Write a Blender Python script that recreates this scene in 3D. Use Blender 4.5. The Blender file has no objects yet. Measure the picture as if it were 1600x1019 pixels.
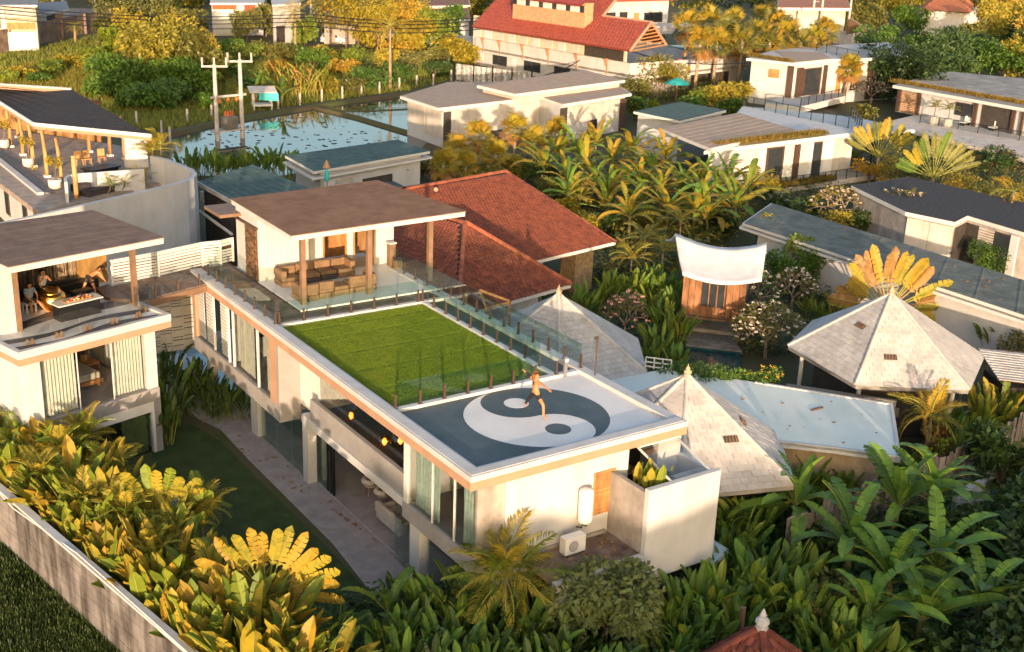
import bpy, math, random
from mathutils import Vector, Matrix, Euler
R = random.Random(7)
rad = math.radians
SC = bpy.context.scene
COL = SC.collection

# ---------------------------------------------------------------- camera
F_PX = 1885.91
YAW, PITCH, ROLL = rad(34.3685), rad(19.1810), rad(2.16702)
CAM = Vector((-18.4, -28.88, 23.3))
_w = Vector((math.sin(YAW)*math.cos(PITCH), math.cos(YAW)*math.cos(PITCH), -math.sin(PITCH)))
_r0 = Vector((math.cos(YAW), -math.sin(YAW), 0))
_u0 = _r0.cross(_w)
_r = math.cos(ROLL)*_r0 + math.sin(ROLL)*_u0
_u = -math.sin(ROLL)*_r0 + math.cos(ROLL)*_u0
cam_data = bpy.data.cameras.new('camera')
cam_data.sensor_width = 36
cam_data.lens = F_PX/1600*36
cam_data.clip_start = 0.5
cam_data.clip_end = 3000
cam_data.dof.use_dof = True; cam_data.dof.focus_distance = 52; cam_data.dof.aperture_fstop = 1.4
cam = bpy.data.objects.new('camera', cam_data)
COL.objects.link(cam)
cam.matrix_world = Matrix(((_r.x, _u.x, -_w.x, CAM.x), (_r.y, _u.y, -_w.y, CAM.y), (_r.z, _u.z, -_w.z, CAM.z), (0, 0, 0, 1)))
SC.camera = cam

def ray(px, py):
    return _r*((px-800)/F_PX) - _u*((py-509.5)/F_PX) + _w
def at(px, py, z=0.0):
    d = ray(px, py); return CAM + d*((z-CAM.z)/d.z)
def atx(px, py, X):
    d = ray(px, py); return CAM + d*((X-CAM.x)/d.x)
def aty(px, py, Y):
    d = ray(px, py); return CAM + d*((Y-CAM.y)/d.y)

# ---------------------------------------------------------------- sky, sun, exposure
SUN_AZ, SUN_EL = 29.5, 5.6          # azimuth the light travels towards (from +Y to +X), height of the sun
world = bpy.data.worlds.new('World'); SC.world = world
world.use_nodes = True
wn = world.node_tree
bg = wn.nodes.get('Background') or wn.nodes.new('ShaderNodeBackground')
sky = wn.nodes.new('ShaderNodeTexSky')
sky.sky_type = 'NISHITA'; sky.sun_disc = False
sky.sun_elevation = rad(SUN_EL); sky.sun_rotation = rad(SUN_AZ+180)
sky.air_density = 1.0; sky.dust_density = 6.0; sky.ozone_density = 1.6
wn.links.new(sky.outputs[0], bg.inputs[0])
bg.inputs[1].default_value = 0.15
sun_d = bpy.data.lights.new('sun', 'SUN')
sun_d.energy = 2.0; sun_d.angle = rad(0.6); sun_d.color = (1.0, 0.72, 0.49)
sun = bpy.data.objects.new('sun', sun_d); COL.objects.link(sun)
_sd = Vector((math.sin(rad(SUN_AZ))*math.cos(rad(SUN_EL)), math.cos(rad(SUN_AZ))*math.cos(rad(SUN_EL)), -math.sin(rad(SUN_EL))))
sun.rotation_euler = _sd.to_track_quat('-Z', 'Y').to_euler()
SC.view_settings.view_transform = 'Standard'
SC.view_settings.look = 'None'
SC.view_settings.exposure = 2.35
SC.view_settings.gamma = 1.0
SC.view_settings.use_curve_mapping = False
SC.render.engine = 'CYCLES'
SC.cycles.max_bounces = 8
SC.cycles.transparent_max_bounces = 24

# ---------------------------------------------------------------- materials
MATS = {}
def _n(nt, t, **kw):
    n = nt.nodes.new(t)
    for k, v in kw.items(): setattr(n, k, v)
    return n
def mat(name, col, rough=.75, var=.12, scale=2.0, bump=0.0, bscale=30.0, col2=None, mixscale=None, metal=0.0, rnd=0.0, spec=.3, streak=0.0, stretch=(1,1,1), emit=None, contrast=(.35,.65)):
    """procedural surface: base colour broken up by two noises, optional second colour, fine relief"""
    if name in MATS: return MATS[name]
    m = bpy.data.materials.new(name); m.use_nodes = True; MATS[name] = m
    nt = m.node_tree; nt.nodes.clear()
    out = _n(nt, 'ShaderNodeOutputMaterial'); b = _n(nt, 'ShaderNodeBsdfPrincipled')
    nt.links.new(b.outputs[0], out.inputs[0])
    b.inputs['Roughness'].default_value = rough; b.inputs['Metallic'].default_value = metal
    b.inputs['Specular IOR Level'].default_value = spec
    geo = _n(nt, 'ShaderNodeNewGeometry')
    mp = _n(nt, 'ShaderNodeMapping'); mp.inputs['Scale'].default_value = stretch
    nt.links.new(geo.outputs['Position'], mp.inputs[0])
    n1 = _n(nt, 'ShaderNodeTexNoise'); n1.inputs['Scale'].default_value = scale; n1.inputs['Detail'].default_value = 6; n1.inputs['Roughness'].default_value = .65
    nt.links.new(mp.outputs[0], n1.inputs['Vector'])
    c2 = col2 or tuple(c*(1-2.2*var) for c in col)
    c1 = col if col2 else tuple(min(1, c*(1+var*.6)) for c in col)
    rp = _n(nt, 'ShaderNodeValToRGB')
    rp.color_ramp.elements[0].position = contrast[0]; rp.color_ramp.elements[1].position = contrast[1]
    rp.color_ramp.elements[0].color = (*c2, 1); rp.color_ramp.elements[1].color = (*c1, 1)
    nt.links.new(n1.outputs[0], rp.inputs[0])
    last = rp.outputs[0]
    if streak:
        mp2 = _n(nt, 'ShaderNodeMapping'); mp2.inputs['Scale'].default_value = (1.3, 1.3, .22) if streak < .6 else (1.9, 1.9, .35)
        nt.links.new(geo.outputs['Position'], mp2.inputs[0])
        n2 = _n(nt, 'ShaderNodeTexNoise'); n2.inputs['Scale'].default_value = 1.0; n2.inputs['Detail'].default_value = 5
        nt.links.new(mp2.outputs[0], n2.inputs['Vector'])
        r2 = _n(nt, 'ShaderNodeValToRGB'); r2.color_ramp.elements[0].position = .30 if streak < .6 else .36; r2.color_ramp.elements[1].position = .52 if streak < .6 else .60
        d = 1-streak
        r2.color_ramp.elements[0].color = (d, d*.97, d*.93, 1); r2.color_ramp.elements[1].color = (1, 1, 1, 1)
        nt.links.new(n2.outputs[0], r2.inputs[0])
        mx = _n(nt, 'ShaderNodeMix', data_type='RGBA', blend_type='MULTIPLY'); mx.inputs[0].default_value = 1
        nt.links.new(last, mx.inputs[6]); nt.links.new(r2.outputs[0], mx.inputs[7]); last = mx.outputs[2]
    if rnd:
        oi = _n(nt, 'ShaderNodeObjectInfo')
        hs = _n(nt, 'ShaderNodeHueSaturation')
        mr = _n(nt, 'ShaderNodeMapRange'); mr.inputs[3].default_value = 1-rnd; mr.inputs[4].default_value = 1+rnd
        nt.links.new(oi.outputs['Random'], mr.inputs[0]); nt.links.new(mr.outputs[0], hs.inputs['Value'])
        nt.links.new(last, hs.inputs['Color']); last = hs.outputs[0]
    nt.links.new(last, b.inputs['Base Color'])
    if emit:
        b.inputs['Emission Color'].default_value = (*emit[:3], 1); b.inputs['Emission Strength'].default_value = emit[3]
    if bump:
        n3 = _n(nt, 'ShaderNodeTexNoise'); n3.inputs['Scale'].default_value = bscale; n3.inputs['Detail'].default_value = 4
        nt.links.new(mp.outputs[0], n3.inputs['Vector'])
        bp = _n(nt, 'ShaderNodeBump'); bp.inputs['Strength'].default_value = bump; bp.inputs['Distance'].default_value = .03
        nt.links.new(n3.outputs[0], bp.inputs['Height']); nt.links.new(bp.outputs[0], b.inputs['Normal'])
    return m

def leafmat(name, col, col2, trans=.38, rough=.55, hue=.02, val=.25):
    if name in MATS: return MATS[name]
    m = bpy.data.materials.new(name); m.use_nodes = True; MATS[name] = m
    nt = m.node_tree; nt.nodes.clear()
    out = _n(nt, 'ShaderNodeOutputMaterial'); b = _n(nt, 'ShaderNodeBsdfPrincipled'); t = _n(nt, 'ShaderNodeBsdfTranslucent'); ms = _n(nt, 'ShaderNodeMixShader')
    b.inputs['Roughness'].default_value = rough; b.inputs['Specular IOR Level'].default_value = .35
    geo = _n(nt, 'ShaderNodeNewGeometry'); oi = _n(nt, 'ShaderNodeObjectInfo')
    n1 = _n(nt, 'ShaderNodeTexNoise'); n1.inputs['Scale'].default_value = 1.1; n1.inputs['Detail'].default_value = 5
    nt.links.new(geo.outputs['Position'], n1.inputs['Vector'])
    ad = _n(nt, 'ShaderNodeMath', operation='ADD'); ml = _n(nt, 'ShaderNodeMath', operation='MULTIPLY'); ml.inputs[1].default_value = .5
    sb = _n(nt, 'ShaderNodeMath', operation='ADD')
    nt.links.new(oi.outputs['Random'], ml.inputs[0]); nt.links.new(geo.outputs['Random Per Island'], sb.inputs[0])
    m5 = _n(nt, 'ShaderNodeMath', operation='MULTIPLY'); m5.inputs[1].default_value = .4
    nt.links.new(sb.outputs[0], m5.inputs[0]); sb.inputs[1].default_value = -.5
    nt.links.new(ml.outputs[0], ad.inputs[0]); nt.links.new(m5.outputs[0], ad.inputs[1])
    a2 = _n(nt, 'ShaderNodeMath', operation='ADD'); nt.links.new(ad.outputs[0], a2.inputs[0])
    s2 = _n(nt, 'ShaderNodeMath', operation='MULTIPLY_ADD'); s2.inputs[1].default_value = 1.6; s2.inputs[2].default_value = -.55
    nt.links.new(n1.outputs[0], s2.inputs[0]); nt.links.new(s2.outputs[0], a2.inputs[1])
    rp = _n(nt, 'ShaderNodeValToRGB'); rp.color_ramp.elements[0].color = (*col2, 1); rp.color_ramp.elements[1].color = (*col, 1)
    rp.color_ramp.elements[0].position = .1; rp.color_ramp.elements[1].position = .7
    nt.links.new(a2.outputs[0], rp.inputs[0])
    nt.links.new(rp.outputs[0], b.inputs['Base Color']); nt.links.new(rp.outputs[0], t.inputs[0])
    ms.inputs[0].default_value = trans
    nt.links.new(b.outputs[0], ms.inputs[1]); nt.links.new(t.outputs[0], ms.inputs[2]); nt.links.new(ms.outputs[0], out.inputs[0])
    return m

def glassmat(name, tint=(.94, .955, .95), refl=.04, rough=0.0, rmax=.32):
    if name in MATS: return MATS[name]
    m = bpy.data.materials.new(name); m.use_nodes = True; MATS[name] = m
    nt = m.node_tree; nt.nodes.clear()
    out = _n(nt, 'ShaderNodeOutputMaterial'); t = _n(nt, 'ShaderNodeBsdfTransparent'); g = _n(nt, 'ShaderNodeBsdfGlossy'); ms = _n(nt, 'ShaderNodeMixShader')
    t.inputs[0].default_value = (*tint, 1); g.inputs['Roughness'].default_value = rough
    lw = _n(nt, 'ShaderNodeLayerWeight'); lw.inputs[0].default_value = .25
    mr = _n(nt, 'ShaderNodeMapRange'); mr.inputs[3].default_value = refl; mr.inputs[4].default_value = rmax
    nt.links.new(lw.outputs['Fresnel'], mr.inputs[0]); nt.links.new(mr.outputs[0], ms.inputs[0])
    nt.links.new(t.outputs[0], ms.inputs[1]); nt.links.new(g.outputs[0], ms.inputs[2]); nt.links.new(ms.outputs[0], out.inputs[0])
    return m

# ---------------------------------------------------------------- mesh building
WLOC = {}
def _root(o):
    v = Vector((0, 0, 0))
    while o is not None: v = v + WLOC.get(o.name, Vector((0, 0, 0))); o = o.parent
    return v
class MB:
    def __init__(s, M=None): s.v = []; s.f = []; s.m = []; s.M = M
    def add(s, vs, fs, mi=0):
        b = len(s.v)
        s.v += [s.M @ Vector(p) for p in vs] if s.M else [Vector(p) for p in vs]
        for f in fs: s.f.append([b+i for i in f]); s.m.append(mi)
        return s
    def box(s, x0, x1, y0, y1, z0, z1, mi=0):
        return s.add([(x0,y0,z0),(x1,y0,z0),(x1,y1,z0),(x0,y1,z0),(x0,y0,z1),(x1,y0,z1),(x1,y1,z1),(x0,y1,z1)],
                     [(3,2,1,0),(4,5,6,7),(0,1,5,4),(1,2,6,5),(2,3,7,6),(3,0,4,7)], mi)
    def cbox(s, c, sx, sy, sz, rz=0, rx=0, ry=0, mi=0):
        M = Matrix.Translation(c) @ Euler((rx, ry, rz)).to_matrix().to_4x4()
        vs = [M @ Vector((a*sx/2, b*sy/2, d*sz/2)) for d in (-1,1) for a, b in ((-1,-1),(1,-1),(1,1),(-1,1))]
        return s.add(vs, [(3,2,1,0),(4,5,6,7),(0,1,5,4),(1,2,6,5),(2,3,7,6),(3,0,4,7)], mi)
    def prism(s, pts, z0, z1, mi=0):
        n = len(pts); z0s = z0 if isinstance(z0, (list, tuple)) else [z0]*n; z1s = z1 if isinstance(z1, (list, tuple)) else [z1]*n
        a = sum(pts[i][0]*pts[(i+1)%n][1]-pts[(i+1)%n][0]*pts[i][1] for i in range(n))
        idx = list(range(n)) if a > 0 else list(range(n-1, -1, -1))
        vs = [(pts[i][0], pts[i][1], z0s[i]) for i in idx] + [(pts[i][0], pts[i][1], z1s[i]) for i in idx]
        fs = [tuple(range(n-1, -1, -1)), tuple(range(n, 2*n))] + [(i, (i+1)%n, n+(i+1)%n, n+i) for i in range(n)]
        return s.add(vs, fs, mi)
    def quad(s, a, b, c, d, mi=0): return s.add([a, b, c, d], [(0,1,2,3)], mi)
    def poly(s, pts, mi=0): return s.add(pts, [tuple(range(len(pts)))], mi)
    def tube(s, pts, rs, n=6, mi=0, cap=True):
        pts = [Vector(p) for p in pts]
        if not isinstance(rs, (list, tuple)): rs = [rs]*len(pts)
        vs = []; fs = []
        up = Vector((.13, .31, .94)).normalized()
        for i, p in enumerate(pts):
            t = (pts[min(i+1, len(pts)-1)]-pts[max(i-1, 0)]).normalized()
            a = t.cross(up if abs(t.dot(up)) < .95 else Vector((1, 0, 0))).normalized(); b = t.cross(a)
            for k in range(n):
                w = 2*math.pi*k/n; vs.append(p+(a*math.cos(w)+b*math.sin(w))*rs[i])
        for i in range(len(pts)-1):
            for k in range(n): fs.append((i*n+k, i*n+(k+1)%n, (i+1)*n+(k+1)%n, (i+1)*n+k))
        if cap: fs += [tuple(range(n-1, -1, -1)), tuple(range((len(pts)-1)*n, len(pts)*n))]
        return s.add(vs, fs, mi)
    def lathe(s, c, prof, n=12, mi=0):
        vs = []; fs = []; c = Vector(c)
        for r, z in prof:
            for k in range(n):
                w = 2*math.pi*k/n; vs.append(c+Vector((r*math.cos(w), r*math.sin(w), z)))
        for i in range(len(prof)-1):
            for k in range(n): fs.append((i*n+k, i*n+(k+1)%n, (i+1)*n+(k+1)%n, (i+1)*n+k))
        fs += [tuple(range(n-1, -1, -1)), tuple(range((len(prof)-1)*n, len(prof)*n))]
        return s.add(vs, fs, mi)
    def mesh(s, name, mats, off=None, smooth=False):
        me = bpy.data.meshes.new(name)
        vs = s.v if off is None else [p-off for p in s.v]
        me.from_pydata([tuple(p) for p in vs], [], s.f)
        for m in (mats if isinstance(mats, (list, tuple)) else [mats]): me.materials.append(m)
        if len(me.materials) > 1: me.polygons.foreach_set('material_index', s.m)
        if smooth: me.polygons.foreach_set('use_smooth', [True]*len(s.f))
        me.update()
        return me
    def build(s, name, mats, parent=None, smooth=False, bevel=0, label=None, kind=None):
        o = bpy.data.objects.new(name, s.mesh(name, mats, _root(parent) if parent else None, smooth))
        COL.objects.link(o)
        if parent: o.parent = parent
        if bevel:
            b = o.modifiers.new('bevel', 'BEVEL'); b.width = bevel; b.segments = 2; b.limit_method = 'ANGLE'
        if label: o['label'] = label
        if kind: o['kind'] = kind
        return o
def thing(name, label, cat, loc=(0, 0, 0), group=None):
    o = bpy.data.objects.new(name, None); COL.objects.link(o)
    o.location = loc; o.empty_display_size = .3
    WLOC[o.name] = Vector(loc)
    o['label'] = label; o['category'] = cat
    if group: o['group'] = group
    return o
def tag(o, label, cat, group=None):
    o['label'] = label; o['category'] = cat
    if group: o['group'] = group
    return o
def inst(me, name, parent, loc, rot=None, scale=None, wloc=True):
    """a part that shares mesh data with its likes"""
    o = bpy.data.objects.new(name, me); COL.objects.link(o)
    if parent: o.parent = parent
    o.location = Vector(loc)-_root(parent) if (parent and wloc) else Vector(loc)
    if rot is not None: o.rotation_euler = rot
    if scale is not None: o.scale = scale if isinstance(scale, (list, tuple, Vector)) else (scale,)*3
    return o
ORD = ['first','second','third','fourth','fifth','sixth','seventh','eighth','ninth','tenth','eleventh','twelfth','thirteenth','fourteenth','fifteenth','sixteenth','seventeenth','eighteenth','nineteenth','twentieth']
ORD += ['twenty-'+o for o in ORD[:9]]+['thirtieth']+['thirty-'+o for o in ORD[:9]]+['fortieth']+['forty-'+o for o in ORD[:9]]+['fiftieth']
def frame(origin, deg):
    return Matrix.Translation(origin) @ Matrix.Rotation(rad(deg), 4, 'Z')
def curtain(parent, p0, p1, z0, z1, m, amp=.05, waves=9, name='curtain'):
    p0 = Vector((*p0[:2], 0)); p1 = Vector((*p1[:2], 0)); d = p1-p0; nrm = Vector((-d.y, d.x, 0)).normalized()
    mb = MB(); n = waves*4; vs = []
    for z in (z0, (z0+z1)/2, z1):
        for i in range(n+1):
            t = i/n; p = p0+d*t+nrm*(amp*math.sin(t*waves*2*math.pi)*(1 if z < z1 else .7)+R.uniform(-.012, .012)); vs.append((p.x, p.y, z))
    mb.add(vs, [(r*(n+1)+i, r*(n+1)+i+1, (r+1)*(n+1)+i+1, (r+1)*(n+1)+i) for r in range(2) for i in range(n)])
    return mb.build(name, m, parent, smooth=True)
# ================================================================ ground
M_white = mat('white_render', (.45, .442, .437), .85, .05, .8, .15, 60, streak=.06)
M_white_clean = mat('white_paint', (.54, .525, .50), .75, .04, 1.2, .05, 80)
M_beige = mat('beige_fascia', (.36, .215, .135), .8, .06, 1.0, .08, 60)
M_grey = mat('grey_render', (.25, .24, .235), .85, .08, 1.0, .15, 60, streak=.08)
M_concrete = mat('raw_concrete', (.33, .295, .26), .9, .12, 1.6, .3, 30, streak=.25)
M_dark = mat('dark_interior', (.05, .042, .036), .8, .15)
M_brownmetal = mat('brown_metal', (.09, .055, .04), .5, .1, 3, metal=.3)
M_black = mat('black_metal', (.02, .02, .022), .45, .1, metal=.4)
M_glass = glassmat('clear_glass')
M_gglass = glassmat('green_glass', (.86, .95, .92), .05)
M_slate = mat('slate_paving', (.075, .08, .09), .6, .18, 2.5, .25, 25, rnd=.18)
M_deck = mat('weathered_deck', (.20, .145, .11), .75, .2, 2.0, .3, 40, rnd=.22, stretch=(1, 1, 1))
M_brownroof = mat('brown_membrane', (.235, .138, .092), .95, .10, 1.3, .5, 60, spec=.05, col2=(.175, .10, .066))
M_woodpost = mat('brown_post', (.19, .115, .07), .6, .1, 3)
M_teak = mat('teak', (.42, .20, .07), .6, .2, 3, .2, 40, stretch=(1, 1, .3), rnd=.15)
M_floor = mat('polished_floor', (.26, .235, .23), .5, .12, 1.1, .1, 30)
M_curtain = mat('linen_curtain', (.46, .46, .40), .9, .08, 4)
M_curtain_g = mat('sage_curtain', (.34, .43, .38), .9, .10, 4)
M_cushion = mat('tan_cushion', (.19, .115, .062), .85, .15, 3, .3, 40)
M_cushion_d = mat('dark_cushion', (.055, .045, .045), .85, .15, 3, .3, 40)

def flat(name, pts, z, m, label=None):
    mb = MB(); mb.poly([(p[0], p[1], z) for p in pts]); o = mb.build(name, m); o['kind'] = 'structure'
    if label: o['label'] = label
    return o
M_earth = mat('soil', (.085, .065, .038), .95, .3, .22, .4, 6, col2=(.05, .062, .018))
flat('ground', [(-900, -700), (1300, -700), (1300, 1500), (-900, 1500)], 0, M_earth)
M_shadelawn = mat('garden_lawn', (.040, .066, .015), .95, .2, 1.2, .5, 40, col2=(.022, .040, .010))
lawn_pts = [at(265,655)[:2], at(300,663)[:2], at(345,690)[:2], at(390,735)[:2], at(440,785)[:2], at(520,865)[:2], at(580,930)[:2], at(600,960)[:2], at(540,985)[:2], at(420,930)[:2], at(300,800)[:2], at(240,740)[:2], at(235,680)[:2]]
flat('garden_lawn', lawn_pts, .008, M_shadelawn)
M_terrace = mat('stamped_concrete', (.31, .275, .262), .75, .14, 1.6, .35, 9, col2=(.225, .195, .188))
terr = [at(285,632)[:2], at(310,655)[:2], at(345,672)[:2], at(390,720)[:2], at(440,770)[:2], at(520,850)[:2], at(575,920)[:2], at(600,950)[:2], (8.8, 1.5), (8.8, 26), at(330,600)[:2]]
flat('terrace', terr, .004, M_terrace)

# ================================================================ main villa
V = thing('villa', 'large white two-storey villa with a yin-yang roof terrace and square artificial lawn', 'villa', (4.5, 11, 0))
Z = 6.3; ZD = 6.15
# roof slab and its raised rims
MB().box(.04, 9.02, .04, 25.6, 6.06, 6.12).build('roof_slab', M_white_clean, V)
mb = MB()
mb.box(0, .58, 0, 25.6, 6.10, 6.30); mb.box(.58, 8.62, 0, .58, 6.10, 6.30); mb.box(8.62, 9.06, 0, 21.5, 6.10, 6.30)
mb.box(.08, .5, .08, 25.5, 6.30, 6.325); mb.box(.5, 8.95, .08, .47, 6.30, 6.325)
mb.build('parapet', M_white, V, bevel=.02)
mb = MB(); mb.box(.01, .12, .012, 25.55, 5.80, 6.10); mb.box(.12, 9.05, .012, .12, 5.80, 6.10); mb.box(8.93, 9.05, .12, 21.4, 5.80, 6.10)
mb.build('fascia', M_beige, V)
MB().box(.58, 8.62, .58, 5.90, 6.12, ZD).build('white_terrace_floor', mat('painted_floor', (.60, .575, .555), .6, .05, .7, .08, 20, col2=(.50, .485, .475), contrast=(.25, .6)), V)
# yin-yang
cx, cy, rr = 4.81, 3.28, 2.62
def arc(x, y, r, a0, a1, n=28): return [(x+r*math.cos(rad(a0+(a1-a0)*i/n)), y+r*math.sin(rad(a0+(a1-a0)*i/n))) for i in range(n+1)]
M_yy = mat('slate_blue_paint', (.078, .088, .095), .55, .22, .7, .15, 20, col2=(.026, .046, .052), contrast=(.28, .72))
left = arc(cx, cy, rr, 90, 270)
mb = MB(); mb.prism([(cx, 5.90), (.58, 5.90), (.58, .582), (cx, .582)]+[p for p in reversed(left)], ZD, ZD+.005)
mb.build('dark_painted_field', M_yy, V)
mb = MB(); fish = arc(cx, cy, rr, 90, -90)+arc(cx, cy-rr/2, rr/2, -90, 90)[1:]+arc(cx, cy+rr/2, rr/2, 270, 90)[1:-1]
mb.prism(fish, ZD, ZD+.005); mb.build('dark_yin_half', M_yy, V)
mb = MB(); mb.prism(arc(cx, cy+rr/2, .46, 0, 360)[:-1], ZD+.005, ZD+.009); mb.build('white_dot', MATS['painted_floor'], V)
mb = MB(); mb.prism(arc(cx, cy-rr/2, .46, 0, 360)[:-1], ZD, ZD+.005); mb.build('dark_dot', M_yy, V)
# kerbs round the lawn
mb = MB(); mb.box(.58, 8.62, 5.90, 6.16, 6.12, 6.27); mb.box(7.45, 7.68, 6.16, 16.2, 6.12, 6.27); mb.box(.58, 8.62, 16.2, 16.46, 6.12, 6.28)
mb.build('lawn_kerb', M_white, V, bevel=.015)
M_turf = mat('artificial_turf', (.155, .215, .018), .95, .18, 1.5, .8, 120, col2=(.115, .18, .013), rnd=.10)
ys = [6.17, 8.1, 10.05, 12.0, 13.95, 15.2, 16.19]
for i in range(6):
    MB().box(.60, 7.44, ys[i]+.04, ys[i+1]-.04, 6.12, 6.168).build('turf_strip', M_turf, V)
MB().box(.60, 7.44, 6.17, 16.19, 6.121, 6.14).build('lawn_base', M_earth, V)
vs = []; fs = []
for i in range(85000):
    x = R.uniform(.62, 7.42); y = R.uniform(6.2, 16.17)
    if min(abs(y-k) for k in ys) < .075: continue
    a = R.uniform(0, 6.28); h = R.uniform(.04, .075); w = .013
    b = len(vs); vs += [(x-w*math.cos(a), y-w*math.sin(a), 6.166), (x+w*math.cos(a), y+w*math.sin(a), 6.166), (x+R.uniform(-.03, .03), y+R.uniform(-.03, .03), 6.168+h)]; fs.append((b, b+1, b+2))
mb = MB(); mb.add(vs, fs); mb.build('turf_blades', M_turf, V, kind='stuff')
for i in range(10):
    MB().box(7.70, 8.60, 5.92+i*1.03+.02, 5.92+(i+1)*1.03-.005, 6.12, 6.152).build('paving_slab', M_slate, V)
# timber walkways
mb = MB(); mb.box(.60, 2.16, 0, .135, 0, .03); dm1 = mb.mesh('deck_board', M_deck)
mb = MB(); mb.box(.60, 8.60, 0, .135, 0, .03); dm2 = mb.mesh('deck_board', M_deck)
for i in range(64): inst(dm1, 'deck_board', V, (0, 17.62+i*.142-.0, 6.165))
for i in range(8): inst(dm2, 'deck_board', V, (0, 16.48+i*.142, 6.165))
mb = MB(); mb.box(2.17, 9.1, 17.60, 22.4, 6.12, 6.27); mb.build('white_terrace_floor', MATS['painted_floor'], V, bevel=.01)
MB().box(2.10, 2.17, 17.60, 25.5, 6.13, 6.235).build('deck_step', M_brownmetal, V)

# body
mb = MB()
for y0, y1 in ((4.15, 4.85), (13.55, 14.05), (19.0, 19.75), (24.9, 25.3)): mb.box(.55, .95, y0, y1, 0, 2.72)
for b in mb.f[:0]: pass
def part_box(name, m, *b, parent=V, bevel=0): return MB().box(*b).build(name, m, parent, bevel=bevel)
for y0, y1 in ((4.15, 4.85), (13.55, 14.05), (19.0, 19.75), (24.9, 25.3)): part_box('pillar', M_white, .55, .95, y0, y1, 0, 2.70)
part_box('ground_beam', M_white, .52, .9, 4.86, 14.05, 2.70, 3.05)
part_box('balcony_parapet', M_grey, .58, .78, 5.22, 13.3, 3.05, 3.98, bevel=.02)
part_box('spandrel', M_grey, .42, .60, .42, 5.20, 2.42, 3.05, bevel=.02)
part_box('bedroom_floor', M_floor, .60, 8.6, .42, 5.15, 2.75, 3.02)
part_box('living_floor', M_floor, .96, 8.5, .8, 25.2, .006, .02)
part_box('back_wall', M_white, 8.72, 8.88, .5, 21.3, 0, 6.06)
part_box('inner_wall', M_white_clean, 8.40, 8.52, 5.2, 13.1, 3.1, 6.05)
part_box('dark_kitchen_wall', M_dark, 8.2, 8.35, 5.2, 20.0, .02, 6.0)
part_box('partition_wall', M_white_clean, .95, 8.4, 13.15, 13.3, 3.45, 6.05)
part_box('bedroom_partition', M_white_clean, .62, 8.6, 5.02, 5.18, 3.0, 6.05)
part_box('timber_panel', M_teak, 4.4, 4.5, .6, 3.9, 3.03, 5.6)
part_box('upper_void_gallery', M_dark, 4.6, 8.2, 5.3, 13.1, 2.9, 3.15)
part_box('gallery_rail', M_dark, 4.55, 4.62, 5.3, 13.1, 3.1, 4.0)
mb = MB(); mb.box(1.75, 1.78, 0, .95, 0, 1.0)
tx = MB()
for i in range(26): tx.tube([(1.9+i*.05, 13.12, 5.35), (1.9+i*.05+R.uniform(-.02, .02), 13.11, 4.3+R.uniform(-.12, .1))], .028, 4)
tx.build('woven_wall_hanging', mat('raffia', (.12, .085, .06), .95, .3, 6), V)
# near bedroom glazing
for y0, y1 in ((.44, 1.75), (1.75, 3.2), (3.2, 4.9)): part_box('glass_pane', M_glass, .50, .515, y0+.03, y1-.03, 3.06, 5.82)
for y in (1.75, 3.2): part_box('window_frame', M_white_clean, .48, .54, y-.03, y+.03, 3.06, 5.82)
part_box('corner_post', M_white_clean, .46, .62, 4.88, 5.16, 3.05, 5.82)
curtain(V, (.75, 3.1), (.75, 4.8), 3.05, 5.8, M_curtain_g, .06, 8)
curtain(V, (.75, .62), (.75, 1.55), 3.05, 5.8, M_curtain_g, .06, 5)
# wall ends, front wall
part_box('end_wall', M_concrete, .56, 1.52, .42, .60, 2.42, 5.82)
part_box('front_wall', M_white, 1.52, 6.62, .22, .50, 2.70, 5.80)
part_box('front_wall', M_white, 7.95, 9.0, .22, .50, 2.70, 5.80)
part_box('front_wall', M_white, 6.62, 7.95, .22, .50, 2.70, 4.05)
part_box('bathroom_wall', M_dark, 6.3, 8.7, 2.0, 2.1, 3.0, 6.05)
part_box('wash_counter', M_teak, 6.9, 8.2, 1.45, 1.98, 3.9, 4.0)
for x in (7.15, 7.75):
    mb = MB(); mb.lathe((x, 1.7, 4.0), [(.05, 0), (.16, .03), (.2, .12), (.17, .12), (.03, .05)], 12); mb.build('wash_basin', M_white_clean, V)
# louvred shutter
sh = part_box('louvre_frame', M_teak, 5.12, 5.18, .17, .22, 3.5, 5.12)
part_box('louvre_frame', M_teak, 5.98, 6.04, .17, .22, 3.5, 5.12); part_box('louvre_frame', M_teak, 5.18, 5.98, .172, .22, 5.06, 5.12); part_box('louvre_frame', M_teak, 5.18, 5.98, .172, .22, 3.5, 3.56)
for i in range(18):
    mb = MB(); mb.cbox((5.58, .20, 3.60+i*.0825), .80, .09, .018, rx=rad(38)); mb.build('louvre_slat', M_teak, V)
# service ledge, bathroom court
part_box('service_ledge', mat('stained_ledge', (.20, .15, .12), .95, .35, 1.4, .5, 20, col2=(.075, .05, .038)), 2.2, 5.9, -1.60, .22, 2.55, 2.72)
part_box('ledge_kerb', M_concrete, 2.2, 5.75, .12, .22, 2.72, 2.84)
part_box('ledge_front', M_white, 2.2, 5.85, -1.86, -1.60, 1.72, 2.72)
part_box('court_side_wall', M_concrete, 5.85, 6.02, -1.60, .22, 2.55, 5.02)
part_box('court_front_wall', M_white, 5.85, 9.05, -1.86, -1.62, 1.72, 5.18, bevel=.015)
part_box('court_far_wall', M_white, 8.9, 9.05, -1.62, .22, 1.72, 5.02)
part_box('court_floor', M_concrete, 6.02, 8.9, -1.62, .22, 2.5, 2.75)
part_box('court_planter', M_concrete, 7.35, 8.8, -1.55, -1.2, 4.75, 5.1)
mb = MB()
for x in (7.0, 8.75): mb.cbox((x, -.6, 5.43), .06, 2.15, .06, rx=rad(16))
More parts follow.
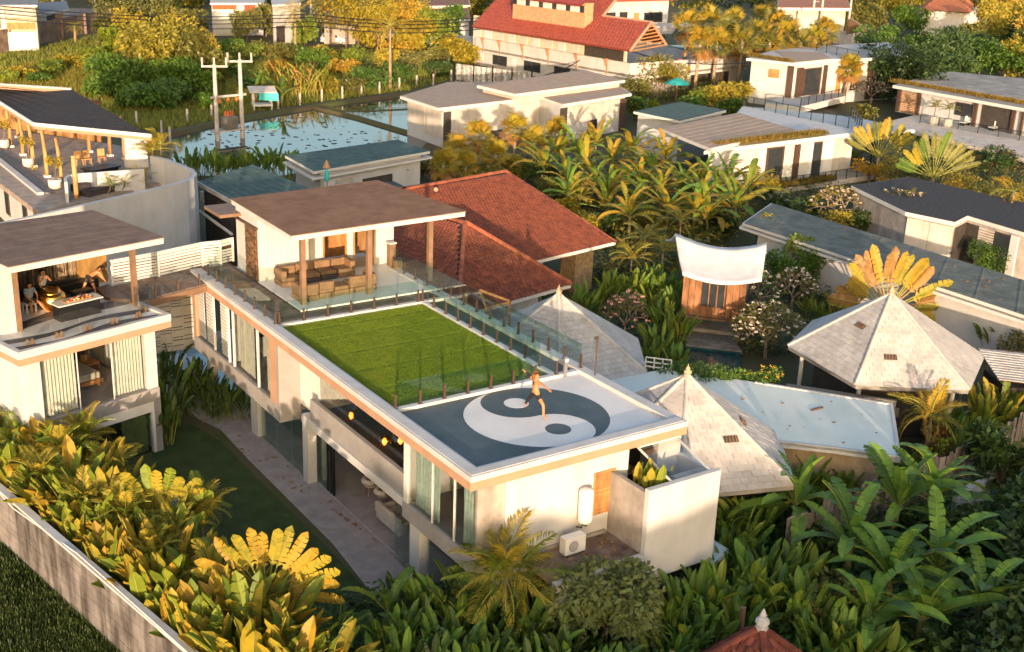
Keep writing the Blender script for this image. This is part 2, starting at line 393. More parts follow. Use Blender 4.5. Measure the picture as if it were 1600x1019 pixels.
mb.cbox((7.87, -1.6, 5.12), 1.8, .06, .06); mb.cbox((7.87, .1, 5.74), 1.8, .06, .06)
mb.build('canopy_frame', M_white_clean, V)
mb = MB(); mb.cbox((7.87, -.7, 5.46), 1.7, 1.95, .012, rx=rad(16)); mb.build('canopy_glass', glassmat('canopy_glass', (.95, .96, .96), .03, rmax=.12), V)
part_box('undercroft_shade', M_dark, 2.4, 8.8, -.3, .4, 0, 1.72)  # dark block in place of the shade in the open undercroft
mb = MB(); mb.prism([(9.05, -1.86), (10.3, -1.4), (10.3, .4), (9.05, .22)], 1.3, 1.5); mb.build('ledge_roof', mat('pale_teal_sheet', (.38, .47, .47), .5, .05), V)
# far box of the upper floor
part_box('spandrel', M_grey, .12, .32, 15.6, 25.8, 2.2, 2.92, bevel=.02)
part_box('bedroom_floor', M_floor, .32, 8.6, 15.6, 25.8, 2.5, 2.88)
part_box('box_end_wall', M_grey, .12, 1.1, 15.38, 15.6, 2.2, 5.95)
part_box('box_side_wall', M_beige, .13, .32, 15.6, 16.35, 2.92, 5.82)
part_box('box_inner_wall', M_white_clean, 4.3, 4.45, 15.6, 25.5, 2.9, 6.05)
part_box('box_partition', M_white_clean, .5, 4.3, 21.35, 21.5, 2.9, 6.05)
part_box('void_wall', M_white_clean, 1.1, 1.25, 13.3, 15.5, 2.9, 6.05)
part_box('box_end_post', M_beige, .13, .42, 25.4, 25.8, 2.92, 5.82)
part_box('glass_balustrade', M_glass, .2, .215, 21.4, 25.3, 2.93, 3.85)
for y0, y1 in ((16.4, 17.9), (17.9, 19.4), (19.4, 20.7)): part_box('glass_pane', M_glass, .24, .255, y0+.03, y1-.03, 2.93, 5.8)
for y in (17.9, 20.75, 16.38, 21.35, 23.2): part_box('window_frame', M_white_clean, .2, .30, y-.04, y+.04, 2.92, 5.8)
curtain(V, (.5, 16.5), (.5, 17.5), 2.92, 5.78, M_curtain, .05, 6)
curtain(V, (.5, 18.9), (.5, 20.6), 2.92, 5.78, M_curtain, .05, 8)
part_box('wall_picture', mat('picture', (.2, .17, .14), .6, .4, 3, contrast=(.45, .55)), 3.0, 3.6, 21.32, 21.35, 4.1, 5.5)
part_box('wall_picture', MATS['picture'], 1.7, 2.3, 21.32, 21.35, 3.9, 5.6)
for y in (22.0, 23.9, 24.9):
    for i in range(17): part_box('louvre_slat', M_white_clean, .26, .30, y-.35, y+.35, 3.05+i*.16, 3.17+i*.16)
part_box('orange_headboard', mat('orange_cloth', (.55, .2, .05), .8), 2.2, 2.9, 23.0, 24.3, 3.0, 4.1)
part_box('dark_screen', M_black, 2.4, 2.5, 22.6, 24.2, 4.1, 5.2)
# living room glazing, stacked sliding doors
for y0, y1 in ((5.3, 7.9), (7.9, 10.5), (10.5, 13.1)): part_box('glass_pane', M_glass, .93, .945, y0+.02, y1-.02, 3.6, 5.95)
for i, y in enumerate((12.0, 12.25, 12.5)): part_box('sliding_door', M_gglass, .98+.05*i, 1.0+.05*i, y, y+1.1, .02, 2.68)
for y in (12.05, 12.3, 12.6): part_box('door_frame', M_black, .96, 1.06, y-.03, y+.03, .02, 2.68)
for y0, y1 in ((14.1, 15.5), (15.6, 17.2), (17.3, 18.9)): part_box('sliding_door', M_gglass, .70, .72, y0, y1, .02, 2.45)
for y0, y1 in ((4.9, 6.3), (1.2, 3.9)): part_box('sliding_door', M_gglass, .72, .74, y0, y1, .02, 2.4)
part_box('lower_box_wall', M_white, .75, 8.6, .7, .85, 0, 2.42)
part_box('terrace_joint', mat('pale_joint', (.4, .38, .37), .8), .93, .96, 4.9, 26, .004, .012)

# ================================================================ rooftop pavilion
PV = thing('rooftop_pavilion', 'open rooftop lounge pavilion with flat brown roof on brown posts above the villa', 'pavilion', (6, 20.5, 6.27))
A_ = [Vector((1.9, 17.74, 9.62)), Vector((10.91, 18.24, 9.62)), Vector((9.9, 25.2, 9.78)), Vector((2.02, 25.0, 9.65))]
mb = MB(); mb.prism([p[:2] for p in A_], [p.z-.22 for p in A_], [p.z for p in A_]); mb.build('roof', M_white, PV)
B_ = [Vector((1.86, 17.70, 9.66)), Vector((10.95, 18.2, 9.66)), Vector((9.95, 25.25, 9.82)), Vector((1.98, 25.05, 9.69))]
mb = MB(); mb.prism([p[:2] for p in B_], [p.z-.035 for p in B_], [p.z for p in B_]); mb.build('roof_covering', M_brownroof, PV)
for i in range(1, 8):
    t = i/8; p = B_[0].lerp(B_[3], t); q = B_[1].lerp(B_[2], t)
    mb = MB(); mb.tube([p+Vector((0, 0, .003)), q+Vector((0, 0, .003))], .006, 4); mb.build('membrane_seam', M_brownroof, PV)
for x, y in ((2.62, 18.3), (5.9, 18.35), (9.4, 18.9)): part_box('post', M_woodpost, x-.11, x+.11, y-.11, y+.11, 6.27, 9.42, parent=PV)
part_box('side_wall', M_white, 2.25, 2.45, 22.4, 25.1, 6.27, 9.4, parent=PV)
part_box('front_wall', M_white, 2.45, 5.5, 22.4, 22.6, 6.27, 9.42, parent=PV)
part_box('front_wall', M_white, 6.78, 7.12, 22.4, 22.6, 6.27, 9.42, parent=PV)
part_box('front_wall', M_white, 8.25, 9.35, 22.4, 22.6, 6.27, 9.42, parent=PV)
part_box('door_head', M_white, 5.5, 6.78, 22.41, 22.6, 8.45, 9.42, parent=PV); part_box('door_head', M_white, 7.12, 8.25, 22.41, 22.6, 8.45, 9.42, parent=PV)
part_box('far_wall', M_white, 9.2, 9.35, 22.6, 25.1, 6.27, 9.5, parent=PV)
part_box('lobby_wall', M_teak, 5.0, 9.1, 24.6, 24.7, 6.27, 9.4, parent=PV)
part_box('lobby_panel', M_dark, 5.6, 6.1, 24.2, 24.3, 7.3, 9.0, parent=PV)
for x in (5.54, 6.74, 7.16, 8.21): part_box('door_frame', M_teak, x-.04, x+.04, 22.36, 22.46, 6.28, 8.45, parent=PV)
part_box('door_glass', M_glass, 7.2, 8.17, 22.44, 22.455, 6.3, 8.45, parent=PV)
part_box('wall_stripe', mat('stone_stripe', (.4, .37, .34)), 4.55, 4.85, 22.385, 22.4, 6.28, 9.3, parent=PV)
dr = part_box('carved_door', mat('dark_wood', (.10, .055, .03), .6, .2, 4), 2.20, 2.25, 22.5, 23.85, 6.25, 8.75, parent=PV)
part_box('door_hood', MATS['dark_wood'], 2.1, 2.25, 22.35, 25.1, 8.76, 8.84, parent=PV)
for i in range(4):
    for j in range(7):
        part_box('carved_panel', mat('carved_wood', (.16, .085, .04), .6, .3, 5, rnd=.35), 2.165, 2.2, 22.54+i*.33, 22.54+i*.33+.29, 6.32+j*.345+(.1 if i % 2 else 0), 6.32+j*.345+.27+(.1 if i % 2 else 0), parent=dr)
mb = MB(); mb.prism([(1.2, 24.4), (2.6, 24.4), (2.6, 26.5), (1.2, 26.5)], 8.95, 9.1); mb.build('rear_canopy', M_woodpost, PV)

# glass railings
def rail(label, pts, z, h=.53, top=.98, hidden_end=0):
    """spigots along a line of ground points with a frameless pane between each pair"""
    t = thing('glass_railing', label, 'railing', (*pts[0][:2], z), 'frameless glass railings of the roof terrace')
    mb = MB(); mb.box(-.035, .035, -.035, .035, 0, h); mb.box(-.07, .07, -.07, .07, 0, .02); me = mb.mesh('spigot', M_brownmetal)
    for p in pts: inst(me, 'spigot', t, (*p[:2], z))
    for a, b in zip(pts, pts[1:]):
        a = Vector((*a[:2], 0)); b = Vector((*b[:2], 0)); d = (b-a); L = d.length; d.normalize(); c = (a+b)/2; ang = math.atan2(d.y, d.x)
        mb = MB(); mb.cbox((c.x, c.y, z+(top+.12)/2), L-.03, .012, top-.12, rz=ang); mb.build('glass_pane', M_gglass, t)
    return t
rail('frameless glass railing between the roof lawn and the yin-yang floor', [(.59+i*1.007, 6.03) for i in range(8)], 6.27)
rail('frameless glass railing between the roof lawn and the wooden deck by the sofas', [(.62+i*1.12, 16.33) for i in range(7)], 6.28)
rail('frameless glass railing between the roof lawn and the narrow slate path', [(7.56, 6.03+i*1.03) for i in range(1, 11)], 6.27)
rail('frameless glass railing on the outer roof edge above the thatched roofs', [(8.86, 6.1+i*1.1) for i in range(15)], 6.3)
rail('frameless glass railing along the left roof edge beside the wooden walkway', [(.45, 16.33+i*1.13) for i in range(8)], 6.325)
lp = thing('lamp_post', 'slim dark lamp post standing at the right rim of the yin-yang roof', 'lamp', (8.85, 5.15, 6.3))
mb = MB(); mb.tube([(8.85, 5.15, 6.3), (8.85, 5.15, 7.8)], .03, 8); mb.build('pole', M_brownmetal, lp)
mb = MB(); mb.cbox((8.82, 5.15, 7.82), .14, .1, .1); mb.build('lamp_head', M_brownmetal, lp)
gb = thing('gate_box', 'small wall light unit by the end of the slate path', 'gate light', (7.95, 5.9, 6.15))
mb = MB(); mb.box(7.86, 8.0, 5.82, 5.92, 6.15, 6.95); mb.build('body', mat('steel', (.35, .35, .36), .35, .05, metal=.7), gb)
mb = MB(); mb.cbox((7.93, 5.80, 6.85), .12, .06, .12); mb.build('lock', M_white_clean, gb)
fr = thing('timber_stair_frame', 'orange timber frame of a stair beside the dark red tiled roof', 'stair frame', (9.9, 14.2, 4.5))
for a, b in (((9.5, 14.0, 4.5), (9.5, 14.0, 6.35)), ((10.9, 14.2, 4.5), (10.9, 14.2, 6.35)), ((9.5, 14.0, 6.3), (10.9, 14.2, 6.3)), ((9.5, 14.0, 6.3), (9.9, 15.2, 6.75)), ((9.9, 15.2, 6.75), (10.9, 14.2, 6.35)), ((9.3, 15.4, 5.3), (9.8, 16.2, 6.35))):
    mb = MB(); mb.tube([a, b], .06, 4); mb.build('beam', M_teak, fr)

# things on the villa
ac = thing('air_conditioner', 'white outdoor air conditioner unit standing on the stained service ledge', 'air conditioner', (3.85, -.42, 2.72))
mb = MB(); mb.box(3.45, 4.3, -.6, -.25, 2.78, 3.4); mb.build('housing', M_white_clean, ac, bevel=.02)
mb = MB(); n = 16
mb.add([(3.78+.2*math.cos(2*math.pi*k/n), -.606, 3.08+.2*math.sin(2*math.pi*k/n)) for k in range(n)]+[(3.78+.2*math.cos(2*math.pi*k/n), -.625, 3.08+.2*math.sin(2*math.pi*k/n)) for k in range(n)], [tuple(range(n, 2*n))]+[(k, (k+1)%n, n+(k+1)%n, n+k) for k in range(n)]); mb.build('fan_grille', mat('grey_grille', (.25, .25, .25)), ac)
for x in (3.55, 4.2):
    mb = MB(); mb.box(x-.04, x+.04, -.6, -.25, 2.72, 2.78); mb.build('foot', M_black, ac)
wh = thing('water_heater', 'white cylindrical water heater mounted beside the brown louvred shutter', 'water heater', (4.62, .02, 3.55))
mb = MB(); mb.lathe((4.62, -.06, 3.5), [(.1, 0), (.24, .04), (.26, .12), (.26, 1.16), (.24, 1.25), (.12, 1.3)], 20); mb.build('tank', M_white_clean, wh, smooth=True)
mb = MB()
for dx in (-.1, .1): mb.tube([(4.62+dx, -.06, 3.5), (4.62+dx, -.04, 3.32), (4.62+dx*1.4, .2, 3.25)], .025, 6)
mb.build('pipe', M_brownmetal, wh)
# pendant lamps (lit)
M_bulb = mat('lit_filament', (1, .6, .2), emit=(1, .42, .10, 3))
M_amber = glassmat('amber_glass', (.50, .27, .09), .22)
for i, (x, y, z, r, lb) in enumerate(((1.25, 10.9, 4.0, .16, 'small lit amber globe pendant at the far end of the living room window'), (1.15, 8.95, 3.35, .17, 'low lit amber globe pendant half hidden behind the balcony parapet'), (1.25, 8.1, 4.0, .27, 'middle sized lit amber globe pendant beside the biggest globe'), (1.5, 7.3, 4.3, .38, 'biggest amber glass globe pendant with a lit filament'))):
    t = thing('pendant_lamp', lb, 'lamp', (x, y, z), 'amber globe pendant lamps')
    mb = MB(); mb.lathe((x, y, z), [(r*math.sin(math.pi*k/10)+.001, -r*math.cos(math.pi*k/10)) for k in range(11)], 18); mb.build('globe', M_amber, t, smooth=True)
    mb = MB(); mb.lathe((x, y, z), [(.001, -.16), (.07, -.1), (.085, 0), (.07, .12), (.001, .16)], 8); mb.build('bulb', M_bulb, t, smooth=True)
    mb = MB(); mb.tube([(x, y, z+r), (x, y, 6.0)], .012, 5); mb.build('cord', M_black, t)
    L = bpy.data.lights.new('pendant_light', 'POINT'); L.energy = 8; L.color = (1, .6, .25); L.shadow_soft_size = .1
    lo = bpy.data.objects.new('pendant_light', L); COL.objects.link(lo); lo.location = (0, 0, -.02); lo.parent = t
# furniture seen through the openings
M_fabric = mat('pale_fabric', (.42, .38, .33), .9, .08, 4)
so = thing('white_sofa', 'pale sofa standing at the edge of the open living room', 'sofa', (1.9, 8.4, 0))
part_box('base', M_fabric, 1.55, 2.5, 7.5, 9.4, .12, .42, parent=so, bevel=.05)
part_box('backrest', M_fabric, 1.5, 1.72, 7.5, 9.4, .42, .85, parent=so, bevel=.06)
for y in (7.45, 9.2): part_box('armrest', M_fabric, 1.6, 2.5, y, y+.22, .42, .66, parent=so, bevel=.05)
for y in (7.72, 8.45): part_box('seat_cushion', M_fabric, 1.74, 2.46, y, y+.7, .43, .56, parent=so, bevel=.04)
dt = thing('dining_table', 'brown wooden dining table in the open living room', 'table', (3.2, 11.1, 0))
part_box('tabletop', M_teak, 2.7, 3.8, 9.9, 12.0, .72, .77, parent=dt)
for x in (2.8, 3.7):
    for y in (10.0, 11.9): part_box('leg', M_teak, x-.04, x+.04, y-.04, y+.04, .02, .72, parent=dt)
for k, (x, y, lb) in enumerate(((2.35, 11.4, 'pale dining chair by the dining table, the one nearer the sliding doors'), (2.35, 10.3, 'pale dining chair by the dining table, the one nearer the sofa'))):
    t = thing('dining_chair', lb, 'chair', (x, y, 0), 'pale chairs at the dining table')
    mb = MB(); mb.lathe((x, y, .42), [(.05, 0), (.24, .02), (.28, .1), (.25, .1), (.02, .06)], 14); mb.build('seat', M_fabric, t)
    mb = MB(); mb.tube([(x+.27*math.cos(rad(a)), y+.27*math.sin(rad(a)), .68) for a in range(90, 271, 30)], .13, 6); mb.build('backrest', M_fabric, t, smooth=True)
    for sx in (-1, 1):
        for sy in (-1, 1):
            mb = MB(); mb.tube([(x+.14*sx, y+.14*sy, .44), (x+.22*sx, y+.22*sy, .02)], .018, 5); mb.build('leg', M_teak, t)
wc = thing('wicker_chair', 'round wicker armchair in the near upstairs bedroom', 'armchair', (1.9, 2.5, 3.02))
M_wick = mat('wicker', (.36, .22, .09), .8, .25, 12, .4, 50)
mb = MB(); mb.lathe((0, 0, 0), [(.1, 0), (.38, .06), (.52, .28), (.56, .45), (.52, .45), (.36, .16), (.05, .1)], 20)
mb.M = None; Mx = Matrix.Translation((1.9, 2.5, 3.85)) @ Euler((rad(60), 0, rad(60))).to_matrix().to_4x4(); mb.v = [Mx @ p for p in mb.v]; mb.build('shell', M_wick, wc, smooth=True)
mb = MB(); mb.lathe((1.9, 2.5, 3.38), [(.05, 0), (.36, .02), (.38, .1), (.3, .14)], 16); mb.build('seat', M_wick, wc)
for a in range(0, 360, 90):
    mb = MB(); mb.tube([(1.9+.25*math.cos(rad(a)), 2.5+.25*math.sin(rad(a)), 3.4), (1.9+.33*math.cos(rad(a)), 2.5+.33*math.sin(rad(a)), 3.03)], .02, 5); mb.build('leg', M_teak, wc)
# rooftop sofas: modules of base, back and arm cushions
def sofa_module(label, x0, x1, y0, y1, back=None, arm=None, dark=0):
    t = thing('sofa_module', label, 'sofa', ((x0+x1)/2, (y0+y1)/2, 6.27), 'brown outdoor sofa modules under the rooftop pavilion')
    m = M_cushion_d if dark else M_cushion
    part_box('seat_base', m, x0, x1, y0, y1, 6.27, 6.52, parent=t, bevel=.05)
    part_box('seat_cushion', M_cushion, x0+.02, x1-.02, y0+.02, y1-.02, 6.52, 6.70, parent=t, bevel=.06)
    for s in [k for k in (back, arm) if k]:
        if s == 'N': b = (x0, x1, y1-.26, y1+.02)
        if s == 'S': b = (x0, x1, y0-.02, y0+.26)
        if s == 'W': b = (x0-.02, x0+.26, y0, y1)
        if s == 'E': b = (x1-.26, x1+.02, y0, y1)
        part_box('back_cushion', M_cushion, *b, 6.66, 7.05, parent=t, bevel=.07)
sofa_module('brown corner sofa module beside the white pavilion wall and carved door', 2.75, 3.75, 20.9, 21.9, 'W', 'N')
sofa_module('brown sofa module in the back row behind the left post', 3.8, 4.75, 21.0, 22.0, 'N', None, 1)
sofa_module('dark fronted sofa module at the middle of the back row', 4.8, 5.65, 21.1, 22.1, 'N', None, 1)
sofa_module('brown corner sofa module at the right end of the back row', 5.7, 6.6, 21.1, 22.1, 'N', 'E')
sofa_module('brown corner sofa module at the foot of the left post in the front row', 2.55, 3.5, 18.5, 19.5, 'W', 'S')
sofa_module('brown sofa module second from the left in the front row', 3.55, 4.3, 18.6, 19.5, 'S')
sofa_module('low brown sofa module without back in the middle of the front row', 4.35, 5.1, 18.7, 19.6)
sofa_module('brown corner sofa module around the middle post in the front row', 5.15, 6.5, 18.75, 19.7, 'E', 'S')
for k, (x, y, h, lb) in enumerate(((8.95, 21.9, 1.15, 'tall brown planter stand by the right end of the pavilion wall'), (9.0, 21.3, .45, 'low brown box in front of the tall stand by the pavilion wall'))):
    t = thing('planter_stand', lb, 'stand', (x, y, 6.27))
    part_box('body', M_woodpost, x-.16, x+.16, y-.16, y+.16, 6.27, 6.27+h, parent=t); part_box('top', M_white_clean if k == 0 else M_brownmetal, x-.2, x+.2, y-.2, y+.2, 6.27+h, 6.27+h+.06, parent=t)
# ================================================================ left villa with its roof terrace
def P2(M, x, y, z): return M @ Vector((x, y, z))
MBv = frame((-9.58, 17.75, 0), 15.4)
BV = thing('terrace_villa', 'white villa at the left with curtained bedroom and a covered roof terrace painted in waves', 'villa', tuple(P2(MBv, 3.4, 3, 0)))
def bbox(name, m, *b, parent=None, bevel=0, M=MBv):
    return MB(M).box(*b).build(name, m, parent or BV, bevel=bevel)
bbox('terrace_slab', M_white, .02, 6.88, .02, 7.6, 5.98, 6.20)
bbox('rim', M_white, 0, 6.9, 0, .22, 6.0, 6.31, bevel=.02); bbox('rim', M_white, 0, .22, .22, 7.5, 6.0, 6.31); bbox('rim', M_white, 6.68, 6.9, .22, 2.4, 6.0, 6.31)
bbox('fascia', M_beige, .012, 6.885, .008, .1, 5.72, 5.995); bbox('fascia', M_beige, .008, .1, .1, 7.4, 5.72, 5.995); bbox('fascia', M_beige, 6.78, 6.885, .1, 7.4, 5.72, 5.995)
bbox('terrace_floor', mat('pale_floor', (.56, .55, .53), .6, .06, 1), .22, 6.68, .22, 6.2, 6.2, 6.215)
M_wave = mat('dark_wave_paint', (.085, .075, .078), .6, .15, 2)
def wave(y0, y1, a0, a1, ph0, ph1, x0=.3, x1=6.6):
    n = 30; top = []; bot = []
    for i in range(n+1):
        x = x0+(x1-x0)*i/n; top.append((x, y1+a1*math.sin(x*1.25+ph1))); bot.append((x, min(y0+a0*math.sin(x*1.25+ph0), y1+a1*math.sin(x*1.25+ph1)-.004)))
    mb = MB(MBv)
    for i in range(n): mb.poly([(*bot[i], 6.219), (*bot[i+1], 6.219), (*top[i+1], 6.219), (*top[i], 6.219)])
    mb.build('painted_wave', M_wave, BV)
wave(.35, .75, .16, .22, 1.2, 2.0); wave(1.35, 1.75, .22, .20, 2.6, 1.9); wave(2.8, 3.7, .2, .25, 3.4, 2.9); wave(4.9, 5.9, .2, .1, 2.5, 1)
bbox('front_wall', M_white, .35, 1.05, .42, .6, 3.0, 5.72); bbox('side_wall', M_white, .30, .5, .6, 7.4, 0, 5.72)
bbox('front_pier', M_white, 5.82, 6.32, .42, .7, 3.0, 5.72); bbox('right_wall', M_white, 6.12, 6.32, .7, 7.4, 0, 5.72)
bbox('spandrel', M_grey, .28, 6.34, .34, .6, 2.42, 3.0, bevel=.02); bbox('grey_frame', M_grey, 6.02, 6.34, .345, .6, 0, 2.42)
bbox('white_beam', M_white_clean, .4, 6.02, .37, .6, 1.95, 2.42); bbox('white_jamb', M_white_clean, 5.9, 6.02, .36, .6, 0, 1.95)
bbox('bedroom_floor', M_floor, .5, 6.12, .6, 7.3, 2.8, 3.0); bbox('bedroom_wall', M_white_clean, .5, 6.12, 5.4, 5.55, 3.0, 5.98); bbox('dark_corridor', M_dark, 4.9, 5.1, 4.6, 5.4, 3.0, 5.6)
bbox('ground_back_wall', M_dark, .5, 6.1, 4.0, 4.1, 0, 2.8); bbox('ground_glass', M_gglass, .5, 5.9, .5, .515, .02, 1.95)
def pc(M, a, b): return (P2(M, a[0], a[1], 0)[:2], P2(M, b[0], b[1], 0)[:2])
curtain(BV, *pc(MBv, (1.05, .75), (2.7, .75)), 3.0, 5.75, M_curtain, .05, 11); curtain(BV, *pc(MBv, (4.38, .75), (5.8, .75)), 3.0, 5.75, M_curtain, .05, 10)
curtain(BV, *pc(MBv, (4.6, .7), (5.8, .7)), .02, 1.95, mat('olive_curtain', (.16, .15, .06), .9), .05, 9)
for x0, x1 in ((1.06, 2.65), (2.68, 4.2), (4.23, 5.8)): bbox('glass_pane', M_glass, x0, x1, .47, .482, 3.02, 5.72)
for x in (2.66, 4.22): bbox('window_frame', M_white_clean, x-.02, x+.02, .46, .5, 3.0, 5.72)
# bed
bd = thing('bed', 'double bed with a white cover in the curtained bedroom', 'bed', tuple(P2(MBv, 4.0, 3.2, 3.0)))
bbox('bed_frame', M_teak, 3.0, 4.75, 2.2, 4.5, 3.15, 3.32, parent=bd); bbox('mattress', M_fabric, 3.05, 4.7, 2.3, 4.4, 3.32, 3.62, parent=bd, bevel=.06); bbox('pillow', M_white_clean, 3.2, 4.5, 3.95, 4.38, 3.62, 3.76, parent=bd, bevel=.06)
for x in (3.1, 4.6):
    for y in (2.3, 4.4): bbox('leg', M_teak, x-.05, x+.05, y-.05, y+.05, 3.0, 3.15, parent=bd)
cb = thing('bedside_cabinet', 'brown bedside cabinet in the corner of the curtained bedroom', 'cabinet', tuple(P2(MBv, 5.0, 4.2, 3.0)))
bbox('carcass', M_teak, 4.75, 5.5, 3.7, 4.5, 3.06, 3.5, parent=cb); bbox('drawer', MATS['dark_wood'], 4.8, 5.45, 3.685, 3.7, 3.12, 3.4, parent=cb)
bl = thing('table_lamp', 'unlit wooden table lamp on the bedside cabinet', 'lamp', tuple(P2(MBv, 5.0, 4.1, 3.5)))
mb = MB(); mb.lathe(P2(MBv, 5.0, 4.1, 3.5), [(.12, 0), (.14, .2), (.08, .34), (.04, .36)], 12); mb.build('base', M_teak, bl)
mb = MB(); mb.lathe(P2(MBv, 5.0, 4.1, 3.86), [(.16, 0), (.2, .16), (.12, .3)], 12); mb.build('lamp_shade', MATS['raffia'], bl)
# terrace cover
r_ = [(.1, .2), (6.75, .0), (7.0, 5.9), (.3, 6.6)]
mb = MB(MBv); mb.prism(r_, 9.45, 9.7); mb.build('cover_roof', M_white, BV)
mb = MB(MBv); mb.prism([(.05, .15), (6.8, -.05), (7.05, 5.95), (.25, 6.65)], 9.7, 9.735); mb.build('roof_covering', mat('grey_brown_membrane', (.195, .14, .115), .95, .1, 1.5, .6, 50, spec=.05, col2=(.135, .10, .082)), BV)
for i in range(1, 8):
    t = i/8; mb = MB(MBv); mb.tube([(.05+t*.2, .15+6.5*t, 9.737), (6.8+t*.25, -.05+6*t, 9.737)], .006, 4); mb.build('membrane_seam', MATS['grey_brown_membrane'], BV)
for x, y in ((6.62, 2.25), (1.42, 2.55)): bbox('post', M_woodpost, x-.1, x+.1, y-.1, y+.1, 6.215, 9.45)
bbox('terrace_side_wall', M_white, .35, 1.3, 2.5, 2.7, 6.0, 9.45); bbox('terrace_side_wall', M_white, 1.12, 1.3, 2.7, 6.3, 6.2, 9.45)
bbox('bamboo_backing', M_dark, 1.3, 6.2, 6.25, 6.35, 6.2, 9.4)
M_bamboo = mat('bamboo_cane', (.30, .22, .14), .7, .3, 3, rnd=.4)
mb = MB(); mb.tube([(0, 0, 0), (0, 0, 2.3)], .034, 5); cane = mb.mesh('bamboo_cane', M_bamboo, smooth=True)
for i in range(58):
    p = P2(MBv, 1.4+i*.083, 6.2+R.uniform(-.03, .03), 6.75); inst(cane, 'bamboo_cane', BV, p, (R.uniform(-.03, .03), R.uniform(-.03, .03), 0), (1, 1, R.uniform(.9, 1.12)))
bbox('timber_panel', mat('golden_timber', (.33, .19, .06), .6, .2, 3, stretch=(1, 1, .3)), 6.2, 7.7, 6.2, 6.3, 6.2, 9.4)
bbox('terrace_bench', M_black, 1.5, 6.9, 5.65, 6.15, 6.215, 6.62)
bbox('ground_foundation', M_dark, .5, 6.1, .62, 4.0, .004, .03)
rl = thing('glass_railing', 'frameless glass railing with brass clamps on the wave-painted terrace', 'railing', tuple(P2(MBv, 3.4, .75, 6.2)))
M_brass = mat('brass', (.55, .33, .16), .35, .1, 4, metal=.8)
gp = [(.6, .78), (1.85, .78), (3.1, .78), (4.35, .78), (5.6, .78), (6.45, .9), (6.45, 2.1)]
for a, b in zip(gp, gp[1:]):
    A = P2(MBv, *a, 0); B = P2(MBv, *b, 0); c = (A+B)/2; d = B-A
    mb = MB(); mb.cbox((c.x, c.y, 6.72), d.length-.05, .012, .9, rz=math.atan2(d.y, d.x)); mb.build('glass_pane', M_glass, rl)
    for t in (.18, .34) if a[1] < .8 else (.3, .6):
        q = A.lerp(B, t); mb = MB(); mb.cbox((q.x, q.y, 6.33), .07, .07, .24, rz=rad(15)); mb.cbox((q.x, q.y, 6.225), .14, .12, .02, rz=rad(15)); mb.build('clamp', M_brass, rl)
# furniture on the terrace
bt = thing('buffet_table', 'black skirted serving table with a white top on the wave-painted terrace', 'table', tuple(P2(MBv, 4.0, 2.5, 6.2)))
bbox('cabinet', M_black, 3.15, 5.0, 2.35, 2.95, 6.215, 6.9, parent=bt); bbox('tabletop', M_white_clean, 3.05, 5.1, 2.25, 3.05, 6.9, 6.95, parent=bt)
fd = thing('food_platter', 'row of orange and red food laid out on the white tabletop', 'food', tuple(P2(MBv, 4.1, 2.65, 6.95)))
M_food = [mat('orange_food', (.6, .22, .05), .6), mat('red_food', (.4, .06, .03), .6), mat('cream_food', (.6, .5, .35), .6)]
bbox('tray', M_teak, 3.5, 4.75, 2.45, 2.85, 6.95, 6.97, parent=fd)
for i in range(40):
    p = P2(MBv, R.uniform(3.55, 4.7), R.uniform(2.48, 2.82), 6.97); mb = MB(); r = R.uniform(.035, .06); mb.lathe(p, [(r*.5, 0), (r, r*.6), (r*.6, r*1.3)], 6); mb.build('food_item', R.choice(M_food), fd)
gd = thing('golden_drum', 'large shiny golden drum standing in front of the man with the white shirt', 'drum', tuple(P2(MBv, 3.85, 4.25, 6.2)))
M_gold = mat('gold_foil', (.80, .42, .10), .22, .12, 3, .9, 7, metal=1)
mb = MB(); mb.lathe(P2(MBv, 3.85, 4.25, 6.215), [(.42, 0), (.55, .12), (.6, .4), (.56, .62), (.45, .74)], 20); mb.build('body', M_gold, gd, smooth=True)
mb = MB(); mb.lathe(P2(MBv, 3.85, 4.25, 6.95), [(.46, 0), (.36, .03), (.34, .16), (.30, .17), (.28, .05), (.02, .03)], 20); mb.build('rim', M_gold, gd, smooth=True)
st = thing('stool', 'black low bench under the man bending forward', 'bench', tuple(P2(MBv, 5.5, 4.6, 6.2)))
bbox('seat', M_black, 5.0, 5.9, 4.45, 4.85, 6.55, 6.62, parent=st)
for x in (5.08, 5.82): bbox('leg', M_black, x-.04, x+.04, 4.5, 4.8, 6.215, 6.55, parent=st)
mt = thing('white_stool', 'small white stool under the seated man with the patterned blue shirt', 'stool', tuple(P2(MBv, 2.95, 4.45, 6.2)))
bbox('seat', M_white_clean, 2.65, 3.15, 4.25, 4.7, 6.58, 6.65, parent=mt)
for x in (2.7, 3.1):
    for y in (4.3, 4.65): bbox('leg', M_white_clean, x-.03, x+.03, y-.03, y+.03, 6.215, 6.58, parent=mt)

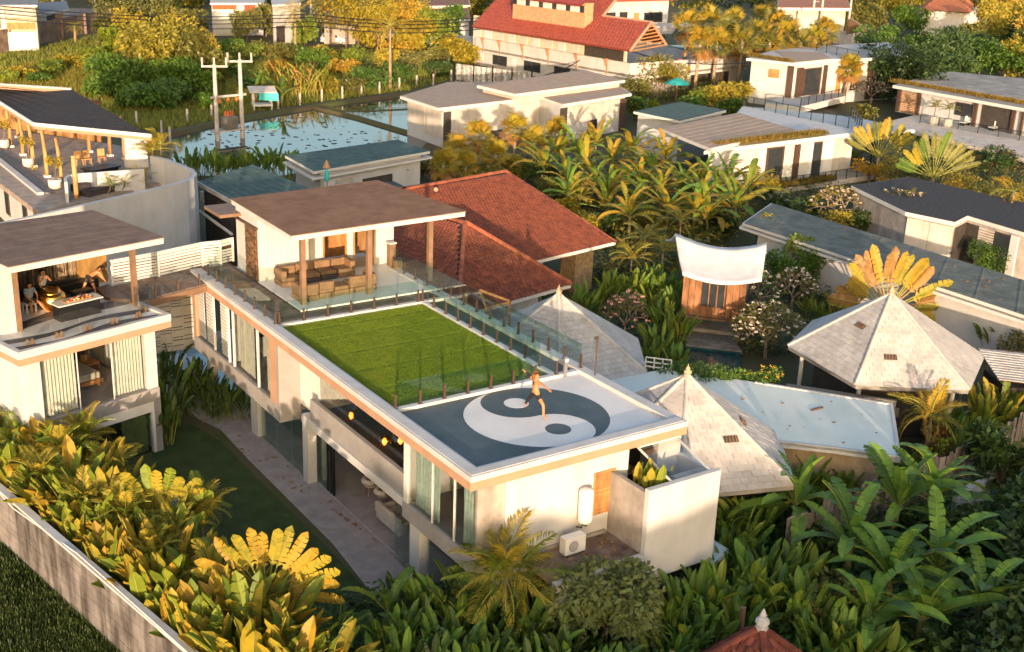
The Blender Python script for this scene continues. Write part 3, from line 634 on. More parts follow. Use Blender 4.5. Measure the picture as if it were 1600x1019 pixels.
# ---------------------------------------------------------------- footbridge, slat fence, perforated screen
BR = thing('footbridge', 'brown timber footbridge joining the left terrace to the pavilion roof', 'bridge', (-1.5, 23.5, 6.0))
n0 = [at(180, 476, 6.2), at(215, 470, 6.2), at(345, 437, 6.2)]; f0 = [at(120, 460, 6.2), at(180, 447, 6.2), at(320, 416, 6.2)]
a, b, c, d = at(205, 474, 6.2), at(347, 437, 6.2), at(322, 415, 6.2), at(170, 449, 6.2)
N = 44
for i in range(N):
    t0 = i/N; t1 = (i+.94)/N; p = a.lerp(b, t0); q = a.lerp(b, t1); r = d.lerp(c, t1); s = d.lerp(c, t0)
    mb = MB(); mb.prism([p[:2], q[:2], r[:2], s[:2]], 6.16, 6.2); mb.build('deck_board', M_deck, BR)
dd = (b-a).normalized(); ang = math.atan2(dd.y, dd.x)
mb = MB(); mb.cbox(((a+b)/2+Vector((.03, -.05, -.2))), (b-a).length, .09, .32, rz=ang); mb.build('side_beam', M_woodpost, BR)
mb = MB(); mb.prism([at(166, 470, 6.2)[:2], a[:2], d[:2], at(150, 455, 6.2)[:2]], 6.21, 6.36); mb.build('landing_step', M_brownmetal, BR)
rb = thing('glass_railing', 'low glass railing with brown clamps along the timber footbridge', 'railing', (-1.5, 23, 6.2))
pp = [a.lerp(b, t) for t in (.02, .26, .5, .74, .96)]
for p in pp:
    mb = MB(); mb.box(p.x-.04, p.x+.04, p.y-.04, p.y+.04, 6.2, 6.74); mb.build('spigot', M_brownmetal, rb)
for p, q in zip(pp, pp[1:]):
    m_ = (p+q)/2; mb = MB(); mb.cbox((m_.x, m_.y, 6.75), (q-p).length-.04, .012, .95, rz=ang); mb.build('glass_pane', M_glass, rb)
def slat_run(t, p, q, z0, z1, n, m, gap=.25, thick=.035):
    d = q-p; L = math.hypot(d.x, d.y); an = math.atan2(d.y, d.x); h = (z1-z0)/n
    for i in range(n):
        if R.random() < .10: continue
        mb = MB(); c = (p+q)/2; mb.cbox((c.x, c.y, z0+(i+.5)*h), L-.02, thick, h*(1-gap)); mb.M = None
        mb.v = []; mb.f = []; mb.m = []; mb.cbox((c.x, c.y, z0+(i+.5)*h), L-.02, thick, h*(1-gap*R.uniform(.5, 1.3)), rz=an); mb.build('slat', m, t)
SF = thing('slat_fence', 'white horizontal slat fence behind the timber footbridge', 'fence', (-1, 25.5, 6.2))
fa = [at(176, 446, 6.2), at(248, 432, 6.2), at(317, 416, 6.2), at(345, 413, 6.2), at(364, 408, 6.2)]
for p, q in zip(fa, fa[1:]): slat_run(SF, p, q, 6.22, 7.35, 8, M_white_clean, .3)
for p in fa:
    mb = MB(); mb.box(p.x-.05, p.x+.05, p.y-.07, p.y-.022, 6.2, 7.42); mb.build('post', M_white_clean, SF)
for p, q in zip(fa, fa[1:]):
    an = math.atan2((q-p).y, (q-p).x); c = (p+q)/2; mb = MB(); mb.cbox((c.x-.05*math.sin(an), c.y+.05, 6.78), (q-p).length, .02, 1.1, rz=an); mb.build('backing_board', M_brownmetal, SF)
    an = math.atan2((q-p).y, (q-p).x); c = (p+q)/2; mb = MB(); mb.cbox((c.x, c.y+.03, 7.38), (q-p).length, .1, .05, rz=an); mb.build('top_rail', M_white_clean, SF)
PS = thing('perforated_screen', 'white perforated screen wall with many short slots below the footbridge', 'screen', (-.3, 27, 1.6))
for k in range(5):
    x0 = -1.75+k*.60; z = 1.75; yk = 27.0+.05*(k % 2)
    while z < 5.5:
        h = R.choice((.10, .16, .24, .34, .5)); mb = MB(); mb.box(x0, x0+.57, yk, yk+.05, z, z+h); mb.build('screen_slat', M_white_clean, PS); z += h+.045
    for xx in (x0-.02, x0+.57):
        mb = MB(); mb.box(xx-.015, xx+.03, yk-.01, yk+.06, 1.75, 5.5); mb.build('mullion', M_white_clean, PS)
mb = MB(); mb.box(-1.8, 1.3, 27.3, 27.36, 1.7, 5.4); mb.build('backing', M_dark, PS)
pl = thing('plunge_pool', 'small teal plunge pool with white rim behind the dark hedge', 'pool', (1.5, 25.5, 0))
M_tealwater = mat('teal_water', (.06, .17, .19), .08, .1, .6, spec=.5)
mb = MB(); mb.prism([at(258, 548, .5)[:2], at(312, 538, .5)[:2], at(378, 612, .5)[:2], at(330, 604, .5)[:2]], 0, .5); mb.build('basin', M_tealwater, pl)
mb = MB(); mb.prism([at(290, 560, .6)[:2], at(300, 556, .6)[:2], at(345, 606, .6)[:2], at(330, 608, .6)[:2]], 0, .6); mb.build('rim', M_white, pl)
mb = MB(); mb.prism([at(235, 562, .6)[:2], at(290, 550, .6)[:2], at(300, 575, .6)[:2], at(262, 600, .6)[:2]], 0, .6); mb.build('step', M_white, pl)

# ---------------------------------------------------------------- house with the dark roof and curved wall
CV = thing('dark_roof_house', 'large house with black sloping roof, log posts and a curved white boundary wall', 'house', (4, 55, 0))
zc = 6.3
pts = [at(-60, 362, zc), at(0, 350, zc), at(100, 328, zc), at(200, 305, zc), at(270, 289, zc)]
cc = [at(292, 283, zc), at(303, 278, zc), at(308, 272, zc), at(303, 265, zc), at(285, 257, zc), at(262, 248, zc), at(240, 243, zc)]
pts += cc
out = [Vector((p.x, p.y, 0)) for p in pts]
vs = []; fs = []
def wallstrip(mb, line, th, z0, z1):
    n = len(line); L = []
    for i, p in enumerate(line):
        d = (line[min(i+1, n-1)]-line[max(i-1, 0)]).normalized(); nn = Vector((-d.y, d.x, 0)); L.append((p, p+nn*th))
    for i in range(n-1):
        (a, b), (c, d) = L[i], L[i+1]
        mb.add([(a.x, a.y, z0), (c.x, c.y, z0), (d.x, d.y, z0), (b.x, b.y, z0), (a.x, a.y, z1), (c.x, c.y, z1), (d.x, d.y, z1), (b.x, b.y, z1)], [(4, 5, 6, 7), (0, 1, 5, 4), (2, 3, 7, 6)]+([(3, 0, 4, 7)] if i == 0 else [])+([(1, 2, 6, 5)] if i == n-2 else []))
mb = MB(); wallstrip(mb, out, .3, 0, zc); mb.build('curved_wall', M_white, CV)
inn = [at(105, 282, 6.0), at(104, 276, 6.0), at(110, 271, 6.0), at(125, 269, 6.0), at(225, 262, 6.0)]
mb = MB(); wallstrip(mb, [Vector((p.x, p.y, 0)) for p in inn], .18, 3, 5.9); mb.build('parapet', M_white, CV)
mb = MB(); mb.prism([at(60, 330, 4.6)[:2], at(255, 285, 4.6)[:2], at(300, 262, 4.6)[:2], at(180, 225, 4.6)[:2], at(0, 200, 4.6)[:2], at(-40, 215, 4.6)[:2], at(-60, 240, 4.6)[:2]], 4.2, 4.55); mb.build('terrace_floor', mat('warm_floor', (.33, .26, .21), .8, .15, 1.5), CV)
mb = MB(); mb.prism([at(-30, 206, 4.7)[:2], at(0, 230, 4.7)[:2], at(86, 300, 4.7)[:2], at(62, 300, 4.7)[:2], at(-30, 226, 4.7)[:2]], 4.55, 4.68); mb.build('tiled_ledge', mat('grey_tiles', (.12, .12, .13), .7, .3, 6), CV)
p0 = at(-30, 227, 4.6); p1 = at(64, 303, 4.6)
mb = MB(); wallstrip(mb, [Vector((p0.x-.25, p0.y-.1, 0)), Vector((p1.x-.25, p1.y-.1, 0))], .4, 3.5, 4.72); mb.build('facade_band', M_white, CV)
fw = MB(); d = Vector((p1.x-p0.x, p1.y-p0.y, 0)); wallstrip(fw, [Vector((p0.x, p0.y, 0)), Vector((p1.x, p1.y, 0))], .2, 0, 3.55); fw.build('lower_wall', M_white, CV)
for t in (.22, .42, .72, .9):
    q = Vector((p0.x, p0.y, 0))+d*t; an = math.atan2(d.y, d.x)
    mb = MB(); mb.cbox((q.x, q.y, 2.0), 1.3, .12, 2.3, rz=an); w = mb.build('window', M_brownmetal, CV)
    mb = MB(); mb.cbox((q.x, q.y, 2.0), 1.1, .16, 2.1, rz=an); mb.build('pane', mat('dark_pane', (.03, .035, .04), .1, .1, spec=.6), w)
zr = 8.1
rp = [at(-60, 118, zr+1), at(-60, 132, zr-.1), at(52, 196, zr-.3), at(235, 213, zr-.1), at(112, 140, zr+1.0)]
rp = [at(-70, 128, 9.2), at(-30, 142, 8.4), at(53, 195, 7.9), at(236, 213, 7.9), at(112, 140, 9.2)]
M_blackroof = mat('black_shingle', (.028, .027, .03), .85, .2, 2, .5, 30, col2=(.016, .015, .018))
mb = MB()
for i_ in (0, 1, 2): mb.poly([rp[4], rp[i_], rp[i_+1]]); mb.poly([p-Vector((0, 0, .3)) for p in (rp[i_+1], rp[i_], rp[4])])
for p, q in zip(rp, rp[1:]+rp[:1]): mb.quad(p-Vector((0, 0, .3)), q-Vector((0, 0, .3)), q, p, 1)
mb.build('roof', [M_blackroof, M_beige], CV)
mb = MB()
for p, q in zip(rp[1:3], rp[2:4]): mb.tube([p+Vector((0, 0, .02)), q+Vector((0, 0, .02))], .14, 6)
mb.build('roof_edge', M_white_clean, CV)
mb = MB(); mb.tube([rp[0]+Vector((0, 0, .03)), rp[4]+Vector((0, 0, .03))], .09, 6); mb.build('ridge_flashing', mat('pale_metal', (.5, .52, .55), .4, metal=.3), CV)
for i in range(1, 7):
    t = i/7; mb = MB(); mb.tube([rp[1].lerp(rp[0], t)+Vector((0, 0, .01)), (rp[2].lerp(rp[4], t) if t < .99 else rp[4])+Vector((0, 0, .01))], .02, 4)
    mb.tube([rp[2].lerp(rp[4], t)+Vector((0, 0, .01)), rp[3].lerp(rp[4], t)+Vector((0, 0, .01))], .02, 4); mb.build('shingle_course', M_blackroof, CV)
M_log = mat('log_post', (.48, .26, .10), .7, .25, 2, stretch=(1, 1, .3))
for i, (bx, by, tx, ty, zt) in enumerate(((17, 230, 12, 172, 7.6), (36, 243, 32, 188, 7.6), (53, 261, 48, 200, 7.6), (74, 277, 69, 205, 7.6), (96, 291, 92, 208, 7.6), (172, 244, 168, 218, 7.6), (195, 249, 193, 220, 7.6), (140, 238, 139, 214, 7.6), (28, 215, 26, 180, 7.6))):
    b = at(bx, by, 4.55); mb = MB(); mb.tube([b, Vector((b.x+R.uniform(-.08, .08), b.y, 6.1)), Vector((b.x-.05, b.y+.1, 7.75))], [.15, .13, .12], 8); l = mb.build('log_post', M_log, CV, smooth=True)
    mb = MB(); mb.cbox((b.x, b.y, 4.62), .42, .42, .16); mb.build('footing', M_white_clean, l)
fp = at(120, 311, 5.2); mb = MB(); mb.tube([fp, (fp.x, fp.y, 7.9)], .15, 8); mb.build('log_post', M_log, CV, smooth=True)
mb = MB(); p, q = at(195, 262, 4.55), at(232, 262, 4.55); wallstrip(mb, [Vector((p.x, p.y, 0)), Vector((q.x, q.y, 0))], .2, 4.5, 7.0); mb.build('white_partition', M_white, CV)
mb = MB(); p, q = at(-20, 205, 4.55), at(190, 240, 4.55); wallstrip(mb, [Vector((p.x, p.y+4, 0)), Vector((q.x, q.y+5, 0))], .2, 4.5, 7.8); mb.build('inner_wall', mat('lit_timber_wall', (.30, .16, .06), .8, .3, 1.5), CV)
for k, (px, py) in enumerate(((124, 258), (137, 257), (160, 254))):
    b = at(px, py, 4.95); t = thing('terrace_chair', ['orange wooden chair on the covered terrace, nearest the free-standing log post', 'orange wooden chair on the covered terrace, middle of three', 'orange wooden chair on the covered terrace, nearest the white partition'][k], 'chair', tuple(b), 'wooden chairs under the black roof')
    mb = MB(); mb.cbox(b+Vector((0, 0, .42)), .5, .5, .06); mb.build('seat', M_log, t)
    mb = MB(); mb.cbox(b+Vector((0, .24, .7)), .5, .05, .5); mb.build('backrest', M_log, t)
    for sx in (-1, 1):
        for sy in (-1, 1):
            mb = MB(); mb.tube([b+Vector((.2*sx, .2*sy, .4)), b+Vector((.23*sx, .23*sy, 0))], .03, 5); mb.build('leg', M_log, t)
dk = thing('dark_table', 'long dark table under the orange chairs on the covered terrace', 'table', tuple(at(140, 266, 4.55)))
p = at(135, 266, 4.9); q = at(180, 258, 4.9); c = (p+q)/2
mb = MB(); mb.cbox((c.x, c.y, 4.9), (q-p).length, 1.3, .1, rz=math.atan2((q-p).y, (q-p).x)); mb.build('tabletop', M_black, dk)
mb = MB(); mb.cbox((c.x, c.y, 4.7), (q-p).length*.9, 1.0, .3, rz=math.atan2((q-p).y, (q-p).x)); mb.build('plinth', M_black, dk)
so2 = thing('dark_daybed', 'dark grey built-in daybed inside the curved parapet', 'daybed', tuple(at(150, 292, 4.55)))
p = at(125, 300, 4.9); q = at(200, 283, 4.9); c = (p+q)/2; an = math.atan2((q-p).y, (q-p).x)
mb = MB(); mb.cbox((c.x, c.y+.6, 4.75), (q-p).length, 2.0, .4, rz=an); mb.build('seat', M_cushion_d, so2)
mb = MB(); mb.cbox((p.x, p.y+.9, 5.1), 1.1, 1.6, .45, rz=an); mb.build('cushion', M_cushion_d, so2)
M_pot = mat('white_pot', (.52, .47, .42), .6, .08)
for k, (px, py, s) in enumerate(((7, 232, .55), (45, 262, .55), (87, 296, .62))):
    b = at(px, py, 4.55); t = thing('potted_shrub', ['white pot with a leafy shrub at the far end of the tiled ledge', 'white pot with a red flowered shrub in the middle of the tiled ledge', 'white pot with a thin shrub at the near end of the tiled ledge'][k], 'potted plant', tuple(b), 'white pots along the tiled ledge')
    mb = MB(); mb.lathe(b, [(s*.5, 0), (s*.72, .25), (s*.75, .6), (s*.62, .72), (s*.55, .6)], 14); mb.build('pot', M_pot, t, smooth=True)
    mb = MB(); mb.tube([b+Vector((0, 0, .6)), b+Vector((.1, 0, 1.3)), b+Vector((0, .1, 1.9))], [.05, .04, .02], 5); mb.build('stem', mat('bark', (.16, .11, .075), .9, .25, 3, .4, 20), t)
    t['_leaf'] = 1
# ================================================================ tiled roofs
def tiles(t, faces, w, l, m, style='flat', thick=.035, name='roof_tile', cap=300, lift=.02, jit=.012):
    """rows of real tiles over roof faces (eave left, eave right, top right, top left); the largest in view are parts of their own"""
    mb = MB()
    if style == 'flat': mb.box(-w*.485, w*.485, -l*.10, l*1.02, 0, thick); mb.v = [Vector((p.x, p.y, p.z+(.035 if p.y < 0 else 0))) for p in mb.v]
    else:
        xs = [-.5, -.3, 0, .25, .5]; zs = [.0, .045, .06, .01, .0]; L = []
        for yy, zz in ((-l*.12, .035), (l*1.02, 0)):
            for x, z in zip(xs, zs): L.append((x*w, yy, z+zz+.01))
            for x, z in zip(xs, zs): L.append((x*w, yy, z+zz-.012))
        fs = []
        for i in range(4): fs += [(i, i+1, 11+i, 10+i), (5+i, 6+i, i+1, i)]
        mb.add(L, fs)
    me = mb.mesh(name, m)
    spots = []; rest = MB()
    for eL, eR, tR, tL in faces:
        e = (eR-eL).normalized(); n = e.cross(tL-eL).normalized()
        if n.z < 0: n = -n
        u = n.cross(e).normalized(); H = (tL-eL).dot(u); rows = int(H/l); W = (eR-eL).length
        xl1 = (tL-eL).dot(e); xr1 = (tR-eL).dot(e)
        q = Matrix((e, u, n)).transposed().to_euler()
        for r in range(rows):
            y = r*l; tm = (y+l*.5)/H; xl = xl1*tm; xr = W+(xr1-W)*tm; k = 0
            off = (w/2 if r % 2 else 0); x = math.floor(xl/w)*w+off
            while x-w/2 < xr:
                x0 = max(x-w/2, xl); x1 = min(x+w/2, xr)
                if x1-x0 > .06:
                    o = eL+e*x+u*y+n*(lift+R.uniform(0, jit))
                    if x1-x0 > w*.97 and n.dot(CAM-o) > 0: spots.append(((o-CAM).length, o, q))
                    else:
                        b = [eL+e*xx+u*yy+n*(lift+zz) for yy, zz in ((y-l*.1, .035), (y+l, 0)) for xx in (x0+.008, x1-.008)]
                        c = [p+n*thick for p in b]; rest.add(b+c, [(4, 5, 7, 6), (0, 1, 5, 4), (1, 3, 7, 5), (2, 0, 4, 6)])
                x += w
    spots.sort(key=lambda s: s[0])
    for d, o, q in spots[:cap]: inst(me, name, t, o, (q.x+R.uniform(-.012, .012), q.y+R.uniform(-.012, .012), q.z+R.uniform(-.008, .008)))
    for d, o, q in spots[cap:]:
        M = Matrix.Translation(o) @ q.to_matrix().to_4x4(); b0 = len(rest.v); rest.v += [M @ Vector(v.co) for v in me.vertices]
        for p in me.polygons: rest.f.append([b0+i for i in p.vertices]); rest.m.append(0)
    if rest.v: rest.build(name+'s', m, t, kind='stuff')
def ridge(t, p, q, m, r=.09, step=.36, name='ridge_tile'):
    d = q-p; n = max(1, int(d.length/step)); dn = d.normalized(); mb = MB()
    mb.tube([(0, -step*.55, 0), (0, step*.5, .03)], [r*1.1, r*.9], 7); me = mb.mesh(name, m)
    ang = dn.to_track_quat('Y', 'Z').to_euler()
    for i in range(n): inst(me, name, t, p+d*((i+.5)/n), ang)
def sheath(t, faces, m, name='roof_deck'):
    mb = MB()
    for f in faces:
        f = [p for i, p in enumerate(f) if i == 0 or (p-f[i-1]).length > .01]
        mb.poly(f)
    return mb.build(name, m, t)
M_red = mat('red_clay_tile', (.21, .060, .028), .75, .22, 2.2, .3, 25, rnd=.25, col2=(.11, .032, .020))  # tile red kept low in place of the shade on these roofs
M_redridge = mat('red_ridge_tile', (.27, .08, .04), .75, .2, 2.2, .3, 25, rnd=.2)
M_whitetile = mat('pale_shingle', (.43, .405, .38), .9, .16, 1.1, .35, 30, rnd=.09, col2=(.33, .31, .29), spec=.1)
M_timber = mat('old_timber', (.17, .10, .055), .8, .25, 3, .2, 30, stretch=(1, 1, .3))
def soffit(t, pts, z0, z1, m, name='eaves_board'):
    mb = MB(); n = len(pts)
    for i in range(n):
        a, b = pts[i], pts[(i+1) % n]; mb.add([(a[0], a[1], z0), (b[0], b[1], z0), (b[0], b[1], z1), (a[0], a[1], z1)], [(0, 1, 2, 3), (3, 2, 1, 0)])
    return mb.build(name, m, t)
RR = thing('red_tiled_house', 'house with the larger orange-red tiled hip roof behind the rooftop pavilion', 'house', (21, 34, 0))
eR = Vector((28.72, 28.74, 3.4)); eL = Vector((11.6, 25.6, 3.4)); rl = Vector((17.4, 35.5, 6.5)); rr_ = Vector((25.93, 37.39, 6.5)); bR = Vector((27.2, 46.0, 3.4)); bL = Vector((12.0, 43.5, 3.4))
F1 = [[eL, eR, rr_, rl], [eR, bR, rr_, rr_], [bR, bL, rl, rr_], [bL, eL, rl, rl]]
sheath(RR, F1, M_dark); tiles(RR, F1, .27, .30, M_red, 'pan'); ridge(RR, rl, rr_, M_redridge, .13); ridge(RR, eR, rr_, M_redridge, .12); ridge(RR, eL, rl, M_redridge, .12)
mb = MB(); wallstrip(mb, [Vector((eL.x, eL.y, 0)), Vector((eR.x, eR.y, 0))], .06, 3.22, 3.42); mb.build('gutter', M_white_clean, RR)
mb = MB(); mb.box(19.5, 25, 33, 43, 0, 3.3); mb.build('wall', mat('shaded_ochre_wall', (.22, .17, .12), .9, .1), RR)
mb = MB(); mb.cbox((27.2, 30.6, 1.5), 1.6, 1.2, 3.0, rz=rad(9)); mb.build('brick_pier', mat('buff_brick', (.33, .24, .14), .9, .2, 4, .5, 30), RR)
mb = MB(); mb.tube([(23.2, 29.0, 0), (23.2, 29.0, 3.3)], .08, 8); mb.build('post', M_white_clean, RR)
mb = MB(); mb.tube([(25.0, 29.4, 0), (25.0, 29.4, 3.3)], .06, 8); mb.build('post', M_timber, RR)
dsh = thing('satellite_dish', 'small pale dish on the upper left of the orange-red roof', 'dish', (18.9, 34.2, 6.2))
mb = MB(); mb.lathe((0, 0, 0), [(.03, 0), (.10, .02), (.14, .055), (.13, .06), (.03, .015)], 14); Mx = Matrix.Translation((18.9, 34.6, 6.5)) @ Euler((rad(60), 0, rad(-20))).to_matrix().to_4x4(); mb.v = [Mx @ p for p in mb.v]; mb.build('bowl', M_beige, dsh)
mb = MB(); mb.tube([(18.9, 34.8, 6.1), (18.9, 34.7, 6.5)], .03, 5); mb.build('mast', M_brownmetal, dsh)
R2_ = thing('dark_red_house', 'lower house with the shaded dark red tiled roof just behind the pavilion railing', 'house', (15, 27, 0))
ap = Vector((16.82, 27.7, 6.2)); E1 = Vector((20.92, 22.9, 3.3)); E2 = Vector((12.4, 21.15, 3.3)); rL = Vector((15.3, 34.0, 6.2)); E3 = Vector((10.2, 34.5, 3.3)); E4 = Vector((19.5, 33.5, 3.3))
F2 = [[E2, E1, ap, ap], [E3, E2, ap, rL], [E1, E4, rL, ap]]
sheath(R2_, F2, M_dark); tiles(R2_, F2, .27, .30, M_red, 'pan'); ridge(R2_, E1+Vector((0, 0, .05)), ap+Vector((0, 0, .05)), M_redridge, .15, .30); ridge(R2_, E2+Vector((0, 0, .05)), ap+Vector((0, 0, .05)), M_redridge, .15, .30); ridge(R2_, ap, rL, M_redridge, .13)
mb = MB(); wallstrip(mb, [Vector((E2.x, E2.y, 0)), Vector((E1.x, E1.y, 0))], .06, 3.12, 3.32); mb.build('gutter', M_white_clean, R2_)
mb = MB(); mb.prism([(12.8, 22.5), (19.5, 24), (18, 31), (12, 30)], 0, 3.2); mb.build('wall', M_white, R2_)
gp_ = thing('grey_pillar', 'round grey concrete pillar beside the buff brick pier', 'pillar', tuple(at(917, 441, 0)))
p = at(916, 441, 0); mb = MB(); mb.lathe(p, [(.2, 0), (.2, 2.3), (.17, 2.45), (.05, 2.5)], 12); mb.build('shaft', MATS['grey_grille'], gp_); mb = MB(); mb.lathe(p, [(.3, 0), (.3, .12)], 12); mb.build('foot', M_concrete, gp_)

# pale shingled garden pavilions
def gazebo(label, apex, corners, wt, lt, posts=True, vents=()):
    c = Vector(apex); cs = [Vector(q) for q in corners]; n = len(cs)
    t = thing('garden_pavilion', label, 'pavilion', (c.x, c.y, 0), 'pale shingled garden pavilions')
    fs = []
    for i in range(n):
        a, b = cs[i], cs[(i+1) % n]
        fs.append([a, b, c, c])
    sheath(t, fs, M_timber); tiles(t, fs, wt, lt, M_whitetile)
    for a in cs:
        if (a-CAM).length < (c-CAM).length+3: ridge(t, a+Vector((0, 0, .05)), c+Vector((0, 0, .03)), M_whitetile, .10, .42)
    soffit(t, cs, cs[0].z-.16, cs[0].z+.02, M_whitetile)
    if posts:
        for a in cs:
            p = a.lerp(Vector((c.x, c.y, a.z)), .16); mb = MB(); mb.tube([(p.x, p.y, 0), (p.x, p.y, a.z+.3)], .11, 8); mb.build('post', M_white, t)
    ins = [a.lerp(Vector((c.x, c.y, a.z)), .3) for a in cs]
    mb = MB(); mb.prism([p[:2] for p in ins], .01, cs[0].z-.1); mb.build('room_wall', M_dark, t)
    mb = MB(); mb.lathe(c+Vector((0, 0, -.05)), [(.2, 0), (.21, .07), (.1, .12), (.16, .2), (.17, .28), (.08, .34), (.1, .4), (.03, .48), (.01, .58)], 10); mb.build('finial', mat('terracotta_finial', (.45, .28, .18), .8, .2, 6), t, smooth=True)
    for v in vents:
        f = fs[v[0]]; e = (f[1]-f[0]).normalized(); nn = e.cross(f[2]-f[0]).normalized(); nn = nn if nn.z > 0 else -nn; u = nn.cross(e)
        o = f[0].lerp(f[1], v[1]).lerp(c, v[2])+nn*.08; q = Matrix((e, u, nn)).transposed().to_euler()
        mb = MB(); mb.box(-.3, .3, -.14, .14, 0, .03); w = inst(mb.mesh('roof_vent', M_dark), 'roof_vent', t, o, q)
        for k in range(4):
            mb = MB(); mb.box(-.24+k*.14, -.18+k*.14, -.14, .14, .03, .06); inst(mb.mesh('bar', M_timber), 'bar', w, (0, 0, 0), wloc=False)
    return t
ph = -4
gazebo('pale shingled six-sided pavilion roof right behind the glass railing of the lawn', (14.6, 15.5, 5.75), [(14.6+4.8*math.cos(rad(ph+60*k)), 15.5+4.8*math.sin(rad(ph+60*k)), 2.8) for k in range(6)], .36, .27, False)
gazebo('biggest pale shingled pavilion roof at the right, wide eaves over open posts', (28.4, 7.05, 6.15), [(29.3, 12.4, 3), (25.1, 10.2, 3), (24.0, 4.9, 3), (28.2, 1.9, 3), (32.9, 4.5, 3), (33.4, 9.6, 3)], .36, .27, True, [(2, .3, .3), (1, .55, .55)])
gazebo('pale shingled pavilion roof with a terracotta finial beside the yin-yang roof corner', (12.85, 4.27, 5.8), [(17.3, 3.3, 2.7), (15.0, 8.2, 2.7), (10.6, 8.6, 2.7), (9.4, 5.0, 2.7), (9.9, .9, 2.7), (14.3, -.6, 2.7)], .36, .27, False, [(4, .72, .42), (5, .45, .45)])
GE = thing('lean_to_roof', 'pale shingled lean-to roof continuing behind the biggest pavilion at the right', 'roof', (35, 2, 0))
f = [[Vector((31.2, 2.4, 2.75)), Vector((36.5, -1.2, 2.2)), Vector((39, 1.0, 2.7)), Vector((33.2, 5.2, 3.2))]]
sheath(GE, f, M_timber); tiles(GE, f, .36, .27, M_whitetile); mb = MB(); mb.prism([(32, 2.5), (36.3, -.4), (38, 1), (33.3, 4.6)], 0, 2.2); mb.build('wall', M_dark, GE)
# teal flat roof
TR = thing('teal_roof_annexe', 'low annexe with a flat pale teal roof between the pale pavilions', 'annexe', (20, 4, 0))
z = 2.85; tp = [at(955, 592, z), at(972, 588, z), at(1040, 577, z), at(1180, 597, z), at(1395, 632, z), at(1408, 715, z), at(1300, 700, z), at(1210, 690, z), Vector((13.5, 1.2, z)), Vector((10.2, 7.0, z))]
mb = MB(); mb.prism([p[:2] for p in tp], z-.12, z); mb.build('flat_roof', mat('teal_roof_paint', (.60, .615, .55), .65, .05, .5, .08, 12, col2=(.52, .545, .49)), TR)
mb = MB(); wallstrip(mb, [Vector((p.x, p.y, 0)) for p in (tp[5], tp[4], tp[3])], .16, z-.2, z+.05); wallstrip(mb, [Vector((p.x, p.y, 0)) for p in (tp[7], tp[6], tp[5])], .16, z-.25, z+.03); mb.build('roof_edge', M_white, TR)
mb = MB(); mb.prism([(13.5, 1.6), (17, 3.0), (19.3, -.6), (22.9, 2.6), (17.6, 9.5), (12, 7)], 0, z-.12); mb.build('wall', mat('ochre_render', (.36, .27, .17), .9, .15, 1.2, .2, 30, streak=.3), TR)
mb = MB(); mb.box(20.2, 20.9, 4.0, 4.12, z, z+.06); mb.build('rust_stain', mat('rust_stain', (.16, .10, .08), .9), TR)
# white railing
wr = thing('white_railing', 'short white metal railing between the flowering hedge and the left pale pavilion', 'railing', tuple(at(1010, 575, 2.9)))
p, q = at(1008, 575, 2.9), at(1048, 580, 2.9)
for k in range(4): a = p.lerp(q, k/3); mb = MB(); mb.tube([a, a+Vector((0, 0, .55))], .035, 5); mb.build('post', M_white_clean, wr)
for h in (.1, .32, .55): mb = MB(); mb.tube([p+Vector((0, 0, h)), q+Vector((0, 0, h))], .035, 5); mb.build('bar', M_white_clean, wr)
# block wall behind teal roof, pool, hut
def block_wall(label, p, q, h, bw, bh, th, m, zb=0, cat='wall', cap=300, extra=None, name='block_wall'):
    d = Vector((q[0]-p[0], q[1]-p[1], 0)); L = d.length; an = math.atan2(d.y, d.x); t = thing(name, label, cat, (p[0], p[1], zb))
    mb = MB(); mb.box(-bw/2+.012, bw/2-.012, -th/2, th/2, .012, bh); me = mb.mesh('block', m); dn = d.normalized(); c = (Vector((*p[:2], 0))+Vector((*q[:2], 0)))/2
    mb = MB(); mb.cbox((c.x, c.y, zb+h/2), L, th-.03, h-.02, rz=an); mb.build('mortar', mat('mortar', (.20, .18, .16), .95, .15, 3), t)
    k = 0; sp = []
    for r in range(int(h/bh)):
        x = (bw/2 if r % 2 else 0)
        while x < L: sp.append((Vector((p[0], p[1], zb+r*bh))+dn*(x+.0), r)); x += bw
    sp.sort(key=lambda s: (s[0]-CAM).length)
    for o, r in sp[:cap]: inst(me, 'block', t, o+Vector((-dn.y, dn.x, 0))*R.uniform(-.006, .006), (0, 0, an))
    rest = MB()
    for o, r in sp[cap:]: rest.cbox(o+Vector((0, 0, bh/2)), bw-.024, th, bh-.012, rz=an)
    if rest.v: rest.build('blocks', m, t, kind='stuff')
    return t
p, q = at(1228, 606, 2.2), at(1400, 632, 2.2)
block_wall('low grey block wall between the teal roof and the biggest pale pavilion', p, q, 2.4, .8, .4, .2, mat('grey_block', (.22, .20, .18), .95, .2, 2, .4, 25, rnd=.12))
PO = thing('garden_pool', 'dark teal swimming pool in front of the wooden hut', 'pool', tuple(at(1110, 550, 0)))
mb = MB(); mb.prism([at(1068, 575, .15)[:2], at(1072, 538, .15)[:2], at(1160, 548, .15)[:2], at(1156, 585, .15)[:2]], 0, .15); mb.build('water', mat('deep_teal_water', (.012, .07, .072), .06, .15, 1, .06, 6, spec=.5), PO)
a, b, c, d = at(1066, 526, .25), at(1150, 537, .25), at(1160, 548, .25), at(1072, 538, .25)
mb = MB(); mb.prism([a[:2], b[:2], c[:2], d[:2]], 0, .25); mb.build('stone_edge', MATS['grey_block'], PO)
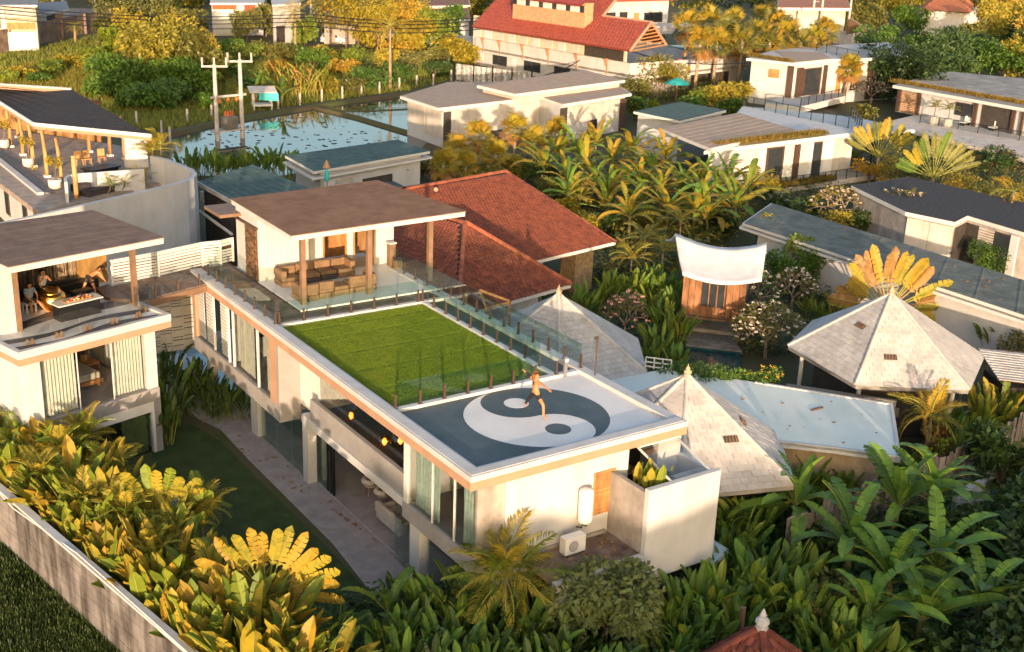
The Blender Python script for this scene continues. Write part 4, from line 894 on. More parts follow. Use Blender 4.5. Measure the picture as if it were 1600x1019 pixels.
mb = MB(); mb.prism([at(1070, 512, .1)[:2], at(1160, 522, .1)[:2], b[:2], a[:2]], 0, .1); mb.build('gravel_deck', mat('gravel', (.20, .185, .16), .95, .35, 9, .8, 30), PO)
for (u, v) in ((1092, 548), (1118, 551)):
    mb = MB(); p = at(u, v, .16); mb.box(p.x-.12, p.x+.12, p.y-.9, p.y+.1, .12, .155); mb.build('underwater_step', mat('dark_tile', (.01, .03, .035), .3), PO)
HU = thing('wooden_hut', 'small wooden hut with a sagging white roof beside the garden pool', 'hut', tuple(at(1120, 505, 0)))
R0, R1, R2c, R3 = Vector((28.05, 22.49, 5.5)), Vector((31.47, 18.45, 5.5)), Vector((29.1, 16.3, 4.2)), Vector((25.9, 19.2, 4.2))
n = 10; vs = []; fs = []
for j in range(n+1):
    for i in range(n+1):
        s = i/n; v = j/n; p = R0.lerp(R1, s).lerp(R3.lerp(R2c, s), v); vs.append(p-Vector((0, 0, .55*math.sin(math.pi*s)*(1-.35*v)+.18*math.sin(math.pi*v))))
for j in range(n):
    for i in range(n): fs.append((j*(n+1)+i, j*(n+1)+i+1, (j+1)*(n+1)+i+1, (j+1)*(n+1)+i))
mb = MB(); mb.add(vs, fs); o = mb.build('front_roof', mat('white_roofing', (.56, .55, .54), .8, .08, 1, .25, 18), HU, smooth=True); s_ = o.modifiers.new('thickness', 'SOLIDIFY'); s_.thickness = .12; s_.offset = 0
B0, B1 = R0+(R0-R3)*.9, R1+(R1-R2c)*.9
vs2 = []
for j in range(n+1):
    for i in range(n+1):
        s = i/n; v = j/n; p = R0.lerp(R1, s).lerp(Vector((*B0.lerp(B1, s)[:2], 4.2)), v); vs2.append(p-Vector((0, 0, .55*math.sin(math.pi*s)*(1-.35*v)+.18*math.sin(math.pi*v))))
mb = MB(); mb.add(vs2, fs); o = mb.build('rear_roof', MATS['white_roofing'], HU, smooth=True); s_ = o.modifiers.new('thickness', 'SOLIDIFY'); s_.thickness = .12; s_.offset = 0
an = math.atan2((R1-R0).y, (R1-R0).x); cc_ = (R0+R1)/2; hc = Vector((cc_.x, cc_.y, 0))
hM = Matrix.Translation(hc) @ Matrix.Rotation(an, 4, 'Z')
M_hut = mat('hut_planks', (.24, .11, .05), .7, .25, 3, .2, 30, stretch=(1, 1, .3), rnd=.25)
for k in range(10):
    mb = MB(hM); x = -1.7+k*.36
    if 3 <= k <= 6: mb.box(x, x+.34, -1.85, -1.75, 1.3, 1.9); mb.build('plank', M_hut, HU)
    else: mb.box(x, x+.34, -1.85, -1.75, 1.3, 4.0); mb.build('plank', M_hut, HU)
mb = MB(hM); mb.box(-.65, .75, -1.80, -1.76, 1.9, 4.0); w = mb.build('window', MATS['dark_pane'], HU)
for x in (-.65, -.18, .28, .72): mb = MB(hM); mb.box(x-.03, x+.03, -1.86, -1.8, 1.9, 4.0); mb.build('mullion', M_hut, w)
mb = MB(hM); mb.box(-1.72, 1.9, -1.7, 1.7, 1.3, 4.2); mb.build('body', M_dark, HU)
mb = MB(hM); mb.box(-1.9, 2.0, -2.1, 1.9, 1.15, 1.3); mb.build('floor_deck', M_timber, HU)
for x in (-1.7, 1.8):
    for y in (-1.9, 1.6): mb = MB(hM); mb.box(x-.1, x+.1, y-.1, y+.1, 0, 1.15); mb.build('stilt', M_timber, HU)
mb = MB(hM); mb.box(-1.8, 1.9, -1.2, 1.6, 0, .3); mb.build('plinth', M_concrete, HU)

# ================================================================ flat roofed houses
M_tan = mat('tan_shingle', (.36, .27, .20), .9, .2, 1.4, .4, 20, col2=(.28, .21, .16))
M_teals = mat('teal_shingle', (.10, .145, .135), .95, .25, 1.6, .5, 16, spec=.05, col2=(.06, .095, .092))
M_greyroof = mat('grey_green_shingle', (.165, .175, .155), .95, .2, 1.0, .5, 16, spec=.05, col2=(.095, .11, .102))
M_gravelroof = mat('dark_gravel', (.085, .085, .088), .95, .4, 5, .9, 25, spec=.05, col2=(.04, .041, .045))
M_stained = mat('stained_white', (.52, .47, .42), .9, .15, .8, .3, 20, streak=.15, col2=(.40, .35, .30))
M_pane = MATS['dark_pane']
def slab(t, px, z, m, th=.25, edge=None, name='roof'):
    """flat roof from photograph points on the level z: slab with a pale edge and its covering as a sheet on top"""
    P_ = [at(u, v, z) if not isinstance(v, Vector) else v for u, v in px]
    mb = MB(); mb.prism([p[:2] for p in P_], z-th, z-.02); mb.build(name, edge or M_white_clean, t)
    c = sum(P_, Vector((0, 0, 0)))/len(P_); mb = MB(); mb.prism([p.lerp(c, .012)[:2] for p in P_], z-.02, z+.012); mb.build(name+'_covering', m, t)
    return P_
def shingle_lines(t, P_, z, n, m, name='shingle_course'):
    for k in range(1, n):
        a = P_[0].lerp(P_[3], k/n); b = P_[1].lerp(P_[2], k/n); d = b-a; mb = MB(); mb.cbox((a+b)/2+Vector((0, 0, .02)), d.length*.97, .16, .02, rz=math.atan2(d.y, d.x), rx=.08); mb.build(name, m, t)
def body(t, P_, z, m, ins=.12, zb=0, name='wall'):
    c = sum(P_, Vector((0, 0, 0)))/len(P_); mb = MB(); mb.prism([p.lerp(c, ins)[:2] for p in P_], zb, z); return mb.build(name, m, t), [p.lerp(c, ins) for p in P_]
def facade(t, A, B, items, zb=0):
    """openings along the wall line A-B seen from outside: (start, end, z0, z1, kind)"""
    A = Vector((A.x, A.y, 0)); B = Vector((B.x, B.y, 0)); d = B-A; L = d.length; dn = d.normalized(); nn = Vector((dn.y, -dn.x, 0)); an = math.atan2(d.y, d.x)
    for s0, s1, z0, z1, kind in items:
        c = A+d*((s0+s1)/2); w = L*(s1-s0); zc = zb+(z0+z1)/2; h = z1-z0
        def bx(off, ww, th, hh, m, name, par, dx=0, dz=0):
            mb = MB(); mb.cbox((c.x+nn.x*off+dn.x*dx, c.y+nn.y*off+dn.y*dx, zc+dz), ww, th, hh, rz=an); return mb.build(name, m, par)
        if kind == 'win':
            f = bx(.03, w, .1, h, M_brownmetal, 'window', t); bx(.06, w-.12, .08, h-.12, M_pane, 'pane', f)
            if w > 1.4: bx(.08, .05, .1, h, M_brownmetal, 'mullion', f)
        elif kind == 'door': f = bx(.03, w, .1, h, M_brownmetal, 'door', t); bx(.06, w*.8, .08, h*.92, M_pane, 'pane', f)
        elif kind == 'timber': bx(.04, w, .12, h, M_teak, 'timber_shutter', t)
        elif kind == 'dark': bx(.02, w, .1, h, M_dark, 'opening', t)
        elif kind == 'curtain': bx(.03, w, .1, h, M_curtain, 'curtain', t)
        elif kind == 'white': bx(.05, w, .16, h, M_white_clean, 'wall_panel', t)
        elif kind == 'louvre':
            n = max(6, int(h/.18))
            for k in range(n): bx(.06, w, .1, h/n*.55, M_stained, 'louvre_slat', t, 0, -h/2+(k+.5)*h/n)
        elif kind == 'tlouvre':
            n = max(6, int(h/.2))
            for k in range(n): bx(.06, w, .1, h/n*.6, M_teak, 'louvre_slat', t, 0, -h/2+(k+.5)*h/n)
        elif kind == 'post': bx(.15, w, .25, h, M_brownmetal, 'post', t)
        elif kind == 'pale': bx(.04, w, .12, h, M_stained, 'stained_panel', t)
def railing(t, pts, h=1.0, step=1.6, m=None, glass=True):
    m = m or M_black
    for a, b in zip(pts, pts[1:]):
        d = b-a; L = d.length; n = max(1, int(L/step)); an = math.atan2(d.y, d.x)
        for k in range(n+1): p = a+d*(k/n); mb = MB(); mb.cbox(p+Vector((0, 0, h/2)), .06, .06, h); mb.build('baluster', m, t)
        c = (a+b)/2; mb = MB(); mb.cbox(c+Vector((0, 0, h)), L, .06, .05, rz=an); mb.build('handrail', m, t)
        if glass: mb = MB(); mb.cbox(c+Vector((0, 0, h/2)), L, .015, h-.1, rz=an); mb.build('glass_pane', M_glass, t)
# green shingled roofs behind the slat fence
G1 = thing('teal_shingle_house', 'low house with a teal shingled roof just right of the curved white wall', 'house', (12, 49, 0))
z = 4.6; P_ = [at(308, 284, z), at(394, 257, z+.3), at(492, 298, z), at(372, 320, z)]
mb = MB(); mb.poly([P_[0], P_[3], P_[2], P_[1]]); mb.poly([p-Vector((0, 0, .25)) for p in P_]); mb.build('roof', M_teals, G1)
for a, b in ((0, 3), (3, 2)):
    mb = MB(); A_, B_ = P_[a], P_[b]; d = B_-A_; mb.cbox((A_+B_)/2-Vector((0, 0, .1)), d.length, .1, .28, rz=math.atan2(d.y, d.x)); mb.build('fascia', M_stained, G1)
for k in range(1, 9):
    a = P_[0].lerp(P_[1], k/9)+Vector((0, 0, .015)); b = P_[3].lerp(P_[2], k/9)+Vector((0, 0, .015)); mb = MB(); mb.tube([a, b], .018, 4); mb.build('shingle_course', M_teals, G1)
w, I = body(G1, P_, 4.3, M_dark, .12)
mb = MB(); mb.tube([at(312, 330, 3.2), at(362, 366, 3.2)], .1, 6); mb.build('drain_beam', M_stained, G1)
mb = MB(); p = at(320, 307, 3.4); mb.cbox(p, .5, .5, .7); mb.build('meter_box', M_white_clean, G1)
G2 = thing('dark_slate_house', 'house with a dark slate blue roof peeking out behind the pavilion roof', 'house', (18, 41, 0))
z = 5.2; P_ = [at(470, 303, z), at(615, 283, z+.4), at(706, 327, z), at(575, 345, z)]
mb = MB(); mb.poly([P_[0], P_[3], P_[2], P_[1]]); mb.poly([p-Vector((0, 0, .25)) for p in P_]); mb.build('roof', mat('slate_blue_roof', (.052, .07, .08), .85, .2, 2, .4, 20), G2)
body(G2, P_, 4.9, M_white, .15)
G3 = thing('teal_shingle_house', 'low house with a teal shingled roof and white eaves beside the flooded field', 'house', (25, 57, 0))
P_ = slab(G3, [(490, 268), (672, 236), (622, 218), (445, 243)], 4.0, M_teals, .22)
shingle_lines(G3, P_, 4.0, 8, M_teals)
mb = MB(); mb.prism([p.lerp(sum(P_, Vector())/4, -.03)[:2] for p in P_], 3.35, 3.5); mb.build('lower_eaves', M_white_clean, G3)
w, I = body(G3, P_, 3.7, M_white, .14); facade(G3, I[0], I[1], [(.02, .12, .2, 3, 'white'), (.14, .3, .2, 3, 'louvre'), (.4, .7, .2, 2.6, 'dark')])
# parasol pole
pp_ = thing('parasol_pole', 'thin pole with a folded turquoise parasol rising behind the pavilion roof', 'parasol', tuple(at(511, 300, 3)))
p = at(511, 300, 3); mb = MB(); mb.tube([p-Vector((0, 0, 2.6)), p+Vector((0, 0, 1.2))], .05, 6); mb.build('pole', M_teak, pp_)
mb = MB(); mb.lathe(p+Vector((0, 0, .75)), [(.12, 0), (.18, .3), (.16, .75), (.06, .95)], 8); mb.build('canopy', mat('turquoise_cloth', (.03, .42, .45), .7), pp_)
mb = MB(); mb.lathe(p+Vector((0, 0, 1.7)), [(.05, 0), (.3, .1), (.2, .35), (.02, .7)], 8); mb.build('finial', M_beige, pp_)
# white house on the edge of the flooded field
FH = thing('flat_roof_house', 'long weathered white house with two tan flat roofs at the edge of the flooded field', 'house', (56, 80, 0))
A_ = slab(FH, [(685, 169), (845, 151), (880, 163), (987, 146), (960, 128), (700, 128), (625, 150)], 4.1, M_tan, .3)
B2 = slab(FH, [(805, 147), (977, 125), (912, 109), (745, 133)], 4.9, M_tan, .3, name='upper_roof'); shingle_lines(FH, B2, 4.9, 8, M_tan)
body(FH, B2, 4.62, M_stained, .08, 3.9, 'upper_wall'); w, I = body(FH, A_, 3.82, M_white, .06)
facade(FH, I[0], I[1], [(.0, .07, .1, 3.6, 'dark'), (.1, .38, 1.2, 3.6, 'pale'), (.4, .68, 1.2, 3.6, 'pale'), (.7, .97, 1.2, 3.6, 'pale'), (.42, .6, .1, 1.1, 'dark')])
facade(FH, I[2], I[3], [(.0, .1, .1, 3.6, 'dark'), (.13, .9, 1.9, 3.6, 'pale'), (.42, .56, .2, 1.8, 'win'), (.92, 1, .1, 3.6, 'post')])
facade(FH, I[6], I[0], [(.05, .5, 1.5, 3.6, 'pale'), (.52, .98, .9, 3.6, 'pale')])
# middle right villa with planted roof edge
MV = thing('planted_roof_villa', 'white villa with a tan roof, planted roof edge and glass-railed roof terrace', 'villa', (64, 54, 0))
A_ = slab(MV, [(1110, 232), (1245, 203), (1155, 176), (1030, 200)], 4.7, M_tan, .28); shingle_lines(MV, A_, 4.7, 8, M_tan)
B_ = slab(MV, [(1100, 236), (1340, 207), (1430, 203), (1330, 182), (1160, 166)], 4.3, mat('pale_terrace', (.46, .46, .46), .8, .08), .3, name='terrace')
w, I = body(MV, [B_[0], B_[1], B_[3], B_[4]], 4.05, M_white, .05)
facade(MV, I[0], I[1], [(.03, .09, .6, 3.7, 'white'), (.1, .2, .6, 3.6, 'louvre'), (.22, .33, .4, 3.7, 'curtain'), (.335, .36, .3, 3.9, 'white'), (.38, .5, .4, 3.8, 'door'), (.5, .56, .4, 3.8, 'curtain'), (.57, .6, .4, 3.8, 'post'), (.61, .67, .4, 3.8, 'curtain'), (.68, .70, .3, 3.9, 'white'), (.7, .77, .4, 3.8, 'door'), (.78, .85, .3, 3.9, 'white'), (.86, .9, .4, 3.9, 'louvre'), (.91, .97, .4, 3.9, 'louvre')])
railing(MV, [at(1160, 166, 4.3), at(1345, 205, 4.3)], 1.1, 1.5); railing(MV, [at(1345, 205, 4.3), at(1330, 182, 4.3)], 1.1, 1.5)
fl0 = I[0]-Vector((0, 0, 0)); fy = Vector((.2, -1.8, 0))
lw = [I[0]+fy*.9, I[1]+fy*1.1, I[1]+Vector((4.2, -1.5, 0)), I[1]+Vector((4.2, 2, 0)), I[0]]
mb = MB(); mb.prism([p[:2] for p in lw], 0, .45); mb.build('veranda', M_stained, MV)
railing(MV, [Vector((*p[:2], .45)) for p in lw[:4]], .95, 1.4)
ss = thing('spiral_stair', 'dark metal spiral stair at the corner of the planted roof villa', 'stair', (I[1].x+2.4, I[1].y-.4, .45))
c = Vector((I[1].x+2.4, I[1].y-.4, .45)); mb = MB(); mb.tube([c, c+Vector((0, 0, 4.8))], .08, 6); mb.build('column', M_black, ss)
for k in range(18):
    a = rad(k*24); mb = MB(); mb.cbox(c+Vector((.55*math.cos(a), .55*math.sin(a), .22+k*.215)), 1.1, .34, .05, rz=a); mb.build('tread', M_black, ss)
    mb = MB(); mb.tube([c+Vector((1.05*math.cos(a), 1.05*math.sin(a), .22+k*.215)), c+Vector((1.05*math.cos(a), 1.05*math.sin(a), 1.2+k*.215))], .025, 4); mb.build('baluster', M_black, ss)
G4 = thing('teal_shingle_house', 'low house with a dark teal shingled roof behind the planted roof villa', 'house', (65, 64, 0))
P_ = slab(G4, [(1062, 189), (1135, 172), (1062, 159), (990, 174)], 4.3, M_teals, .25); shingle_lines(G4, P_, 4.3, 7, M_teals); body(G4, P_, 4.0, M_white, .1)
# long grey-green roofs
RA = thing('row_house', 'long low row house under a grey-green shingled roof behind the fan-shaped palm', 'house', (43, 22, 0))
P_ = slab(RA, [(1600+60, 512), (1600+60, 456), (1205, 317), (1160, 348)], 3.2, M_greyroof, .2); shingle_lines(RA, P_, 3.2, 9, M_greyroof)
Q_ = [p.lerp(sum(P_, Vector())/4, -.02) for p in P_]; mb = MB(); mb.prism([p[:2] for p in Q_], 2.72, 2.88); mb.build('lower_eaves', M_white_clean, RA)
body(RA, P_, 2.98, M_white, .12)
RB = thing('gravel_roof_house', 'pale concrete house with a dark gravel roof and slatted entrance at the right', 'house', (56, 27, 0))
P_ = slab(RB, [(1330, 290), (1415, 331), (1492, 347), (1512, 337), (1600, 363), (1660, 375), (1660, 330), (1420, 276)], 3.6, M_gravelroof, .3)
w, I = body(RB, P_, 3.3, M_concrete, .04)
facade(RB, I[1], I[2], [(.02, .5, .1, 3.2, 'pale'), (.51, .98, .1, 3.2, 'pale')])
facade(RB, I[3], I[4], [(.0, .25, .1, 3.1, 'dark'), (.27, .55, .1, 3.1, 'louvre'), (.56, .85, .1, 3.1, 'win'), (.86, .99, .1, 3.2, 'white')])
facade(RB, I[2], I[3], [(.05, .95, .1, 3.1, 'dark')])
# upper right villas
T2 = thing('planted_roof_villa', 'white villa with a grassy roof edge and dark framed veranda at the right edge', 'villa', (110, 62, 0))
P_ = slab(T2, [(1395, 133), (1480, 148), (1660, 180), (1660, 128), (1475, 111)], 4.2, mat('weathered_roof', (.30, .28, .25), .9, .2, .6), .35)
w, I = body(T2, P_, 3.8, M_white, .07, 1.0)
facade(T2, I[0], I[1], [(.02, .08, 0, 2.7, 'post'), (.1, .42, 0, 2.6, 'tlouvre'), (.44, .48, 0, 2.7, 'post')], 1.1); facade(T2, I[1], I[2], [(.08, .25, .9, 2.4, 'win'), (.27, .3, 0, 2.7, 'post'), (.34, .62, 0, 2.6, 'dark'), (.63, .66, 0, 2.6, 'post'), (.72, .74, 0, 2.6, 'post')], 1.1)
V_ = [at(1378, 192, 1.1), at(1600, 248, 1.1), at(1660, 262, 1.1), at(1660, 215, 1.1), at(1450, 175, 1.1)]
mb = MB(); mb.prism([p[:2] for p in V_], .7, 1.1); mb.build('veranda', M_stained, T2); mb = MB(); mb.prism([p.lerp(sum(V_, Vector())/5, .1)[:2] for p in V_], 0, .7); mb.build('plinth', M_dark, T2)
railing(T2, [at(1437, 192, 1.1), at(1660, 232, 1.1)], 1.0, 2.2)
for k, (u, v) in enumerate(((1458, 194), (1480, 198))):
    p = at(u, v, 1.1); t = thing('potted_palm', ['white pot with a small palm on the veranda, the one nearer the timber louvres', 'white pot with a small palm on the veranda, the one nearer the dark doorway'][k], 'potted plant', tuple(p), 'white pots on the right veranda')
    mb = MB(); mb.lathe(p, [(.4, 0), (.55, .2), (.5, .9), (.42, .95)], 10); mb.build('pot', M_pot, t); mb = MB(); mb.tube([p+Vector((0, 0, .9)), p+Vector((0, 0, 2.2))], .05, 5); mb.build('stem', MATS['bark'], t); t['_leaf'] = 2
for k, (u, v) in enumerate(((1507, 196), (1553, 204))):
    p = at(u, v, 1.1); t = thing('lounge_chair', ['white lounge chair on the veranda left of the dark doorway', 'white lounge chair on the veranda right of the dark doorway'][k], 'chair', tuple(p), 'white lounge chairs on the right veranda')
    mb = MB(); mb.cbox(p+Vector((0, 0, .4)), 1.3, .7, .14); mb.build('seat', M_white_clean, t); mb = MB(); mb.cbox(p+Vector((.5, .2, .75)), .8, .14, .6, rz=.3); mb.build('backrest', M_white_clean, t)
    for sx in (-.5, .5): mb = MB(); mb.cbox(p+Vector((sx, 0, .17)), .08, .6, .34); mb.build('leg', M_black, t)
T1 = thing('two_storey_villa', 'white two-storey villa with a corner stair and glass-railed roof deck, upper right', 'villa', (108, 84, 0))
P_ = slab(T1, [(1240, 99), (1300, 93), (1420, 88), (1388, 66), (1270, 72), (1205, 79), (1166, 91)], 5.8, mat('pale_deck', (.42, .40, .38), .8, .1), .3)
A_ = slab(T1, [(1240, 98), (1300, 92), (1285, 82), (1210, 80)], 5.86, M_tan, .06, name='tan_roof')
w, I = body(T1, P_, 5.5, M_white, .07)
facade(T1, I[6], I[0], [(.42, .66, 3.6, 4.7, 'timber'), (.86, .98, 1.2, 5.3, 'post')]); facade(T1, I[0], I[1], [(.05, .2, 1.4, 5.1, 'post'), (.25, .75, 1.4, 4.9, 'door'), (.8, .88, 1.4, 5.1, 'post')]); facade(T1, I[1], I[2], [(.1, .16, 1.4, 3.6, 'timber'), (.3, .42, 1.5, 4.6, 'dark'), (.52, .58, .2, 5.3, 'post'), (.6, .75, .2, 4.8, 'dark'), (.78, .8, .2, 5.3, 'post'), (.82, .97, .2, 4.6, 'dark')])
mb = MB(); L_ = [at(1195, 166, .9), at(1250, 172, .9), at(1320, 155, .9), at(1310, 140, .9), at(1230, 150, .9)]; mb.prism([p[:2] for p in L_], .5, 1.3); mb.build('balcony', M_white, T1)
railing(T1, [Vector((*L_[0][:2], 1.3)), Vector((*L_[1][:2], 1.3)), Vector((*L_[2][:2], 1.3))], 1.1, 2.0)
railing(T1, [at(1275, 80, 5.8), at(1340, 93, 5.8), at(1420, 87, 5.8), at(1390, 67, 5.8)], 1.1, 2.2)
# ================================================================ field, flooded paddy, road
M_field = mat('rough_field', (.065, .075, .018), .95, .3, .16, .5, 3, col2=(.085, .055, .026), contrast=(.38, .6))
flat('field', [at(u, v, 0)[:2] for u, v in ((-120, 200), (270, 215), (400, 182), (500, 166), (640, 148), (720, 132), (745, 70), (520, 72), (250, 60), (-120, 90))], .012, M_field)
M_yard = mat('yard_paving', (.26, .21, .17), .9, .2, .5, .2, 8)
flat('yard', [at(u, v, 0)[:2] for u, v in ((-120, 84), (18, 78), (60, 67), (135, 50), (185, 38), (185, 14), (-120, 10))], .02, M_yard)
M_road = mat('asphalt', (.11, .10, .095), .9, .15, 1, .3, 20)
flat('road', [at(u, v, 0)[:2] for u, v in ((150, 32), (330, 50), (520, 66), (760, 70), (760, 61), (600, 56), (400, 42), (200, 22))], .03, M_road)
M_pond = mat('flooded_paddy_water', (.055, .06, .05), .05, .35, .35, .03, 2, spec=.65)
flat('water', [at(u, v, 0)[:2] for u, v in ((262, 215), (330, 197), (400, 184), (500, 167), (640, 149), (700, 190), (650, 240), (440, 275), (270, 275))], .02, M_pond)
M_mud = mat('wet_mud', (.05, .038, .024), .8, .3, 1.5, .5, 6)
def bund(pts, w, h=.3, name='bund'):
    mb = MB()
    for (a, b) in zip(pts, pts[1:]):
        a = at(*a, 0); b = at(*b, 0); d = (b-a).normalized(); nn = Vector((-d.y, d.x, 0))*w
        mb.add([a-nn, b-nn, b+nn, a+nn, a-nn*.5+Vector((0, 0, h)), b-nn*.5+Vector((0, 0, h)), b+nn*.5+Vector((0, 0, h)), a+nn*.5+Vector((0, 0, h))], [(4, 5, 6, 7), (0, 1, 5, 4), (1, 2, 6, 5), (2, 3, 7, 6), (3, 0, 4, 7)])
    o = mb.build(name, M_field); o['kind'] = 'structure'
bund([(486, 168), (560, 186), (640, 210)], .55); bund([(515, 173), (580, 174), (640, 171)], .22, .12)
bund([(255, 214), (330, 196), (400, 183), (500, 166), (640, 148)], 1.0, .35)
mb = MB()
for i in range(220):
    p = at(R.uniform(300, 630), R.uniform(176, 245), .03); r = R.uniform(.05, .3); an = R.uniform(0, 3)
    mb.add([p+Vector((r*math.cos(an+k*1.26)*R.uniform(.5, 1.3), r*math.sin(an+k*1.26), .012)) for k in range(5)], [(0, 1, 2, 3, 4)])
o = mb.build('mud_clods', M_mud); o['kind'] = 'stuff'
M_grass = leafmat('field_grass', (.20, .21, .03), (.075, .11, .016), .3)
def tufts(name, region, n, h0, h1, m, w=.05):
    vs = []; fs = []
    for i in range(n):
        u, v = region(); p = at(u, v, 0)
        for k in range(3):
            a = R.uniform(0, 6.28); h = R.uniform(h0, h1); q = p+Vector((R.uniform(-.3, .3), R.uniform(-.3, .3), 0)); dx = Vector((math.cos(a), math.sin(a), 0))
            b = len(vs); vs += [q-dx*w, q+dx*w, q+Vector((-dx.y, dx.x, 0))*h*.4+Vector((0, 0, h))]; fs.append((b, b+1, b+2))
    mb = MB(); mb.add(vs, fs); o = mb.build(name, m); o['kind'] = 'stuff'; return o
def inpoly(poly):
    xs = [p[0] for p in poly]; ys_ = [p[1] for p in poly]
    while True:
        x = R.uniform(min(xs), max(xs)); y = R.uniform(min(ys_), max(ys_)); c = False; j = len(poly)-1
        for i in range(len(poly)):
            (xi, yi), (xj, yj) = poly[i], poly[j]
            if (yi > y) != (yj > y) and x < (xj-xi)*(y-yi)/(yj-yi)+xi: c = not c
            j = i
        if c: return x, y
FP = [(0, 195), (270, 205), (400, 176), (500, 160), (640, 142), (705, 125), (725, 85), (520, 78), (330, 66), (190, 48), (135, 58), (60, 75), (0, 88)]
tufts('grass', lambda: inpoly(FP), 20000, .25, .75, M_grass, .07)
tufts('grass', lambda: inpoly([(0, 115), (150, 85), (210, 110), (190, 150), (0, 170)]), 6000, .5, 1.2, leafmat('sunlit_grass', (.26, .22, .03), (.12, .13, .018), .35), .09)
M_weed = leafmat('ground_weeds', (.06, .09, .016), (.025, .042, .008), .25)
tufts('weeds', lambda: inpoly([(0, 850), (140, 960), (230, 1040), (-40, 1040), (-40, 860)]), 6000, .08, .3, M_weed, .05)
# ================================================================ walls and fences
lw0 = Vector((-12.6, 21.5, 0)); lw1 = Vector((-8.55, -.9, 0))
M_block = mat('grey_blockwork', (.21, .19, .178), .95, .16, .9, .5, 22, streak=.72, rnd=.10, col2=(.115, .10, .092), contrast=(.3, .6))
LW = block_wall('long grey concrete block wall with dark water stains along the golden hedge', lw1, lw0, 2.4, .6, .3, .18, M_block)
d = lw0-lw1; mb = MB(); mb.cbox((lw0+lw1)/2+Vector((0, 0, 2.44)), d.length, .30, .09, rz=math.atan2(d.y, d.x)); mb.build('coping', M_white, LW, bevel=.015)
mb = MB(); mb.tube([lw1+Vector((-.2, 0, 2.56)), lw1.lerp(lw0, .4)+Vector((-.05, 0, 2.54)), lw1.lerp(lw0, .62)+Vector((-.12, 0, 2.2)), lw1.lerp(lw0, .75)+Vector((-.08, 0, 2.52)), lw0+Vector((-.1, 0, 2.55))], .03, 6); mb.build('conduit', M_white_clean, LW)
PF = thing('plank_fence', 'weathered grey vertical plank fence overgrown with vines at the right', 'fence', tuple(at(1500, 740, 0)))
M_plank = mat('weathered_plank', (.27, .225, .19), .9, .25, 3, .4, 25, rnd=.28, stretch=(1, 1, .25))
fl = [at(1230, 822, 1.9), at(1350, 765, 2.0), at(1480, 712, 2.1), at(1640, 628, 2.2)]
mb = MB(); mb.box(-.11, .11, -.02, .02, 0, 2.0); pm = mb.mesh('plank', M_plank)
for a, b in zip(fl, fl[1:]):
    d = Vector((b.x-a.x, b.y-a.y, 0)); an = math.atan2(d.y, d.x); n = int(d.length/.235)
    for k in range(n):
        p = Vector((a.x, a.y, .25))+d*((k+.5)/n); inst(pm, 'plank', PF, p, (R.uniform(-.03, .03), R.uniform(-.03, .03), an+R.uniform(-.05, .05)), (1, 1, R.uniform(.86, 1.06)))
    c = Vector(((a.x+b.x)/2, (a.y+b.y)/2, .12)); mb = MB(); mb.cbox(c, d.length, .3, .45, rz=an); mb.build('base_wall', M_concrete, PF)
    mb = MB(); mb.cbox(c+Vector((0, 0, 1.5)), d.length, .06, .1, rz=an); mb.build('rail', M_plank, PF)
wp = thing('white_wall', 'short white boundary wall piece under the plank fence', 'wall', tuple(at(1515, 770, 0)))
a, b = at(1490, 768, 1.1), at(1545, 740, 1.2); d = b-a; mb = MB(); mb.cbox(((a.x+b.x)/2-.3, (a.y+b.y)/2-.3, .6), d.length, .2, 1.2, rz=math.atan2(d.y, d.x)); mb.build('wall_block', M_white, wp, bevel=.02); mb = MB(); mb.cbox(((a.x+b.x)/2-.3, (a.y+b.y)/2-.3, 1.23), d.length+.1, .28, .06, rz=math.atan2(d.y, d.x)); mb.build('coping', M_white, wp)
gw = thing('garden_wall', 'low grey garden wall and step below the white service ledge', 'wall', tuple(at(1040, 930, 0)))
for k, (u0, v0, u1, v1, z, w) in enumerate(((985, 935, 1090, 895, .7, .3), (960, 985, 1080, 935, .35, 1.2))):
    a, b = at(u0, v0, z), at(u1, v1, z); d = b-a; mb = MB(); mb.cbox(((a.x+b.x)/2, (a.y+b.y)/2, z/2), d.length, w, z, rz=math.atan2(d.y, d.x)); mb.build(('wall_block', 'step')[k], M_concrete, gw, bevel=.02)
RT = thing('red_tiled_pavilion', 'small pavilion with a dark red tiled pointed roof and white finial at the bottom edge', 'pavilion', tuple(at(1190, 983, 3.2)*1.0)[:2]+(0,))
ap = at(1190, 983, 3.2); cr = [ap+Vector((3.3*math.cos(rad(a)), 3.3*math.sin(rad(a)), -2.35)) for a in (-124, -34, 56, 146)]
f = [[cr[i], cr[(i+1) % 4], ap, ap] for i in range(4)]
M_dred = mat('aged_red_tile', (.17, .045, .028), .8, .3, 2.5, .4, 25, rnd=.3, col2=(.09, .026, .018))
sheath(RT, f, M_dark); tiles(RT, f, .26, .30, M_dred, 'pan'); [ridge(RT, c_+Vector((0, 0, .05)), ap+Vector((0, 0, .05)), M_dred, .11, .32) for c_ in cr]
mb = MB(); mb.lathe(ap, [(.16, -.05), (.2, .08), (.1, .14), (.22, .22), (.2, .34), (.08, .42), (.12, .48), (.02, .7)], 8); mb.build('finial', mat('pale_stone', (.45, .43, .42), .8, .15, 8), RT)
for a in (-124, -34, 56, 146): p = ap+Vector((2.6*math.cos(rad(a)), 2.6*math.sin(rad(a)), 0)); mb = MB(); mb.tube([(p.x, p.y, 0), (p.x, p.y, 2.3)], .1, 6); mb.build('post', M_timber, RT)
